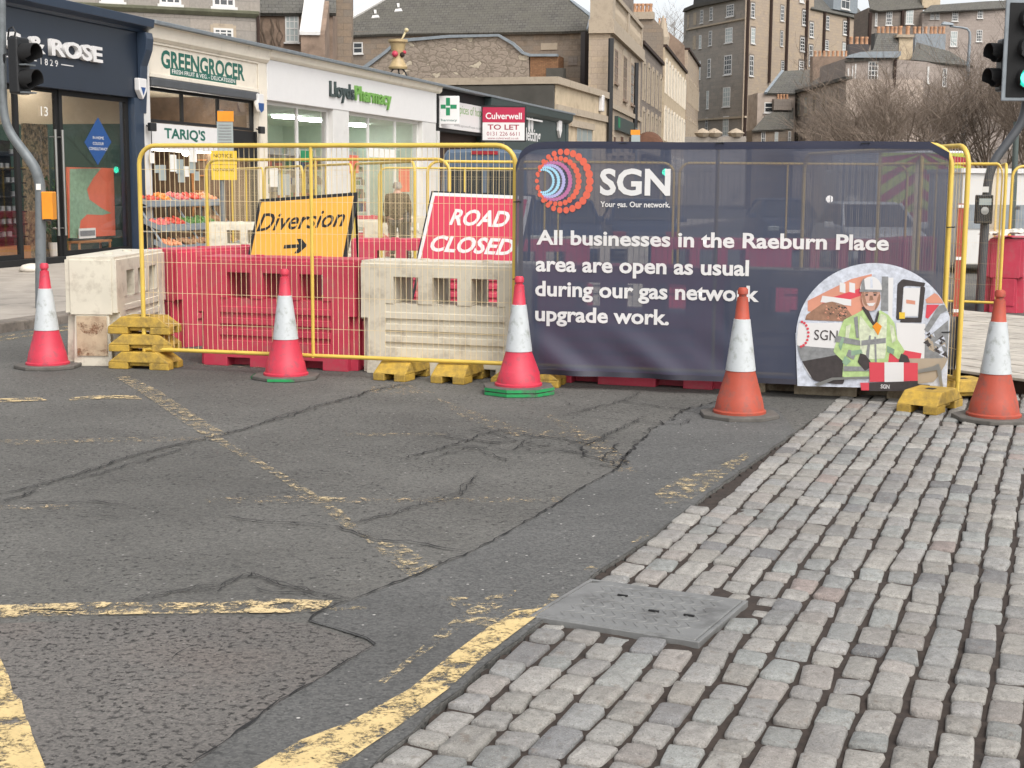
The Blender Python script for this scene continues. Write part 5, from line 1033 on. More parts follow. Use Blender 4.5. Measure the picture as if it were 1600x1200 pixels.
pu = [U(x, .0, 250) for x in (36, 100, 201)]
glazing(t, uL, pu[0], FL + .12, zfb, .10, M['blk2'], [-3.0], [], .10); glazing(t, pu[1] + .001, u1, FL + .12, zfb, .10, M['blk2'], [], [], .11)
dr = glazing(t, pu[0] + .001, pu[1], FL + .03, zfb, .14, M['blk2'], [], [], .07, 'door')
b = MB(ST)
for uu in (U(90, -.05, 250), U(101, -.05, 250)):
    z0, z1 = S.Z(100, 368, -.05), S.Z(100, 203, -.05); b.tube([(uu, -.02, z0), (uu, -.02, z1)], .028, 10); 
    for z in (z0 + .15, z1 - .15): b.tube([(uu, -.02, z), (uu, .12, z)], .014, 6)
b.build('handle', M['silver'], dr, smooth=True, autos=50)
room(t, uL, u1 + .1, 4.2, M['dteal'], M['wood'], M['beige'], 6.0, M['beige'], S.Z(150, 203, 3.0))
sbox(t, 'roof', M['felt'], uL, uR, .302, 9, 5.2, 5.40)
n3 = (0, 0, 1)
def stext(s, x0, yb0, x1, yt0, d, mat, t, bold=0.0, ext=0.0, name='lettering', shear=0.0, space=1.0):
    ua, zb = S.px(x0, yb0, d); ub = S.px(x1, yb0, d)[0]; zt = S.px(x0, yt0, d)[1]
    return text(s, S.T((ua, d, zb)), S.u, n3, ub - ua, zt - zb, mat, t, name, bold, shear, ext, off=0.001, space=space)
ua = U(-30, -.07, 80); ub = U(155, -.07, 80); zb, zt = S.Z(155, 99, -.07), S.Z(155, 74, -.07)
text('NG & ROSE', S.T((ua, -.062, zb)), S.u, n3, ub - ua, zt - zb, M['pure'], t, 'lettering', .03, 0, .09)
ua, ub = U(64, -.07, 98), U(91, -.07, 98); z = S.Z(80, 103, -.07); text('1829', S.T((ua, -.062, z)), S.u, n3, ub - ua, .13, M['pure'], t, 'lettering', .01, 0, .0, space=1.5)
sbox(t, 'rule', M['pure'], U(96, -.07, 102), U(115, -.07, 102), -.066, -.061, z + .05, z + .07); sbox(t, 'rule', M['pure'], U(10, -.07, 98), U(58, -.07, 98), -.066, -.061, z + .05, z + .07)
stext('13', 64, 181, 75, 166, .12, M['paper'], t, .01)
b = MB(ST); q = [S.px(x, y, .095) for x, y in ((153, 183), (174, 222), (153, 258), (132, 222))]; b.add([(u, .095, z) for u, z in q], [(0, 1, 2, 3)]); b.build('window_decal', M['blue'], t)
for y, s, x0, x1 in ((217, 'IN-HOME', 145, 162), (226, 'COLOUR', 145, 162), (234, 'CONSULTANCY', 139, 168)): 
    uu, zz = S.px(x0, y, .093); u2 = U(x1, .093, y); text(s, S.T((uu, .093, zz)), S.u, n3, u2 - uu, .06, M['paper'], t, 'decal_lettering', .0)
def sthing(name, label, cat, u, d, group=None, z=0): return thing(name, label, cat, tuple(S.T((u, d, z))), S.rot, group)
# things in the navy shop window
d = .55; A = S.px(109, 372, d); B = S.px(184, 263, d); t = sthing('display_panel', 'coral and sage green display panel in the navy shop window', 'display panel', (A[0] + B[0]) / 2, d)
b = MB(ST); b.box(A[0], B[0], d, d + .04, A[1], B[1]); b.build('panel', M['coral'], t)
b = MB(ST); q = [S.px(x, y, d - .003) for x, y in ((109, 264), (158, 263), (146, 278), (136, 296), (140, 312), (160, 326), (174, 333), (160, 336), (136, 335), (126, 345), (122, 372), (109, 372))]; b.add([(u, d - .003, z) for u, z in q], [tuple(range(len(q)))]); b.build('painted_shape', M['sage'], t)
A = S.px(121, 393, .45); B = S.px(172, 374, .45); t = sthing('stool', 'small wooden stool in front of the coral panel in the window', 'stool', (A[0] + B[0]) / 2, .45); b = MB(ST); b.box(A[0], B[0], .40, .70, B[1] - .05, B[1]); b.build('seat', M['wood'], t, bevel=.01)
for uu in (A[0] + .05, B[0] - .05):
    for dd in (.43, .67): b = MB(ST); b.tube([(uu, dd, FL), (uu, dd, B[1] - .05)], .028, 6); b.build('leg', M['wood'], t)
A = S.px(125, 373, .44); B = S.px(150, 356, .44); t = sthing('card_holder', 'framed grey card standing on the wooden stool', 'card', (A[0] + B[0]) / 2, .44, None, A[1]); b = MB(ST); b.box(A[0], B[0], .45, .47, A[1], B[1]); b.build('frame', M['paper'], t); b = MB(ST); b.box(A[0] + .03, B[0] - .03, .446, .4495, A[1] + .05, B[1] - .05); b.build('card', M['ptgrey'], t)
A = S.px(-60, 396, .8); B = S.px(35, 220, .8); t = sthing('shelf_unit', 'dark shelf unit with rows of paint tins behind the left window of the navy shop', 'shelves', (A[0] + B[0]) / 2, .8); b = MB(ST); b.box(A[0], B[0], 1.1, 1.15, FL, B[1])
rows = [S.Z(15, y, .8) for y in (236, 258, 280, 302, 325, 345, 365)]
for z in rows: b.box(A[0], B[0], .75, 1.1, z - .09, z - .06)
b.build('shelf', M['blk2'], t); b = MB(ST)
for i, z in enumerate(rows):
    u = A[0] + .1
    while u < B[0] - .1:
        if rnd.random() < .75: b.lathe([(.055, 0), (.055, .10)], 10, (u, .90, z - .06)); 
        u += .2
b.mi = 0; tn = b.build('paint_tins', M['ptgrey'], t); tn['kind'] = 'stuff'; sbox(t, 'base_cabinet', M['wood'], A[0], B[0], .7, 1.1, FL, S.Z(15, 385, .8))
A = S.px(44, 405, 1.2); B = S.px(74, 195, 1.2); b = MB(ST); b.box(A[0], B[0], 1.2, 1.25, FL, B[1]); tag(b.build('wallpaper_roll', pm('floral_print', '8a7a60', .8, var=.5, vs=14, dirt=('3d3f35', 10, .45, .6))), 'tall floral wallpaper sample hanging inside the navy shop door', 'wallpaper')
A = S.px(84, 330, 1.0); t = sthing('house_plant', 'green potted plant behind the glass door', 'plant', A[0], 1.0); b = MB(ST); b.lathe([(.10, FL), (.14, FL + .35)], 12, (A[0], 1.0, 0)); b.build('pot', M['paper'], t); b = MB(ST)
for k in range(130):
    a = rnd.uniform(0, 2 * pi); rr = rnd.uniform(.02, .36); z = FL + .5 + rnd.uniform(0, 1.2); c = Vector((A[0] + rr * cos(a), 1.0 + rr * sin(a) * .7, z)); l = rnd.uniform(.07, .14); b.add([c, c + Vector((l * cos(a), l * sin(a), .06)), c + Vector((l * .4 * cos(a + 1), .03, l)), c + Vector((-.02, .02, .05))], [(0, 1, 2, 3)])
b.build('foliage', pm('leaf_green', '3f5a34', .6, var=.3, vs=9), t)
for i, (x, y) in enumerate(((137, 195), (191, 190), (60, 200))):
    u, z = S.px(x, y, 2.5 + i * .3); b = MB(ST); b.lathe([(.07, z), (.05, z + .10), (.01, z + .11)], 12, (u, 2.5 + i * .3, 0)); o = b.build('spot_lamp', M['spot']); tag(o, ['spot lamp lit above the blue diamond decal, nearest the door', 'spot lamp lit at the right edge of the navy shop window', 'spot lamp lit inside behind the number on the glass door'][i], 'lamp')
b = MB(ST); b.box(-5, 4.5, 2.6, 3.0, 4.1, 4.18); tag(b.build('ceiling_lamp', M['strip']), 'long ceiling lamp inside the navy shop', 'lamp')

# --- greengrocer
uA, uB = uR + .001, U(413, 0, 150); t = shop('greengrocer_shop', 'greengrocer shop with a cream sign, dark upper lights and an open stocked front', (uA + uB) / 2)
w1 = U(231, 0, 200); w0 = U(401, 0, 200)
sbox(t, 'pillar', M['white'], uA + .03, w1, -.08, .3, FL - .1, 5.0, .01); sbox(t, 'pillar', M['cream'], w0, uB, -.08, .3, FL - .1, 5.0, .01)
zb, ztp = 4.24, 5.0
sbox(t, 'fascia', M['cream'], w1 + .02, w0 - .02, -.05, .3, zb, ztp, .01)
b = MB(ST); b.box(w1 + .02, w0 - .02, -.10, -.051, zb - .04, zb + .05); b.box(w1 + .02, w0 - .02, -.09, -.051, ztp - .05, ztp); b.build('sign_moulding', M['cream'], t, bevel=.008)
b = MB(ST); b.prismx([(-.10, 5.001), (-.18, 5.08), (-.20, 5.32), (-.24, 5.36), (.3, 5.36), (.3, 5.001)], uA + .17, uB); b.build('cornice', M['cream'], t, bevel=.01)
b = MB(ST); b.prismx([(-.20, 5.361), (-.36, 5.36), (-.38, 5.44), (-.05, 5.49), (.3, 5.49), (.3, 5.361)], uA + .17, uB); b.build('gutter', M['lead'], t, bevel=.01)
sbox(t, 'roof', M['felt'], uA, uB, .302, 9, 5.3, 5.45)
stext('GREENGROCER', 252, 106, 382, 77, -.052, M['dgreen'], t, .035)
ua, z0 = S.px(266, 117, -.052); ub = U(369, -.052, 125); z1 = z0 + .17; sbox(t, 'sign_band', M['dgreen'], ua, ub, -.054, -.051, z0, z1)
text('FRESH FRUIT & VEG. - DELICATESSEN', S.T((ua + .08, -.056, z0 + .04)), S.u, n3, ub - ua - .16, .10, M['paper'], t, 'lettering', .01)
sbox(t, 'shutter_box', M['dgal'], w1 + .03, w0 - .03, -.14, .3, 3.98, 4.19, .03)
zt2 = S.Z(285, 195, .1); z3 = S.Z(285, 235, .05)
glazing(t, w1 + .03, w0 - .03, zt2, 3.978, .10, M['blk2'], [U(x, .1, 170) for x in (284, 340, 392)], [], .07)
sbox(t, 'name_board', M['pure'], U(236, .05, 215), U(341, .05, 215), .02, .06, z3, zt2 - .02, .004)
stext('TARIQ\'S', 257, 219, 321, 199, .018, M['dgreen'], t, .03)
sbox(t, 'name_board_lath', M['mgreen'], U(253, .018, 220), U(327, .018, 226), .016, .0195, z3 + .12, z3 + .14)
b = MB(ST); b.box(U(342, .1, 200), w0 - .03, .02, .06, z3 - .1, zt2 - .02); b.build('side_board', M['blk2'], t); sbox(t, 'door_post', M['blk2'], w1 + .03, w1 + .13, -.02, .15, FL, zt2 - .02); sbox(t, 'door_post', M['blk2'], w0 - .13, w0 - .03, -.02, .15, FL, zt2 - .02)
room(t, w1, w0, 4.1, pm('cluttered_brown', '5a4838', .9, var=.4, vs=3), M['dkwood'], M['beige'], 5.0)
b = MB(ST); b.box(w1 + .3, U(310, 2, 240), 1.0, 1.5, S.Z(270, 236, 1.2), S.Z(270, 236, 1.2) + .08); tag(b.build('ceiling_lamp', M['strip']), 'bright strip lamp glowing inside the greengrocer under the name board', 'lamp')
u, z = S.px(290, 239, 1.0); b = MB(ST); b.ball((u, 1.0, z), .09, 12, 7); tag(b.build('globe_lamp', M['strip'], smooth=True), 'round lamp glowing inside the greengrocer', 'lamp')
tags = [(238, 247, 7, 16), (245, 264, 6, 12), (254, 270, 10, 24), (271, 255, 9, 26), (281, 260, 11, 22), (284, 276, 10, 18), (302, 244, 11, 18), (301, 262, 9, 17), (308, 275, 8, 14), (292, 268, 8, 16)]
for i, (x, y, w, h) in enumerate(tags):
    d = -.15 + .02 * i; A = S.px(x - w / 2, y + h / 2, d); B = S.px(x + w / 2, y - h / 2, d); b = MB(ST); b.box(A[0], B[0], d, d + .012, A[1], B[1]); tag(b.build('price_card', M['glassl'] if i % 3 else M['paper']), 'pale card or packet hanging in the greengrocer opening', 'card', 'cards hanging in the greengrocer opening')
# stands and crates
def crate(u, d, z, w, dp, h, fcol, label, tilt=.35):
    t = sthing('fruit_crate', label, 'crate', u, d, 'crates on the greengrocer stand', z); ca = lambda q: S.T((u + q[0], d + q[1] * cos(tilt) - 0 * q[2], z + q[2] + q[1] * sin(tilt)))
    b = MB(ca); b.box(-w / 2, w / 2, 0, dp, 0, .02); b.box(-w / 2, w / 2, 0, .02, .02, h); b.box(-w / 2, w / 2, dp - .02, dp, .02, h); b.box(-w / 2, -w / 2 + .02, .02, dp - .02, .02, h); b.box(w / 2 - .02, w / 2, .02, dp - .02, .02, h); b.build('box', M['lead'], t)
    b = MB(ca); r = .045
    for k in range(46): b.ball((rnd.uniform(-w / 2 + .06, w / 2 - .06), rnd.uniform(.06, dp - .06), h * .7 + rnd.uniform(0, .06)), r * rnd.uniform(.8, 1.15), 7, 5)
    fo = b.build('fruit', fcol, t, smooth=True); fo['kind'] = 'stuff'
FC = [pm('red_apples', 'b8402c', .4, var=.35, vs=12), pm('oranges', 'd6792c', .5, var=.2, vs=12), pm('pink_apples', 'c4605a', .4, var=.3, vs=12), pm('green_veg', '4d7034', .6, var=.4, vs=12), pm('brown_roots', '8e6a4c', .8, var=.3, vs=12), pm('peaches', 'd18a62', .5, var=.2, vs=12)]
d0 = -.9; t = sthing('fruit_stand', 'grey metal fruit stand with sloping tiers outside the greengrocer', 'stand', U(285, d0, 330), d0); ua, ub = U(266, d0, 330), U(378, d0, 330)
tiers = [(S.Z(290, 316, d0), .55), (S.Z(290, 354, d0), .25), (S.Z(290, 386, d0), 0)]
b = MB(ST)
for z, dd in tiers: b.box(ua, ub, d0 + dd - .02, d0 + dd + .02, z - .10, z + .02); b.box(ua, ub, d0 + dd + .02, d0 + dd + .5, z - .12, z - .09)
b.build('tier', M['lead'], t)
for uu in (ua + .05, (ua + ub) / 2, ub - .05): b = MB(ST); b.tube([(uu, d0 + .05, .12), (uu, d0 + 1.05, tiers[0][0] + .22)], .03, 6); b.tube([(uu, d0 + 1.1, .12), (uu, d0 + 1.1, tiers[0][0] + .2)], .03, 6); b.build('upright', M['lead'], t)
cl = 0; nm = ['top', 'middle', 'bottom']; fr_ = [[0, 1, 2, 0, 5], [2, 0, 3, 3, 4], [5, 4, 4, 5, 4]]; fn = ['red apples', 'oranges', 'pink apples', 'green vegetables', 'brown roots', 'pale peaches']; po = ['first from the left', 'second from the left', 'third from the left', 'fourth from the left', 'at the right end']
for j, (z, dd) in enumerate(tiers):
    n = 5; w = (ub - ua) / n
    for k in range(n): crate(ua + w * (k + .5), d0 + dd + .03, z - .08, w - .03, .44, .12, FC[fr_[j][k]], 'crate of %s on the %s tier of the fruit stand, %s' % (fn[fr_[j][k]], nm[j], po[k]))
A = S.px(345, 345, 1.6); t = sthing('shelf_unit', 'brown packed shelves behind the right side of the greengrocer opening', 'shelves', U(365, 1.6, 300), 1.6); ua, ub = U(318, 1.6, 300), U(398, 1.6, 300); b = MB(ST)
for k in range(7): b.box(ua, ub, 1.5, 1.9, .3 + .42 * k, .33 + .42 * k)
b.box(ua, ub, 1.9, 1.95, FL, 3.2); b.build('shelf', M['wood'], t)
for j, mm in enumerate((FC[4], FC[5], M['dust'], M['mint'])):
    b = MB(ST)
    for k in range(6):
        u = ua + .05
        while u < ub - .2:
            w = rnd.uniform(.1, .2)
            if rnd.randrange(4) == j: b.box(u, u + w, 1.55, 1.85, .331 + .42 * k, .331 + .42 * k + rnd.uniform(.15, .33))
            u += w + .02
    g_ = b.build('goods', mm, t); g_['kind'] = 'stuff'
# lamps and alarm boxes on the pillars
for x, y, lab, dd in ((219, 138, 'white alarm box between navy shop and greengrocer', -.12), (404, 160, 'white and blue alarm box on the cream pillar', -.12)):
    u, z = S.px(x, y, dd); t = sthing('alarm_box', lab, 'alarm box', u, dd, None, z); b = MB(ST); b.prism([(u - .17, z + .22), (u + .17, z + .22), (u + .17, z - .05), (u, z - .25), (u - .17, z - .05)], dd - .08, dd + .05); b.build('case', M['pure'], t, bevel=.02); b = MB(ST); b.prism([(u - .10, z + .02), (u + .10, z + .02), (u, z - .16)] if x < 300 else [(u - .18, z - .02), (u + .16, z - .02), (u + .14, z - .2), (u, z - .27), (u - .14, z - .2)], dd - .085, dd - .081); b.build('emblem', M['blue'], t)
for x, y, lab in ((236, 198, 'small black floodlight left of the name board'), (407, 203, 'small black floodlight on the cream pillar')):
    u, z = S.px(x, y, -.2); t = sthing('floodlight', lab, 'floodlight', u, -.2, None, z); b = MB(ST); b.box(u - .13, u + .13, -.28, -.18, z - .10, z + .09); b.build('housing', M['blk'], t, bevel=.02); b = MB(ST); b.tube([(u, -.18, z), (u, -.07, z + .03)], .02, 6); b.build('arm', M['blk'], t)

# --- pharmacy
uA, uB = uB + .001, U(678, 0, 180); t = shop('pharmacy_shop', 'white pharmacy with a broad white fascia and large pale windows', (uA + uB) / 2)
zb, ztp = 4.04, 5.12
sbox(t, 'fascia', M['pure'], uA, uB, -.10, .3, zb, ztp, .01)
b = MB(ST); b.prismx([(-.12, 5.121), (-.20, 5.19), (-.22, 5.32), (-.26, 5.36), (.3, 5.36), (.3, 5.121)], uA, uB + .35); b.build('cornice', M['cream'], t, bevel=.01)
b = MB(ST); b.prismx([(-.20, 5.361), (-.36, 5.36), (-.38, 5.44), (-.05, 5.49), (.3, 5.49), (.3, 5.361)], uA, U(888, 0, 185)); b.build('gutter', M['lead'], t, bevel=.01)
sbox(t, 'roof', M['felt'], uA, uB, .302, 9, 5.3, 5.45)
a1, a2, a3 = U(517, 0, 220), U(542, 0, 220), U(657, 0, 220)
sbox(t, 'pillar', M['white'], a1, a2, -.08, .3, FL - .1, zb - .002, .01); sbox(t, 'pillar', M['white'], a3, uB, -.08, .3, FL - .1, zb - .002, .01)
glazing(t, uA + .02, a1, .55, zb - .002, .12, M['white'], [U(464, .12, 230)], [], .10); glazing(t, a2, a3, .2, zb - .002, .12, M['white'], [U(575, .12, 230), U(617, .12, 230)], [], .10)
sbox(t, 'stall_riser', M['white'], uA, a1, -.02, .25, FL - .1, .549)
room(t, uA, uB - .05, 3.95, M['mint'], M['dust'], M['mint'], 6.0)
zl0, zl1 = S.Z(540, 162, -.102), S.Z(514, 126, -.102); ua = U(514, -.102, 140); ub = U(552, -.102, 150); text('Lloyds', S.T((ua, -.102, zl0)), S.u, n3, ub - ua, zl1 - zl0, M['teal'], t, 'lettering', .02, 0, .05); ua = U(553.5, -.102, 140); ub = U(610, -.102, 160)
text('Pharmacy', S.T((ua, -.102, zl0)), S.u, n3, ub - ua, zl1 - zl0, M['lgreen'], t, 'lettering', .02, 0, .05)
for i, x in enumerate((450, 490, 560, 600, 640)):
    u, z = S.px(x, 214 + (4 if i == 2 else 0), 2.2); b = MB(ST); b.box(u - .5, u + .5, 2.0, 2.5, 3.86, 3.93); tag(b.build('ceiling_lamp', M['strip_w']), 'pale square ceiling lamp inside the pharmacy', 'lamp', 'ceiling lamps in the pharmacy')
for j, (x0, x1, dd) in enumerate(((418, 460, 1.2), (468, 512, 1.4), (546, 574, 1.0), (578, 655, 2.5))):
    ua, ub = U(x0, dd, 300), U(x1, dd, 300); t = sthing('shelf_unit', ['pharmacy shelves behind the far left window pane', 'pharmacy shelves under the green cross notice', 'pharmacy shelves just right of the middle pillar', 'long pharmacy shelves deep inside the right window'][j], 'shelves', (ua + ub) / 2, dd); b = MB(ST); b.box(ua, ub, dd + .4, dd + .45, FL, 2.9)
    for k in range(6): b.box(ua, ub, dd, dd + .4, .4 + .45 * k, .43 + .45 * k)
    b.build('shelf', M['white'], t)
    for m_, mm in enumerate((M['coral'], M['blue'], M['paper'], M['mgreen'], M['beige'])):
        b = MB(ST)
        for k in range(5):
            u = ua + .05
            while u < ub - .12:
                w = rnd.uniform(.08, .22)
                if rnd.randrange(5) == m_: b.box(u, u + w, dd + .05, dd + .35, .431 + .45 * k, .431 + .45 * k + rnd.uniform(.12, .34))
                u += w + .02
        g_ = b.build('goods', mm, t); g_['kind'] = 'stuff'
for i, (x0, y0, x1, y1, mm, lab) in enumerate(((470, 236, 489, 253, 'mgreen', 'green window notice in the pharmacy'), (421, 262, 434, 292, 'paper', 'white poster at the left of the pharmacy window'), (434, 272, 453, 305, 'glassl', 'grey leaf poster in the pharmacy window'), (542, 243, 560, 270, 'coral', 'coral poster by the pharmacy door'), (543, 272, 556, 300, 'cream', 'cream poster below the coral one'), (576, 234, 618, 245, 'paper', 'white banner notice across the pharmacy door glass'), (623, 262, 640, 300, 'coral', 'portrait poster in the right pharmacy window'))):
    A, B = S.px(x0, y1, .09), S.px(x1, y0, .09); b = MB(ST); b.box(A[0], B[0], .085, .09, A[1], B[1]); o = b.build('window_poster', M[mm]); tag(o, lab, 'poster')
    if i == 0: pass
# projecting pharmacy cross board
u, z = S.px(699, 172, -.3); dd = -.45; P = at(700, 172, S.T((u, -.45, 0)).y); t = thing('cross_sign', 'white projecting board with a green cross and the word Pharmacy', 'sign', tuple(P))
h = (191 - 148) / 2225 * P.y; w = (716 - 681) / 2225 * P.y; b = MB(); b.T = lambda q: P + Vector(q); b.box(-w / 2, w / 2, 0, .12, -h / 2, h / 2); b.build('board', M['pure'], t, bevel=.02)
b = MB(); b.T = lambda q: P + Vector(q); a_, c_ = w * .09, w * .38; zc = h * .12
b.box(-a_, a_, -.004, -.001, zc + .03, zc + c_); b.box(-a_, a_, -.004, -.001, zc - c_, zc - .03); b.box(-c_, -a_ - .01, -.004, -.001, zc - a_, zc + a_); b.box(a_ + .01, c_, -.004, -.001, zc - a_, zc + a_); b.build('cross', M['mgreen'], t)
text('Pharmacy', P + Vector((-w * .4, -.001, -h * .42)), (1, 0, 0), n3, w * .8, h * .11, M['dgreen'], t, 'lettering', .01)
b = MB(); b.tube([P + Vector((-w / 2, .06, h * .3)), P + Vector((-w / 2 - .5, .3, h * .3))], .02, 6); b.build('bracket', M['dgal'], t)

# --- spice shop and dark agent's shop
uA, uB = uB + .36, U(756, 0, 200); t = shop('spice_shop', 'narrow shop with a white sign board over a dark doorway beside the pharmacy', (uA + uB) / 2)
zz = 3.78
sbox(t, 'fascia', M['blk2'], uA, uB, -.02, .3, zz, 5.35); A, B = S.px(689, 206, -.1), S.px(755, 160, -.1); sbox(t, 'sign_board', M['pure'], A[0], B[0], -.08, -.025, 3.9, 4.95, .01)
ua = U(716, -.09, 180); ub = U(752, -.09, 186); text('spices of hope', S.T((ua, -.082, 4.42)), S.u, n3, ub - ua + .3, .45, M['lgreen'], t, 'lettering', .0); text('www.spicesofhope.co.uk', S.T((ua - .5, -.082, 4.0)), S.u, n3, 3.6, .12, M['ptgrey'], t)
sbox(t, 'doorway', M['dkwood'], uA, uB, .32, .4, FL, zz); sbox(t, 'pillar', M['white'], uA, uA + .25, -.02, .3, FL, zz - .002); sbox(t, 'roof', M['felt'], uA - .3, uB, .302, 9, 5.2, 5.35)
uA, uB = uB + .001, U(886, 0, 185); t = shop('agent_shop', 'dark teal shop at the far end of the row with white letters', (uA + uB) / 2)
zfb = S.Z(860, 222); sbox(t, 'fascia', M['teal'], uA, uB, -.05, .3, 3.3, 4.9, .01); b = MB(ST); b.prismx([(-.10, 4.9), (-.30, 5.05), (-.34, 5.355), (.3, 5.355), (.3, 4.9)], uA, uB); b.build('cornice', M['teal'], t, bevel=.02)
sbox(t, 'front', M['harl'], uA, uB, .05, .3, FL, 3.29); sbox(t, 'roof', M['felt'], uA, uB, .302, 9, 5.2, 5.35); sbox(t, 'sign_light', M['pure'], U(824, -.2, 185), U(848, -.2, 190), -.2, -.15, 4.75, 4.82)
for x in (827, 831.5): u, z = S.px(x, 195, -.052); b = MB(ST); b.add([(u + .22 * cos(2 * pi * k / 12), -.053, z + .34 * sin(2 * pi * k / 12)) for k in range(12)], [tuple(range(12))]); b.build('letter_dot', M['pure'], t)
u, z = S.px(822, 222, -.06); text('letting', S.T((u, -.052, z - .1)), S.u, n3, 2.6, .75, M['pure'], t, 'lettering', .02)
u, z = S.px(873, 201, -.1); b = MB(ST); b.prism([(u - .3, z + .4), (u + .3, z + .4), (u + .3, z - .1), (u, z - .45), (u - .3, z - .1)], -.2, -.06); tag(b.build('alarm_box', M['pure'], bevel=.02), 'white alarm box at the end of the dark teal shop', 'alarm box')
sbox(t, 'corner_pillar', M['teal'], uB - .5, uB, -.09, .04, FL, 4.89)
# to let board
Yb = S.T((U(752, 0, 190), 0, 0)).y - .6; A, B = at(754, 219, Yb), at(820, 168, Yb); t = thing('letting_board', 'crimson and white TO LET board fixed above the shop fronts', 'sign', tuple((A + B) / 2)); W, Hh = B.x - A.x, B.z - A.z
b = MB(); b.box(A.x - .06, B.x + .06, Yb, Yb + .05, A.z - .06, B.z + .06); b.build('frame', M['blk'], t); b = MB(); b.box(A.x, B.x, Yb - .012, Yb - .001, A.z, A.z + Hh * .54); b.build('lower_panel', M['pure'], t); b = MB(); b.box(A.x, B.x, Yb - .012, Yb - .001, A.z + Hh * .541, B.z); b.build('upper_panel', M['maroon'], t)
for s, x0, x1, z0, z1, mm, bo in (('Culverwell', .07, .93, .64, .84, 'pure', .02), ('TO LET', .12, .87, .32, .48, 'mtext', .02), ('0131 226 6611', .10, .88, .14, .26, 'mtext', .0), ('www.culverwell.co.uk', .12, .86, .03, .10, 'mtext', .0)):
    text(s, (A.x + W * x0, Yb - .012, A.z + Hh * z0), (1, 0, 0), n3, W * (x1 - x0), Hh * (z1 - z0), M[mm], t, 'lettering', bo)
b = MB(); b.tube([((A.x + B.x) / 2, Yb + .05, A.z + .5), ((A.x + B.x) / 2 - .4, Yb + 1.2, A.z + .4)], .04, 6); b.tube([((A.x + B.x) / 2, Yb + .06, A.z - 1.2), ((A.x + B.x) / 2, Yb + .06, A.z)], .04, 6); b.build('bracket', M['silver'], t)
# mortar and pestle ornament on the roof edge
u, z = S.px(622, 122, .2); P = S.T((u, .2, 5.49)); k = P.y / 2225
t = thing('roof_ornament', 'gilded mortar and pestle ornament with a red band standing on the pharmacy roof edge', 'ornament', tuple(P)); zb = at(622, 120, P.y).z; Z = lambda y: at(622, y, P.y).z
b = MB(); b.lathe([(14 * k, Z(108)), (15 * k, Z(105)), (13.5 * k, Z(103)), (11 * k, Z(98)), (8.5 * k, Z(92)), (8 * k, Z(88)), (8.5 * k, Z(84)), (11 * k, Z(74)), (12 * k, Z(68)), (15 * k, Z(66)), (15 * k, Z(62)), (12 * k, Z(62)), (11 * k, Z(65)), (.01, Z(66))], 24, (P.x, P.y, 0)); b.build('mortar', pm('old_gilding', 'a8926a', .5, var=.2, vs=4), t, smooth=True, autos=40)
b = MB(); b.tube([(P.x + 2 * k, P.y, Z(70)), (P.x + 12 * k, P.y, Z(49))], [1.3 * k, 1.6 * k], 10); b.ball((P.x + 13 * k, P.y, Z(47)), 3.4 * k, 12, 8); b.build('pestle', pm('pale_gilding', 'c2b48c', .5), t, smooth=True)
b = MB(); b.ball((P.x - 4 * k, P.y - 8 * k, Z(85)), 5 * k, 10, 7); b.build('red_boss', M['red'], t, smooth=True); b = MB(); b.ball((P.x + 7 * k, P.y - 6 * k, Z(86)), 4 * k, 10, 7); b.build('dark_boss', M['dkwood'], t, smooth=True); b = MB(); b.ball((P.x + 10 * k, P.y - 3 * k, Z(82)), 3 * k, 10, 7); b.build('small_boss', M['c_pink'], t, smooth=True)
for dx in (-11, 1, 11):
    b = MB(); zt_ = Z(107); zl = P.z; b.tube([(P.x + dx * .6 * k, P.y, zt_), (P.x + dx * k, P.y, (zt_ + zl) / 2), (P.x + (dx + 3) * k, P.y, zl - .02)], [1.5 * k, 1.1 * k, 1.5 * k], 6); b.build('leg', M['blk'], t)

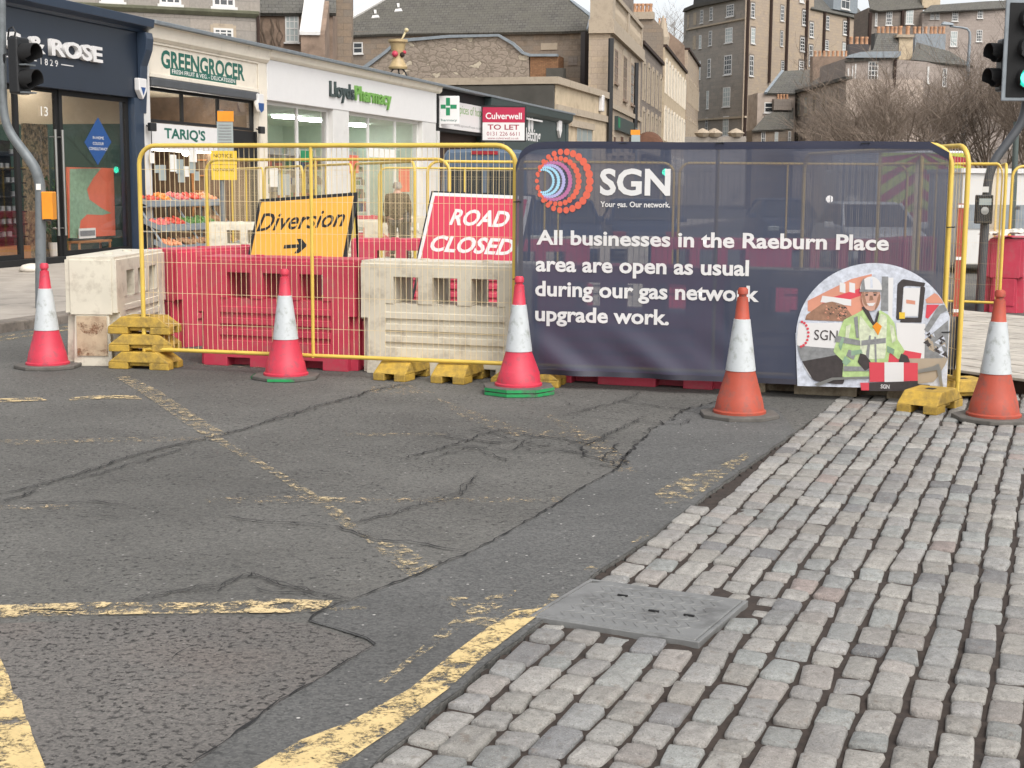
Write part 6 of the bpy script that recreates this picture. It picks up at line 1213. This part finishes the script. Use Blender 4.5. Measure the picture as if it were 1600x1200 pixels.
# ------------------------------------------------------------------ buildings behind
def house(name, label, F, cat='building'): return thing(name, label, cat, tuple(F.O), F.rot)
def wall_px(t, F, pts, d, depth, mat, name='wall', drop=False, back=None):
    q = [F.px(x, y, d) for x, y in pts]
    if drop: q = q + [(q[-1][0], -.05), (q[0][0], -.05)]
    if back:
        P = [F.T((u, d, z)) for u, z in q]; b = MB(); b.hull2(P, [p + Vector(back) for p in P]); return b.build(name, mat, t)
    b = MB(F.T); b.prism(q, d, d + depth); return b.build(name, mat, t)
def wbox(t, F, x0, y0, x1, y1, d0, d1, mat, name, bevel=0):
    A, B = F.px(x0, y1, d0), F.px(x1, y0, d0); b = MB(F.T); b.box(A[0], B[0], d0, d1, A[1], B[1]); return b.build(name, mat, t, bevel=bevel)
def win(t, F, x0, y0, x1, y1, d=0.0, nx=2, nz=4, gm='glassd', fm='white', sur=None, sill=True):
    if gm == 'glassd' and rnd.random() < .22: gm = 'glassl'
    A, B = F.px(x0, y1, d), F.px(x1, y0, d); u0, z0, u1, z1 = A[0], A[1], B[0], B[1]; w = u1 - u0; h = z1 - z0; f = max(.05, min(.11, w * .10))
    b = MB(F.T); b.box(u0, u0 + f, d - .05, d + .1, z0, z1); b.box(u1 - f, u1, d - .05, d + .1, z0, z1); b.box(u0 + f, u1 - f, d - .05, d + .1, z1 - f, z1); b.box(u0 + f, u1 - f, d - .05, d + .1, z0, z0 + f); b.box(u0 + f, u1 - f, d - .048, d + .1, z0 + h * .5 - f * .4, z0 + h * .5 + f * .4)
    g = f * .3
    for k in range(1, nx): x = u0 + w * k / nx; b.box(x - g, x + g, d - .044, d + .1, z0 + f, z1 - f)
    for k in range(1, nz):
        if k * 2 != nz: z = z0 + h * k / nz; b.box(u0 + f, u1 - f, d - .04, d + .1, z - g, z + g)
    if sill: b.box(u0 - f, u1 + f, d - .14, d + .1, z0 - f * 1.2, z0 - .002)
    o = b.build('window', M[fm], t); b = MB(F.T); b.box(u0 + f * .9, u1 - f * .9, d - .03, d - .012, z0 + f * .9, z1 - f * .9); b.build('pane', M[gm], o)
    if sur:
        b = MB(F.T); s = w * .16; b.box(u0 - s, u0 - .002, d - .03, d + .05, z0 - s, z1 + s); b.box(u1 + .002, u1 + s, d - .03, d + .05, z0 - s, z1 + s); b.box(u0, u1, d - .03, d + .05, z1 + .002, z1 + s * 1.4); b.build('surround', M[sur], o)
    return o
def roof_px(t, F, eave, pts, pitch, mat, th=.18, name='roof', d=-.25):
    """sloping roof: eave pixel gives its height on the wall plane, outline given in pixels on the slope"""
    u, z = F.px(*eave, d); P0 = F.T((u, d, z)); n = (Vector((0, 0, 1)) * cos(pitch) - F.n * sin(pitch)).normalized(); P = []
    for x, y in pts:
        r = ray(x, y); k = (P0 - CO).dot(n) / r.dot(n); P.append(CO + r * k)
    b = MB(); b.hull2(P, [p - n * th for p in P]); return b.build(name, mat, t)
def pots(t, F, xs, y0, y1, d, mat='pot', parent=None):
    for x in xs:
        u, z0 = F.px(x, y1, d); z1 = F.px(x, y0, d)[1]; r = (z1 - z0) * .24; b = MB(F.T); b.lathe([(r * 1.05, z0), (r * .85, z0 + (z1 - z0) * .7), (r * 1.1, z0 + (z1 - z0) * .8), (r * 1.05, z1), (r * .7, z1)], 10, (u, d + .3, 0)); b.build('chimney_pot', M[mat], parent or t, smooth=True, autos=40)
def pipe(t, F, x0, y0, x1, y1, d=-.08, r=.07, mat='dkwood'):
    b = MB(F.T); A, B = F.px(x0, y0, d), F.px(x1, y1, d); b.tube([(A[0], d, A[1]), (B[0] * .0 + A[0], d, B[1])], r, 6); b.build('drainpipe', M[mat], t)
# grey house behind the navy shop
F = Frame(at(225, 60, 62), (2.5, 1)); t = house('stone_house', 'grey ashlar house with a string course standing behind the navy and greengrocer shops', F)
wall_px(t, F, [(60, -90), (406, -70), (406, 120)], 0, 6, M['ashlar_grey'], drop=True)
A, B = F.px(220, 15, -.12), F.px(220, 9, -.12); b = MB(F.T); b.prismx([(-.05, A[1] - .1), (-.22, A[1] + .05), (-.25, B[1]), (.02, B[1] + .05), (.02, A[1] - .1)], F.U(60), F.U(408)); b.build('string_course', pm('mossy_stone', '6a6a58', .95, var=.25, vs=2), t)
for x0, y0, x1, y1 in ((158, -40, 192, 2), (249, -38, 282, 6), (332, -36, 366, 10)): win(t, F, x0, y0, x1, y1, 0, 3, 4)
win(t, F, 334, 45, 364, 72, 0, 3, 4, sur='dust'); pipe(t, F, 403, 18, 403, 130)
# low brown range with white sloping skew
F = Frame(at(404, 60, 68), (1, .05)); t = house('brown_range', 'brown rendered range with one tall sash window and a white capped buttress', F)
wall_px(t, F, [(402, 19), (520, 19), (520, 120)], 0, 5, M['brownplain'], drop=True); roof_px(t, F, (440, 20), [(396, 20), (525, 20), (525, -60), (396, -60)], radians(42), M['slate'])
win(t, F, 446, 23, 467, 66, 0, 3, 4, sill=True); b = MB(F.T)
A = F.px(470, 53, -3.0); B = F.px(497, 53, -3.0); C_ = F.px(500, 1, -.4); b.prismx([(-3.0, -.05), (-3.0, A[1]), (-.3, C_[1]), (-.3, -.05)], A[0], B[0] + .3); b.build('buttress', M['brownplain'], t)
b = MB(F.T); b.prismx([(-3.1, A[1] - .05), (-3.1, A[1] + .10), (-.3, C_[1] + .22), (-.3, C_[1] + .01)], A[0] - .05, B[0] + .1); b.build('buttress_cap', M['white'], t); wall_px(t, F, [(508, -60), (550, -60), (550, 100)], 3.0, 1.0, M['ashlar_brown'], 'stack', True)
b = MB(F.T); rr = random.Random(9)
for k in range(9):
    u = F.U(410 + k * 4); pts = [(u, -.05, F.Z(420, 72))]
    for j in range(5): pts.append((pts[-1][0] + rr.uniform(-.15, .15), -.05, pts[-1][2] + .25))
    b.tube(pts, .018, 4)
b.build('bare_creeper', M['bark_d'], t)
# large slate roofed block
F = Frame(at(510, 60, 92), (.963, -.27)); t = house('slate_roofed_hall', 'long low hall with a big grey slate roof and rubble gable scar behind the pharmacy', F)
wall_px(t, F, [(505, 50), (935, 44), (935, 150)], 0, 8, M['ashlar_brown'], drop=True)
roof_px(t, F, (700, 51), [(500, 57), (590, -1), (650, -40), (858, -40), (892, 0), (926, 24), (919, 47), (880, 49), (600, 53)], radians(40), M['slate_g'])
sk = roof_px(t, F, (700, 51), [(503, 55), (508, 56), (525, 40), (532, 38), (600, -1), (652, -34), (640, -38), (590, -3), (525, 32), (518, 34)], radians(40), M['white'], .2, 'skew_coping', -.45); roof_px(t, F, (700, 51), [(890, 0), (895, 0), (925, 22), (918, 46), (916, 46), (921, 25)], radians(40), M['lead'], .12, 'hip_lead', -.36)
win(t, F, 552, 66, 567, 84, 0, 1, 2); 
for x, y in ((586, 24), (622, 14)):
    o = roof_px(t, F, (700, 51), [(x - 6, y + 4), (x + 7, y + 3), (x + 5, y - 1), (x - 4, y)], radians(40), M['white'], .08, 'roof_vent', -.33); o2 = roof_px(t, F, (700, 51), [(x - 1, y - 3), (x + 2, y - 3), (x + 2, y - 9), (x - 2, y - 9)], radians(40), M['white'], .08, 'roof_vent', -.36)
wall_px(t, F, [(566, 108), (600, 82), (622, 64), (700, 57), (778, 55), (800, 68), (815, 82), (826, 87), (828, 150), (566, 150)], -1.6, 1.5, M['rubble'], 'rubble_wall'); wall_px(t, F, [(828.2, 87.5), (872, 87), (872, 150), (828.2, 150)], -1.58, 1.4, M['brick'], 'brick_infill')
wall_px(t, F, [(560, 108), (600, 80), (621, 61), (700, 54.5), (779, 53), (802, 66), (817, 80), (829, 84), (871, 84), (871, 88), (826, 88), (815, 84), (800, 70), (778, 57), (700, 59), (623, 66), (602, 84), (568, 110)], -1.75, .3, M['lead'], 'coping')
wbox(t, F, 845, 67, 871, 78, -.04, .01, M['dust'], 'pale_panel'); wbox(t, F, 853, 106, 880, 132, -2.4, -1.7, M['dkwall'], 'flue_block'); pipe(t, F, 914, 50, 914, 140, -.1, .28, 'ptdark')
wbox(t, F, 888, 88, 902, 102, -.05, .01, M['ashlar_dark'], 'dark_patch')
# pale stone extension next to the corner house
ua, ub = S.U(868, .3, 180), S.U(949, .3, 190); t = thing('stone_extension', 'single storey pale stone extension with a mullioned window between the shops and the corner house', 'building', tuple(S.T((ua, 0, 0))), S.rot)
zt = S.Z(880, 136, .3); zt2 = S.Z(946, 153, .3); zt = (zt + zt2) / 2; b = MB(ST); b.box(ua + .01, ub, .3, 7, -.05, zt); b.build('wall', M['cream_st'], t); b = MB(ST); b.box(ua - .25, ua, .35, 7.5, -.05, zt - .05); b.build('side_wall', M['dkwall'], t)
b = MB(ST); b.box(ua - .3, ub + .1, .1, 7.2, zt + .001, zt + .35); b.build('coping', M['dust'], t); zm = S.Z(900, 178, .3); b = MB(ST); b.box(ua, ub, .16, .299, zm - .1, zm + .25); b.build('string_course', M['dust'], t)
win(t, S, 899, 197, 925, 250, .3, 3, 2, 'glassl', 'dust'); wbox(t, S, 893, 194, 930, 197, .15, .32, M['dust'], 'lintel'); u, z = S.px(942, 160, .1); b = MB(ST); b.box(u - .25, u + .25, .05, .3, z - .5, z + .4); tag(b.build('alarm_box', M['pure'], bevel=.05), 'small white alarm box at the right edge of the pale extension', 'alarm box')
# corner house with balustrade
P0 = S.T((S.U(951, .3, 190), .3, 0)); KF = Frame(P0, (.185, 1)); t = house('corner_house', 'sandstone corner house with a balustraded parapet rising behind the extension', KF)
L_ = KF.U(998); zw = KF.Z(951, 50); dz = (951 - 917) / 2225 * P0.y
b = MB(KF.T); b.box(0, L_, 0, dz * .95, -.05, zw); b.build('wall', M['ashlar_sand'], t); b = MB(KF.T); b.box(-.2, L_ + .1, -.25, dz * .95, zw + .001, KF.Z(951, 28)); b.build('cornice', M['dust'], t); zb0 = KF.Z(951, 27.9)
b = MB(KF.T); b.box(-.15, 1.2, -.15, dz * .9, zb0, zb0 + 2.6); b.box(L_ * .48, L_ * .53, -.1, .3, zb0, zb0 + 1.45); b.box(L_ - .6, L_, -.1, .3, zb0, zb0 + 1.45); b.box(1.2, L_, -.12, .32, zb0 + 1.455, zb0 + 1.72); b.build('parapet', M['dust'], t); b = MB(KF.T); u = 1.6
while u < L_ - .7: b.lathe([(.12, zb0), (.07, zb0 + .3), (.14, zb0 + .7), (.07, zb0 + 1.1), (.12, zb0 + 1.45)], 6, (u, .1, 0)); u += .52
b.build('baluster', M['dust'], t)['kind'] = 'stuff'
b = MB(KF.T); b.box(9, L_ - 1, .5, 1.6, zb0, zb0 + 3.4); b.build('attic', M['ashlar_dark'], t)
for x0, x1, y0, y1 in ((959, 965, 80, 128), (972.5, 979, 91, 155), (984.5, 990, 102, 162)): win(t, KF, x0, y0, x1, y1, 0, 2, 4, fm='brownplain', sur='dust')
zs = KF.Z(955, 160, -.1); b = MB(KF.T); b.box(0, L_, -.15, -.001, zs - .3, zs); b.build('string_course', M['dust'], t); pipe(t, KF, 955, 60, 955, 240, -.15, .16, 'blk'); pipe(t, KF, 994.5, 98, 994.5, 240, -.15, .16, 'blk')
b = MB(KF.T); A, B = KF.px(965, 203, -.2), KF.px(990, 205, -.2); z1 = KF.Z(965, 181, -.2); b.box(A[0], B[0], -.22, -.002, A[1], z1); b.build('sign_band', M['teal'], t)
for x0, x1 in ((957, 962), (968, 974), (981, 986)): win(t, KF, x0, 212, x1, 240, 0, 1, 2, fm='dust')
b = MB(KF.T); n = 6; uu = A[0] + .4; b.box(A[0] + .2, A[0] + 1.0, -.25, -.221, A[1] + .15, z1 - .1); b.build('sign_emblem', M['mgreen'], t)
# receding street houses
def terrace(name, label, x0, x1, ytop, m, rows, ncol, sur, fm='white', roofm=None):
    u0, u1 = KF.U(x0), KF.U(x1); z1 = (KF.Z(x0, ytop[0]) + KF.Z(x1, ytop[1])) / 2; t = thing(name, label, 'building', tuple(KF.T((u0, 0, 0))), KF.rot); b = MB(KF.T); b.box(u0 + .002, u1, 0, 9, -.05, z1); b.build('wall', m, t); b = MB(KF.T); b.box(u0, u1, -.2, .5, z1 + .001, z1 + .25); b.build('eave', M['dkwood'], t)
    for zz0, zz1 in rows:
        for k in range(ncol):
            u = u0 + (u1 - u0) * (k + .5) / ncol; w = min(.55, (u1 - u0) / ncol * .26); b = MB(KF.T); b.box(u - w, u + w, -.03, .05, zz0, zz1); f_ = b.build('window', M['glassd'], t); b = MB(KF.T); b.box(u + w + .002, u + w * 1.7, -.10, .05, zz0 - .2, zz1 + .15); b.box(u - w * 1.6, u - w - .002, -.10, .05, zz0 - .2, zz1 + .15); b.box(u - w, u + w, -.10, .05, zz1 + .002, zz1 + .35); b.build('surround', sur, f_)
    return t, u0, u1, z1
t, u0, u1, z1 = terrace('terraced_house', 'dark stone terraced house just beyond the corner house', 998.5, 1031, (64, 99), M['ashlar_dark'], [(8.2, 10.6), (4.6, 7.2)], 5, M['dust'])
b = MB(KF.T); 
for k in range(5): u = u0 + (u1 - u0) * (k + .5) / 5; b.box(u - .6, u + .6, -.5, -.01, 3.9, 4.15)
b.build('window_box', M['dkwood'], t)
t, u0, u1, z1 = terrace('cream_house', 'cream painted house farther along the street with three rows of windows', 1034, 1068, (70, 109), M['cream_st'], [(10.0, 12.4), (6.0, 8.4), (2.2, 4.4)], 8, M['cream'])
GF = Frame(KF.T((u0 - .3, 0, 0)), tuple(-KF.n)[:2]); wall_px(t, GF, [(985, 120), (985, 28), (1021, 28), (1036, 46), (1036, 120)], 0, .3, M['ashlar_brown'], 'gable'); wbox(t, GF, 989, 18, 1021, 30, -.2, 1.2, M['dust'], 'chimney'); pots(t, GF, [991.5, 997.5, 1003.5, 1010, 1016], 5, 18, .2)
u, z = KF.px(1041, 62, 0); b = MB(KF.T); b.lathe([(.5, z - .6), (.6, z + .2), (.35, z + 1.0), (.05, z + 2.0)], 10, (u, .3, 0)); b.build('finial', M['dust'], t)
t, u0, u1, z1 = terrace('far_house', 'plain grey brown house at the end of the receding street', 1070, 1088, (72, 97), M['ashlar_sand'], [(11.0, 13.2), (6.6, 9.0), (2.4, 4.6)], 7, M['dust'])
GF = Frame(KF.T((u0 - .3, 0, 0)), tuple(-KF.n)[:2]); wall_px(t, GF, [(1022, 130), (1022, 40), (1036, 43), (1050, 54), (1062, 64), (1069.5, 71), (1069.5, 130)], 0, .3, M['brownplain'], 'gable'); wbox(t, GF, 1028, 35, 1041, 44, -.2, 1.2, M['dust'], 'chimney'); pots(t, GF, [1030, 1034, 1038.5], 28, 35, .2)
# tall tenement on the hill
PC = at(1166, 100, 172); TL = Frame(PC, (.436, -1)); TR = Frame(PC, (.85, 1)); t = house('tall_tenement', 'tall grey brown five storey tenement with long drainpipes on the hill', TR)
wall_px(t, TL, [(1069, 16), (1083, 11), (1133, 1), (1166, -6), (1166, 260)], 0, 8, M['ashlar_grey'], drop=True, back=(1.2, 8, 0)); wall_px(t, TL, [(1083, 8), (1085, -12), (1140, -30), (1166, -40), (1166, -8), (1133, -2)], .6, 6, M['felt'], 'roof', back=(1, 6, 0)); wall_px(t, TL, [(1066, 19), (1069, 13), (1083, 7), (1133, -3), (1166, -10), (1166, -5), (1133, 2), (1083, 12)], -.5, .5, M['dkwall'], 'cornice'); wall_px(t, TL, [(1072, 45), (1164, 27), (1164, 29.5), (1072, 47.5)], -.25, .26, M['dust'], 'string_course'); wall_px(t, TL, [(1085, 186), (1164, 181), (1164, 184), (1085, 189)], -.25, .26, M['dust'], 'string_course')
cv_ = lambda u, v: (1060 + u / 5.215, v / 5.215)
for w_ in ((392, 30, 455, 140), (382, 220, 445, 352, 'glassl'), (372, 445, 437, 612), (362, 708, 425, 872, 'glassl'), (362, 945, 412, 1110), (255, 55, 283, 168), (248, 250, 275, 375), (237, 478, 265, 632), (228, 740, 250, 888), (218, 960, 242, 1118), (178, 80, 205, 192), (168, 285, 190, 398), (160, 495, 182, 650), (150, 748, 172, 900), (138, 1000, 160, 1130)):
    a_, c_ = cv_(w_[0], w_[1]), cv_(w_[2], w_[3]); win(t, TL, *a_, *c_, 0, 3 if w_[2] - w_[0] > 45 else 2, 4, w_[4] if len(w_) > 4 else 'glassd')
for w_ in ((120, 100, 145, 205), (116, 290, 140, 405), (70, 120, 86, 225)): a_, c_ = cv_(w_[0], w_[1]), cv_(w_[2], w_[3]); wbox(t, TL, *a_, *c_, -.04, .05, M['dust'], 'blind_window')
wall_px(t, TR, [(1166, -40), (1272, -20), (1272, 13), (1357, 31), (1357, 260)], 0, 8, M['ashlar_sand'], drop=True, back=(1.2, 8, 0))
cw_ = lambda u, v: (1240 + u / 8, v / 8)
for f_, L in ((cv_, ((588, 28, 622, 142), (588, 230, 625, 352), (575, 455, 612, 618), (830, 50, 860, 168), (828, 255, 852, 375), (835, 500, 860, 578), (1008, 85, 1040, 205), (990, 310, 1028, 415), (985, 500, 1020, 578), (985, 0, 1020, 15))), (cw_, ((105, 135, 160, 310), (80, 470, 135, 635), (65, 770, 130, 890), (195, 285, 250, 460), (185, 570, 240, 820), (400, 205, 445, 365), (390, 510, 435, 620), (615, 270, 670, 430), (605, 540, 650, 700), (790, 300, 838, 455)))):
    for w_ in L: a_, c_ = f_(w_[0], w_[1]), f_(w_[2], w_[3]); win(t, TR, *a_, *c_, 0, 2, 4, sur='ashlar_dark')
for x0, y0, y1 in ((1170, -10, 240), (1206, -10, 130), (1232, -10, 120), (1262, 0, 110), (1289, 18, 82), (1326, 26, 82)): pipe(t, TR, x0, y0, x0, y1, -.15, .20)
roof_px(t, TR, (1310, 21), [(1268, 13), (1358, 32), (1340, 12), (1318, -20), (1272, -20)], radians(45), M['slate'])
wbox(t, TR, 1302, -14, 1341, 14, -.1, 2.5, M['lead'], 'dormer'); win(t, TR, 1314, -10, 1328, 13, -.12, 2, 2)
# dark houses at upper right
F = Frame(at(1357, 60, 158), (1, .02)); t = house('hill_terrace', 'dark brown terrace with white sash windows along the top right hill', F)
wall_px(t, F, [(1357, 12), (1374, 15), (1442, 11), (1442, 120)], 0, 6, M['ashlar_dark'], drop=True); wall_px(t, F, [(1442, 18), (1520, 12), (1660, 8), (1660, 130)], -.8, 7, M['ashlar_pink'], drop=True)
roof_px(t, F, (1400, 13), [(1360, 14), (1374, 17), (1443, 12), (1443, -30), (1352, -30)], radians(40), M['slate_g']); roof_px(t, F, (1520, 12), [(1440, 19), (1660, 8), (1660, -3), (1540, 2), (1455, 8)], radians(40), M['slate'], d=-1.1); wbox(t, F, 1441, -12, 1470, 12, .2, 2, M['cream_st'], 'chimney')
cx_ = lambda u, v: (1400 + u / 8, v / 8)
for f_, L, d in ((cw_, ((1015, 160, 1050, 325), (1150, 140, 1235, 315), (1400, 120, 1500, 300)), 0), (cx_, ((695, 130, 780, 265), (1015, 95, 1090, 230), (425, 155, 480, 240), (490, 155, 545, 240), (675, 390, 770, 580), (1000, 375, 1080, 520), (1365, 90, 1420, 215), (1350, 350, 1410, 480)), -.8)):
    for w_ in L: a_, c_ = f_(w_[0], w_[1]), f_(w_[2], w_[3]); win(t, F, *a_, *c_, d, 3, 4)
pipe(t, F, 1360, 20, 1360, 70, -.1, .2); pipe(t, F, 1411, 14, 1411, 40, -.1, .2)
# mid distance bow fronted house
F = Frame(at(1322, 100, 112), (1, .04)); WG = Frame(F.O, (.05, -1)); t = house('bow_fronted_house', 'pinkish grey house with a curved eave and rows of chimney pots behind the bare tree', F)
wall_px(t, F, [(1322, 91), (1400, 90), (1402, 93), (1520, 103), (1700, 98), (1700, 250)], 0, 8, M['ashlar_pink'], drop=True)
wall_px(t, WG, [(1237, 146), (1322, 123), (1322, 240)], 0, 6, M['harl'], drop=True); wall_px(t, WG, [(1234, 143), (1322, 119), (1322, 123.5), (1236, 147)], -.4, .5, M['dkwall'], 'eave')
wall_px(t, F, [(1321, 90), (1330, 85), (1345, 81), (1408, 80), (1408, 86), (1402, 90)], -.4, .5, M['lead'], 'gutter'); wall_px(t, F, [(1321, 95), (1335, 90.5), (1402, 90.2), (1402, 92.5), (1322, 97)], -.2, .3, M['dkwall'], 'eave')
for w_ in ((1355.6, 96, 1372.5, 125), (1324, 107, 1326.5, 126), (1330.5, 103, 1333, 126), (1335, 100, 1338, 124), (1472, 107, 1479.5, 135), (1448, 104, 1452, 130), (1432, 126, 1438, 160)): win(t, F, *w_, 0, 3 if w_[2] - w_[0] > 10 else 2, 4)
cz2 = lambda u, v: (1200 + u / 4, v / 4)
for w_ in ((185, 605, 205, 720), (228, 600, 250, 715), (280, 590, 300, 705), (345, 575, 358, 665), (392, 560, 408, 640), (430, 550, 445, 620), (178, 800, 195, 890), (222, 795, 242, 890), (272, 787, 292, 890)): a_, c_ = cz2(w_[0], w_[1]), cz2(w_[2], w_[3]); win(t, WG, *a_, *c_, 0, 2, 4, fm='dust')
roof_px(t, F, (1370, 82), [(1345, 82), (1364, 78), (1372, 52), (1404, 52), (1404, 84)], radians(50), M['slate'], d=0); roof_px(t, F, (1460, 95), [(1424, 93), (1520, 103), (1484, 80), (1432, 66)], radians(40), M['slate'], d=0)
roof_px(t, WG, (1280, 133), [(1236, 145), (1322, 121), (1322, 100), (1312, 101), (1268, 128)], radians(40), M['slate'])
wbox(t, F, 1366, 52, 1404, 80, 3.5, 4.5, M['felt'], 'chimney'); pots(t, F, [1374, 1381, 1388, 1395, 1401], 41, 52, 3.7); wbox(t, F, 1404, 57, 1427, 93, .6, 2.2, M['cream_st'], 'chimney'); wbox(t, F, 1401, 54, 1429, 58, .4, 2.4, M['dust'], 'chimney_head'); pots(t, F, [1408, 1420], 40, 54, 1); wbox(t, F, 1429, 53, 1478, 86, 4, 5, M['lead'], 'chimney'); pots(t, F, [1431, 1438, 1448, 1457, 1463, 1470, 1476], 41, 52, 4.2)
wall_px(t, F, [(1270, 140), (1270, 88), (1327, 88), (1327, 98), (1300, 112)], 12, 1, M['brownplain'], 'gable_chimney'); pots(t, F, [1275, 1282, 1289, 1296, 1303, 1310, 1317, 1323], 79, 88, 12.2); wbox(t, F, 1327, 69, 1358, 96, 14, 15, M['ptdark'], 'chimney'); pots(t, F, [1331, 1340, 1348, 1355], 57, 69, 14.2); pipe(t, F, 1399, 93, 1399, 240, -.12, .12)
F = Frame(at(1184, 150, 126), (1, .05)); t = house('low_cottage', 'low harled cottage with a dark slate roof in front of the tall tenement', F); wall_px(t, F, [(1184, 145), (1242, 145), (1242, 230)], 0, 4, M['harl'], drop=True); roof_px(t, F, (1220, 145), [(1198, 145), (1242, 146), (1270, 128), (1312, 106), (1224, 111)], radians(35), M['slate']); roof_px(t, F, (1220, 145), [(1194, 144), (1199, 144), (1225, 110), (1221, 109)], radians(35), M['lead'], .2, 'skew_coping', -.4); win(t, F, 1194, 160, 1209, 176, 0, 1, 1)
wall_px(t, F, [(1176, 203), (1240, 200), (1240, 235)], -3, 2.5, M['ashlar_brown'], 'front_wall', True); roof_px(t, F, (1205, 202), [(1175, 204), (1196, 180), (1226, 168), (1240, 168), (1240, 201)], radians(32), M['slate_g'], d=-3.2); wbox(t, F, 1209, 155, 1238, 172, -.8, -.1, M['ashlar_dark'], 'chimney'); pots(t, F, [1217, 1221.5, 1226, 1231], 147, 155, -.7)
for w_ in ((1189, 206, 1196, 226), (1210, 206, 1216, 226), (1231, 205, 1236, 225)): win(t, F, *w_, -3, 2, 2)
# ground floor of the far end: low stone wall closing the view
F = Frame(at(1080, 250, 150), (1, .1)); t = house('boundary_wall', 'long low pale stone wall far down the street below the tenement', F, 'wall'); wall_px(t, F, [(1040, 214), (1260, 212), (1260, 260)], 0, .6, M['ashlar_grey'], drop=True)
for i, x in enumerate((1098, 1116, 1150)): u, z = F.px(x, 214, .2); b = MB(F.T); b.lathe([(.6, z), (.9, z + .4), (.5, z + .7), (.05, z + .9)], 9, (u, .3, 0)); b.build('carved_cap', M['dust'], t)
F = Frame(at(1330, 250, 75), (1, .03)); t = house('garden_wall', 'low stone wall below the bare trees at the right', F, 'wall'); wall_px(t, F, [(1240, 236), (1720, 232), (1720, 300)], 0, .5, M['ashlar_dark'], drop=True)

# ------------------------------------------------------------------ street lamp, bare trees
Y = 62; p = at(1505, 215, Y); t = thing('street_lamp', 'tall grey street lamp with a short arm rising among the bare trees', 'street lamp', (p.x, p.y, 0)); x_ = at(1511, 100, Y).x; pts = [(p.x - .05, Y, 0)] + [tuple(at(x, y, Y)) for x, y in ((1505, 215), (1511, 130), (1515.5, 60), (1515, 50), (1511, 45), (1502, 43), (1484, 41))]
b = MB(); b.tube(pts, [.12, .10, .08, .06, .055, .05, .045, .04], 10); b.build('pole', M['lead'], t, smooth=True, autos=60); q = at(1478, 39, Y); b = MB(); b.hull2([(q.x - .22, Y - .15, q.z), (q.x + .32, Y - .13, q.z - .02), (q.x + .32, Y + .13, q.z - .02), (q.x - .22, Y + .15, q.z)], [(q.x - .12, Y - .08, q.z + .14), (q.x + .3, Y - .06, q.z + .08), (q.x + .3, Y + .06, q.z + .08), (q.x - .12, Y + .08, q.z + .14)]); b.build('lantern', M['lead'], t, bevel=.02)
def bare_tree(label, base, H, spread, seed, n0=9, lev=4, mat='bark', up=.55, tr=.09, stem=.25):
    r = random.Random(seed); t = thing('bare_tree', label, 'tree', tuple(base)); tb = MB(); cb_ = MB()
    def grow(p, d, L, rad, lv):
        pts = [p]; q = p; n = 4 if lv < 3 else 3
        for k in range(n):
            d = (d + Vector((r.gauss(0, .16), r.gauss(0, .16), r.gauss(0, .12) + .05))).normalized(); q = q + d * (L / n); pts.append(q)
        (tb if lv == 0 else cb_).tube(pts, [max(.004, rad * (1 - .7 * k / n)) for k in range(n + 1)], 6 if lv < 2 else 3)
        if lv >= lev: return
        for k in range(r.choice((4, 5, 6)) if lv < 2 else r.choice((6, 7, 8))):
            f = r.uniform(.3, 1.0); i = min(n - 1, int(f * n)); s = pts[i].lerp(pts[i + 1], f * n - i) if i < n else pts[-1]; a = r.uniform(0, 2 * pi); side = Vector((cos(a), sin(a), r.uniform(-.1, .9))); grow(s, (d * .55 + side * .75).normalized(), L * r.uniform(.45, .68), rad * .42, lv + 1)
    for k in range(n0):
        a = 2 * pi * k / n0 + r.uniform(-.3, .3); lean = r.uniform(.12, spread); d = Vector((cos(a) * lean, sin(a) * lean, up)).normalized(); grow(Vector(base) + Vector((0, 0, H * stem)), d, H * r.uniform(.42, .62), tr * .6, 1)
    grow(Vector(base), Vector((0, 0, 1)), H * (stem + .1), tr, 0) if False else tb.tube([Vector(base), Vector(base) + Vector((.05, 0, H * stem * .5)), Vector(base) + Vector((0, 0, H * stem + .1))], [tr * 1.3, tr, tr * .8], 8)
    tb.build('trunk', M[mat], t, smooth=True); cb_.build('crown', M[mat], t); return t
p = at(1388, 300, 56); bare_tree('broad bare tree with dense fine twigs behind the right half of the banner', (p.x, p.y, 0), 6.4, .95, 3, 16, 4, 'bark', .65)
p = at(1545, 300, 58); bare_tree('tall bare tree behind the right signal pole', (p.x, p.y, 0), 7.2, .8, 8, 12, 4, 'bark_d', .8)
p = at(1460, 300, 60); bare_tree('bare tree between the street lamp and the broad tree', (p.x, p.y, 0), 6.2, .7, 12, 11, 4, 'bark', .8)
p = at(1315, 300, 60); bare_tree('small bare tree at the left of the tree group, in front of the pink wing', (p.x, p.y, 0), 4.8, .9, 21, 8, 4, 'bark', .6)
p = at(1620, 300, 54); bare_tree('bare tree at the right edge of the picture', (p.x, p.y, 0), 6.5, .8, 31, 8, 4, 'bark_d', .8)
p = at(1047, 60, 230); bare_tree('thin bare tree against the pale sky at the gap between the houses', (p.x, p.y, 14), 17, .5, 17, 6, 3, 'bark', 1.0, .16)
t = bpy.data.objects['bare_tree.005']
# hill under the upper houses
b = MB(); b.add([(-60, 180, -.1), (300, 180, -.1), (300, 420, 30), (-60, 420, 16)], [(0, 1, 2, 3)]); b.build('hill', pm('hill_grass', '4a5138', .95), loc=(0, 0, 0))['kind'] = 'structure'
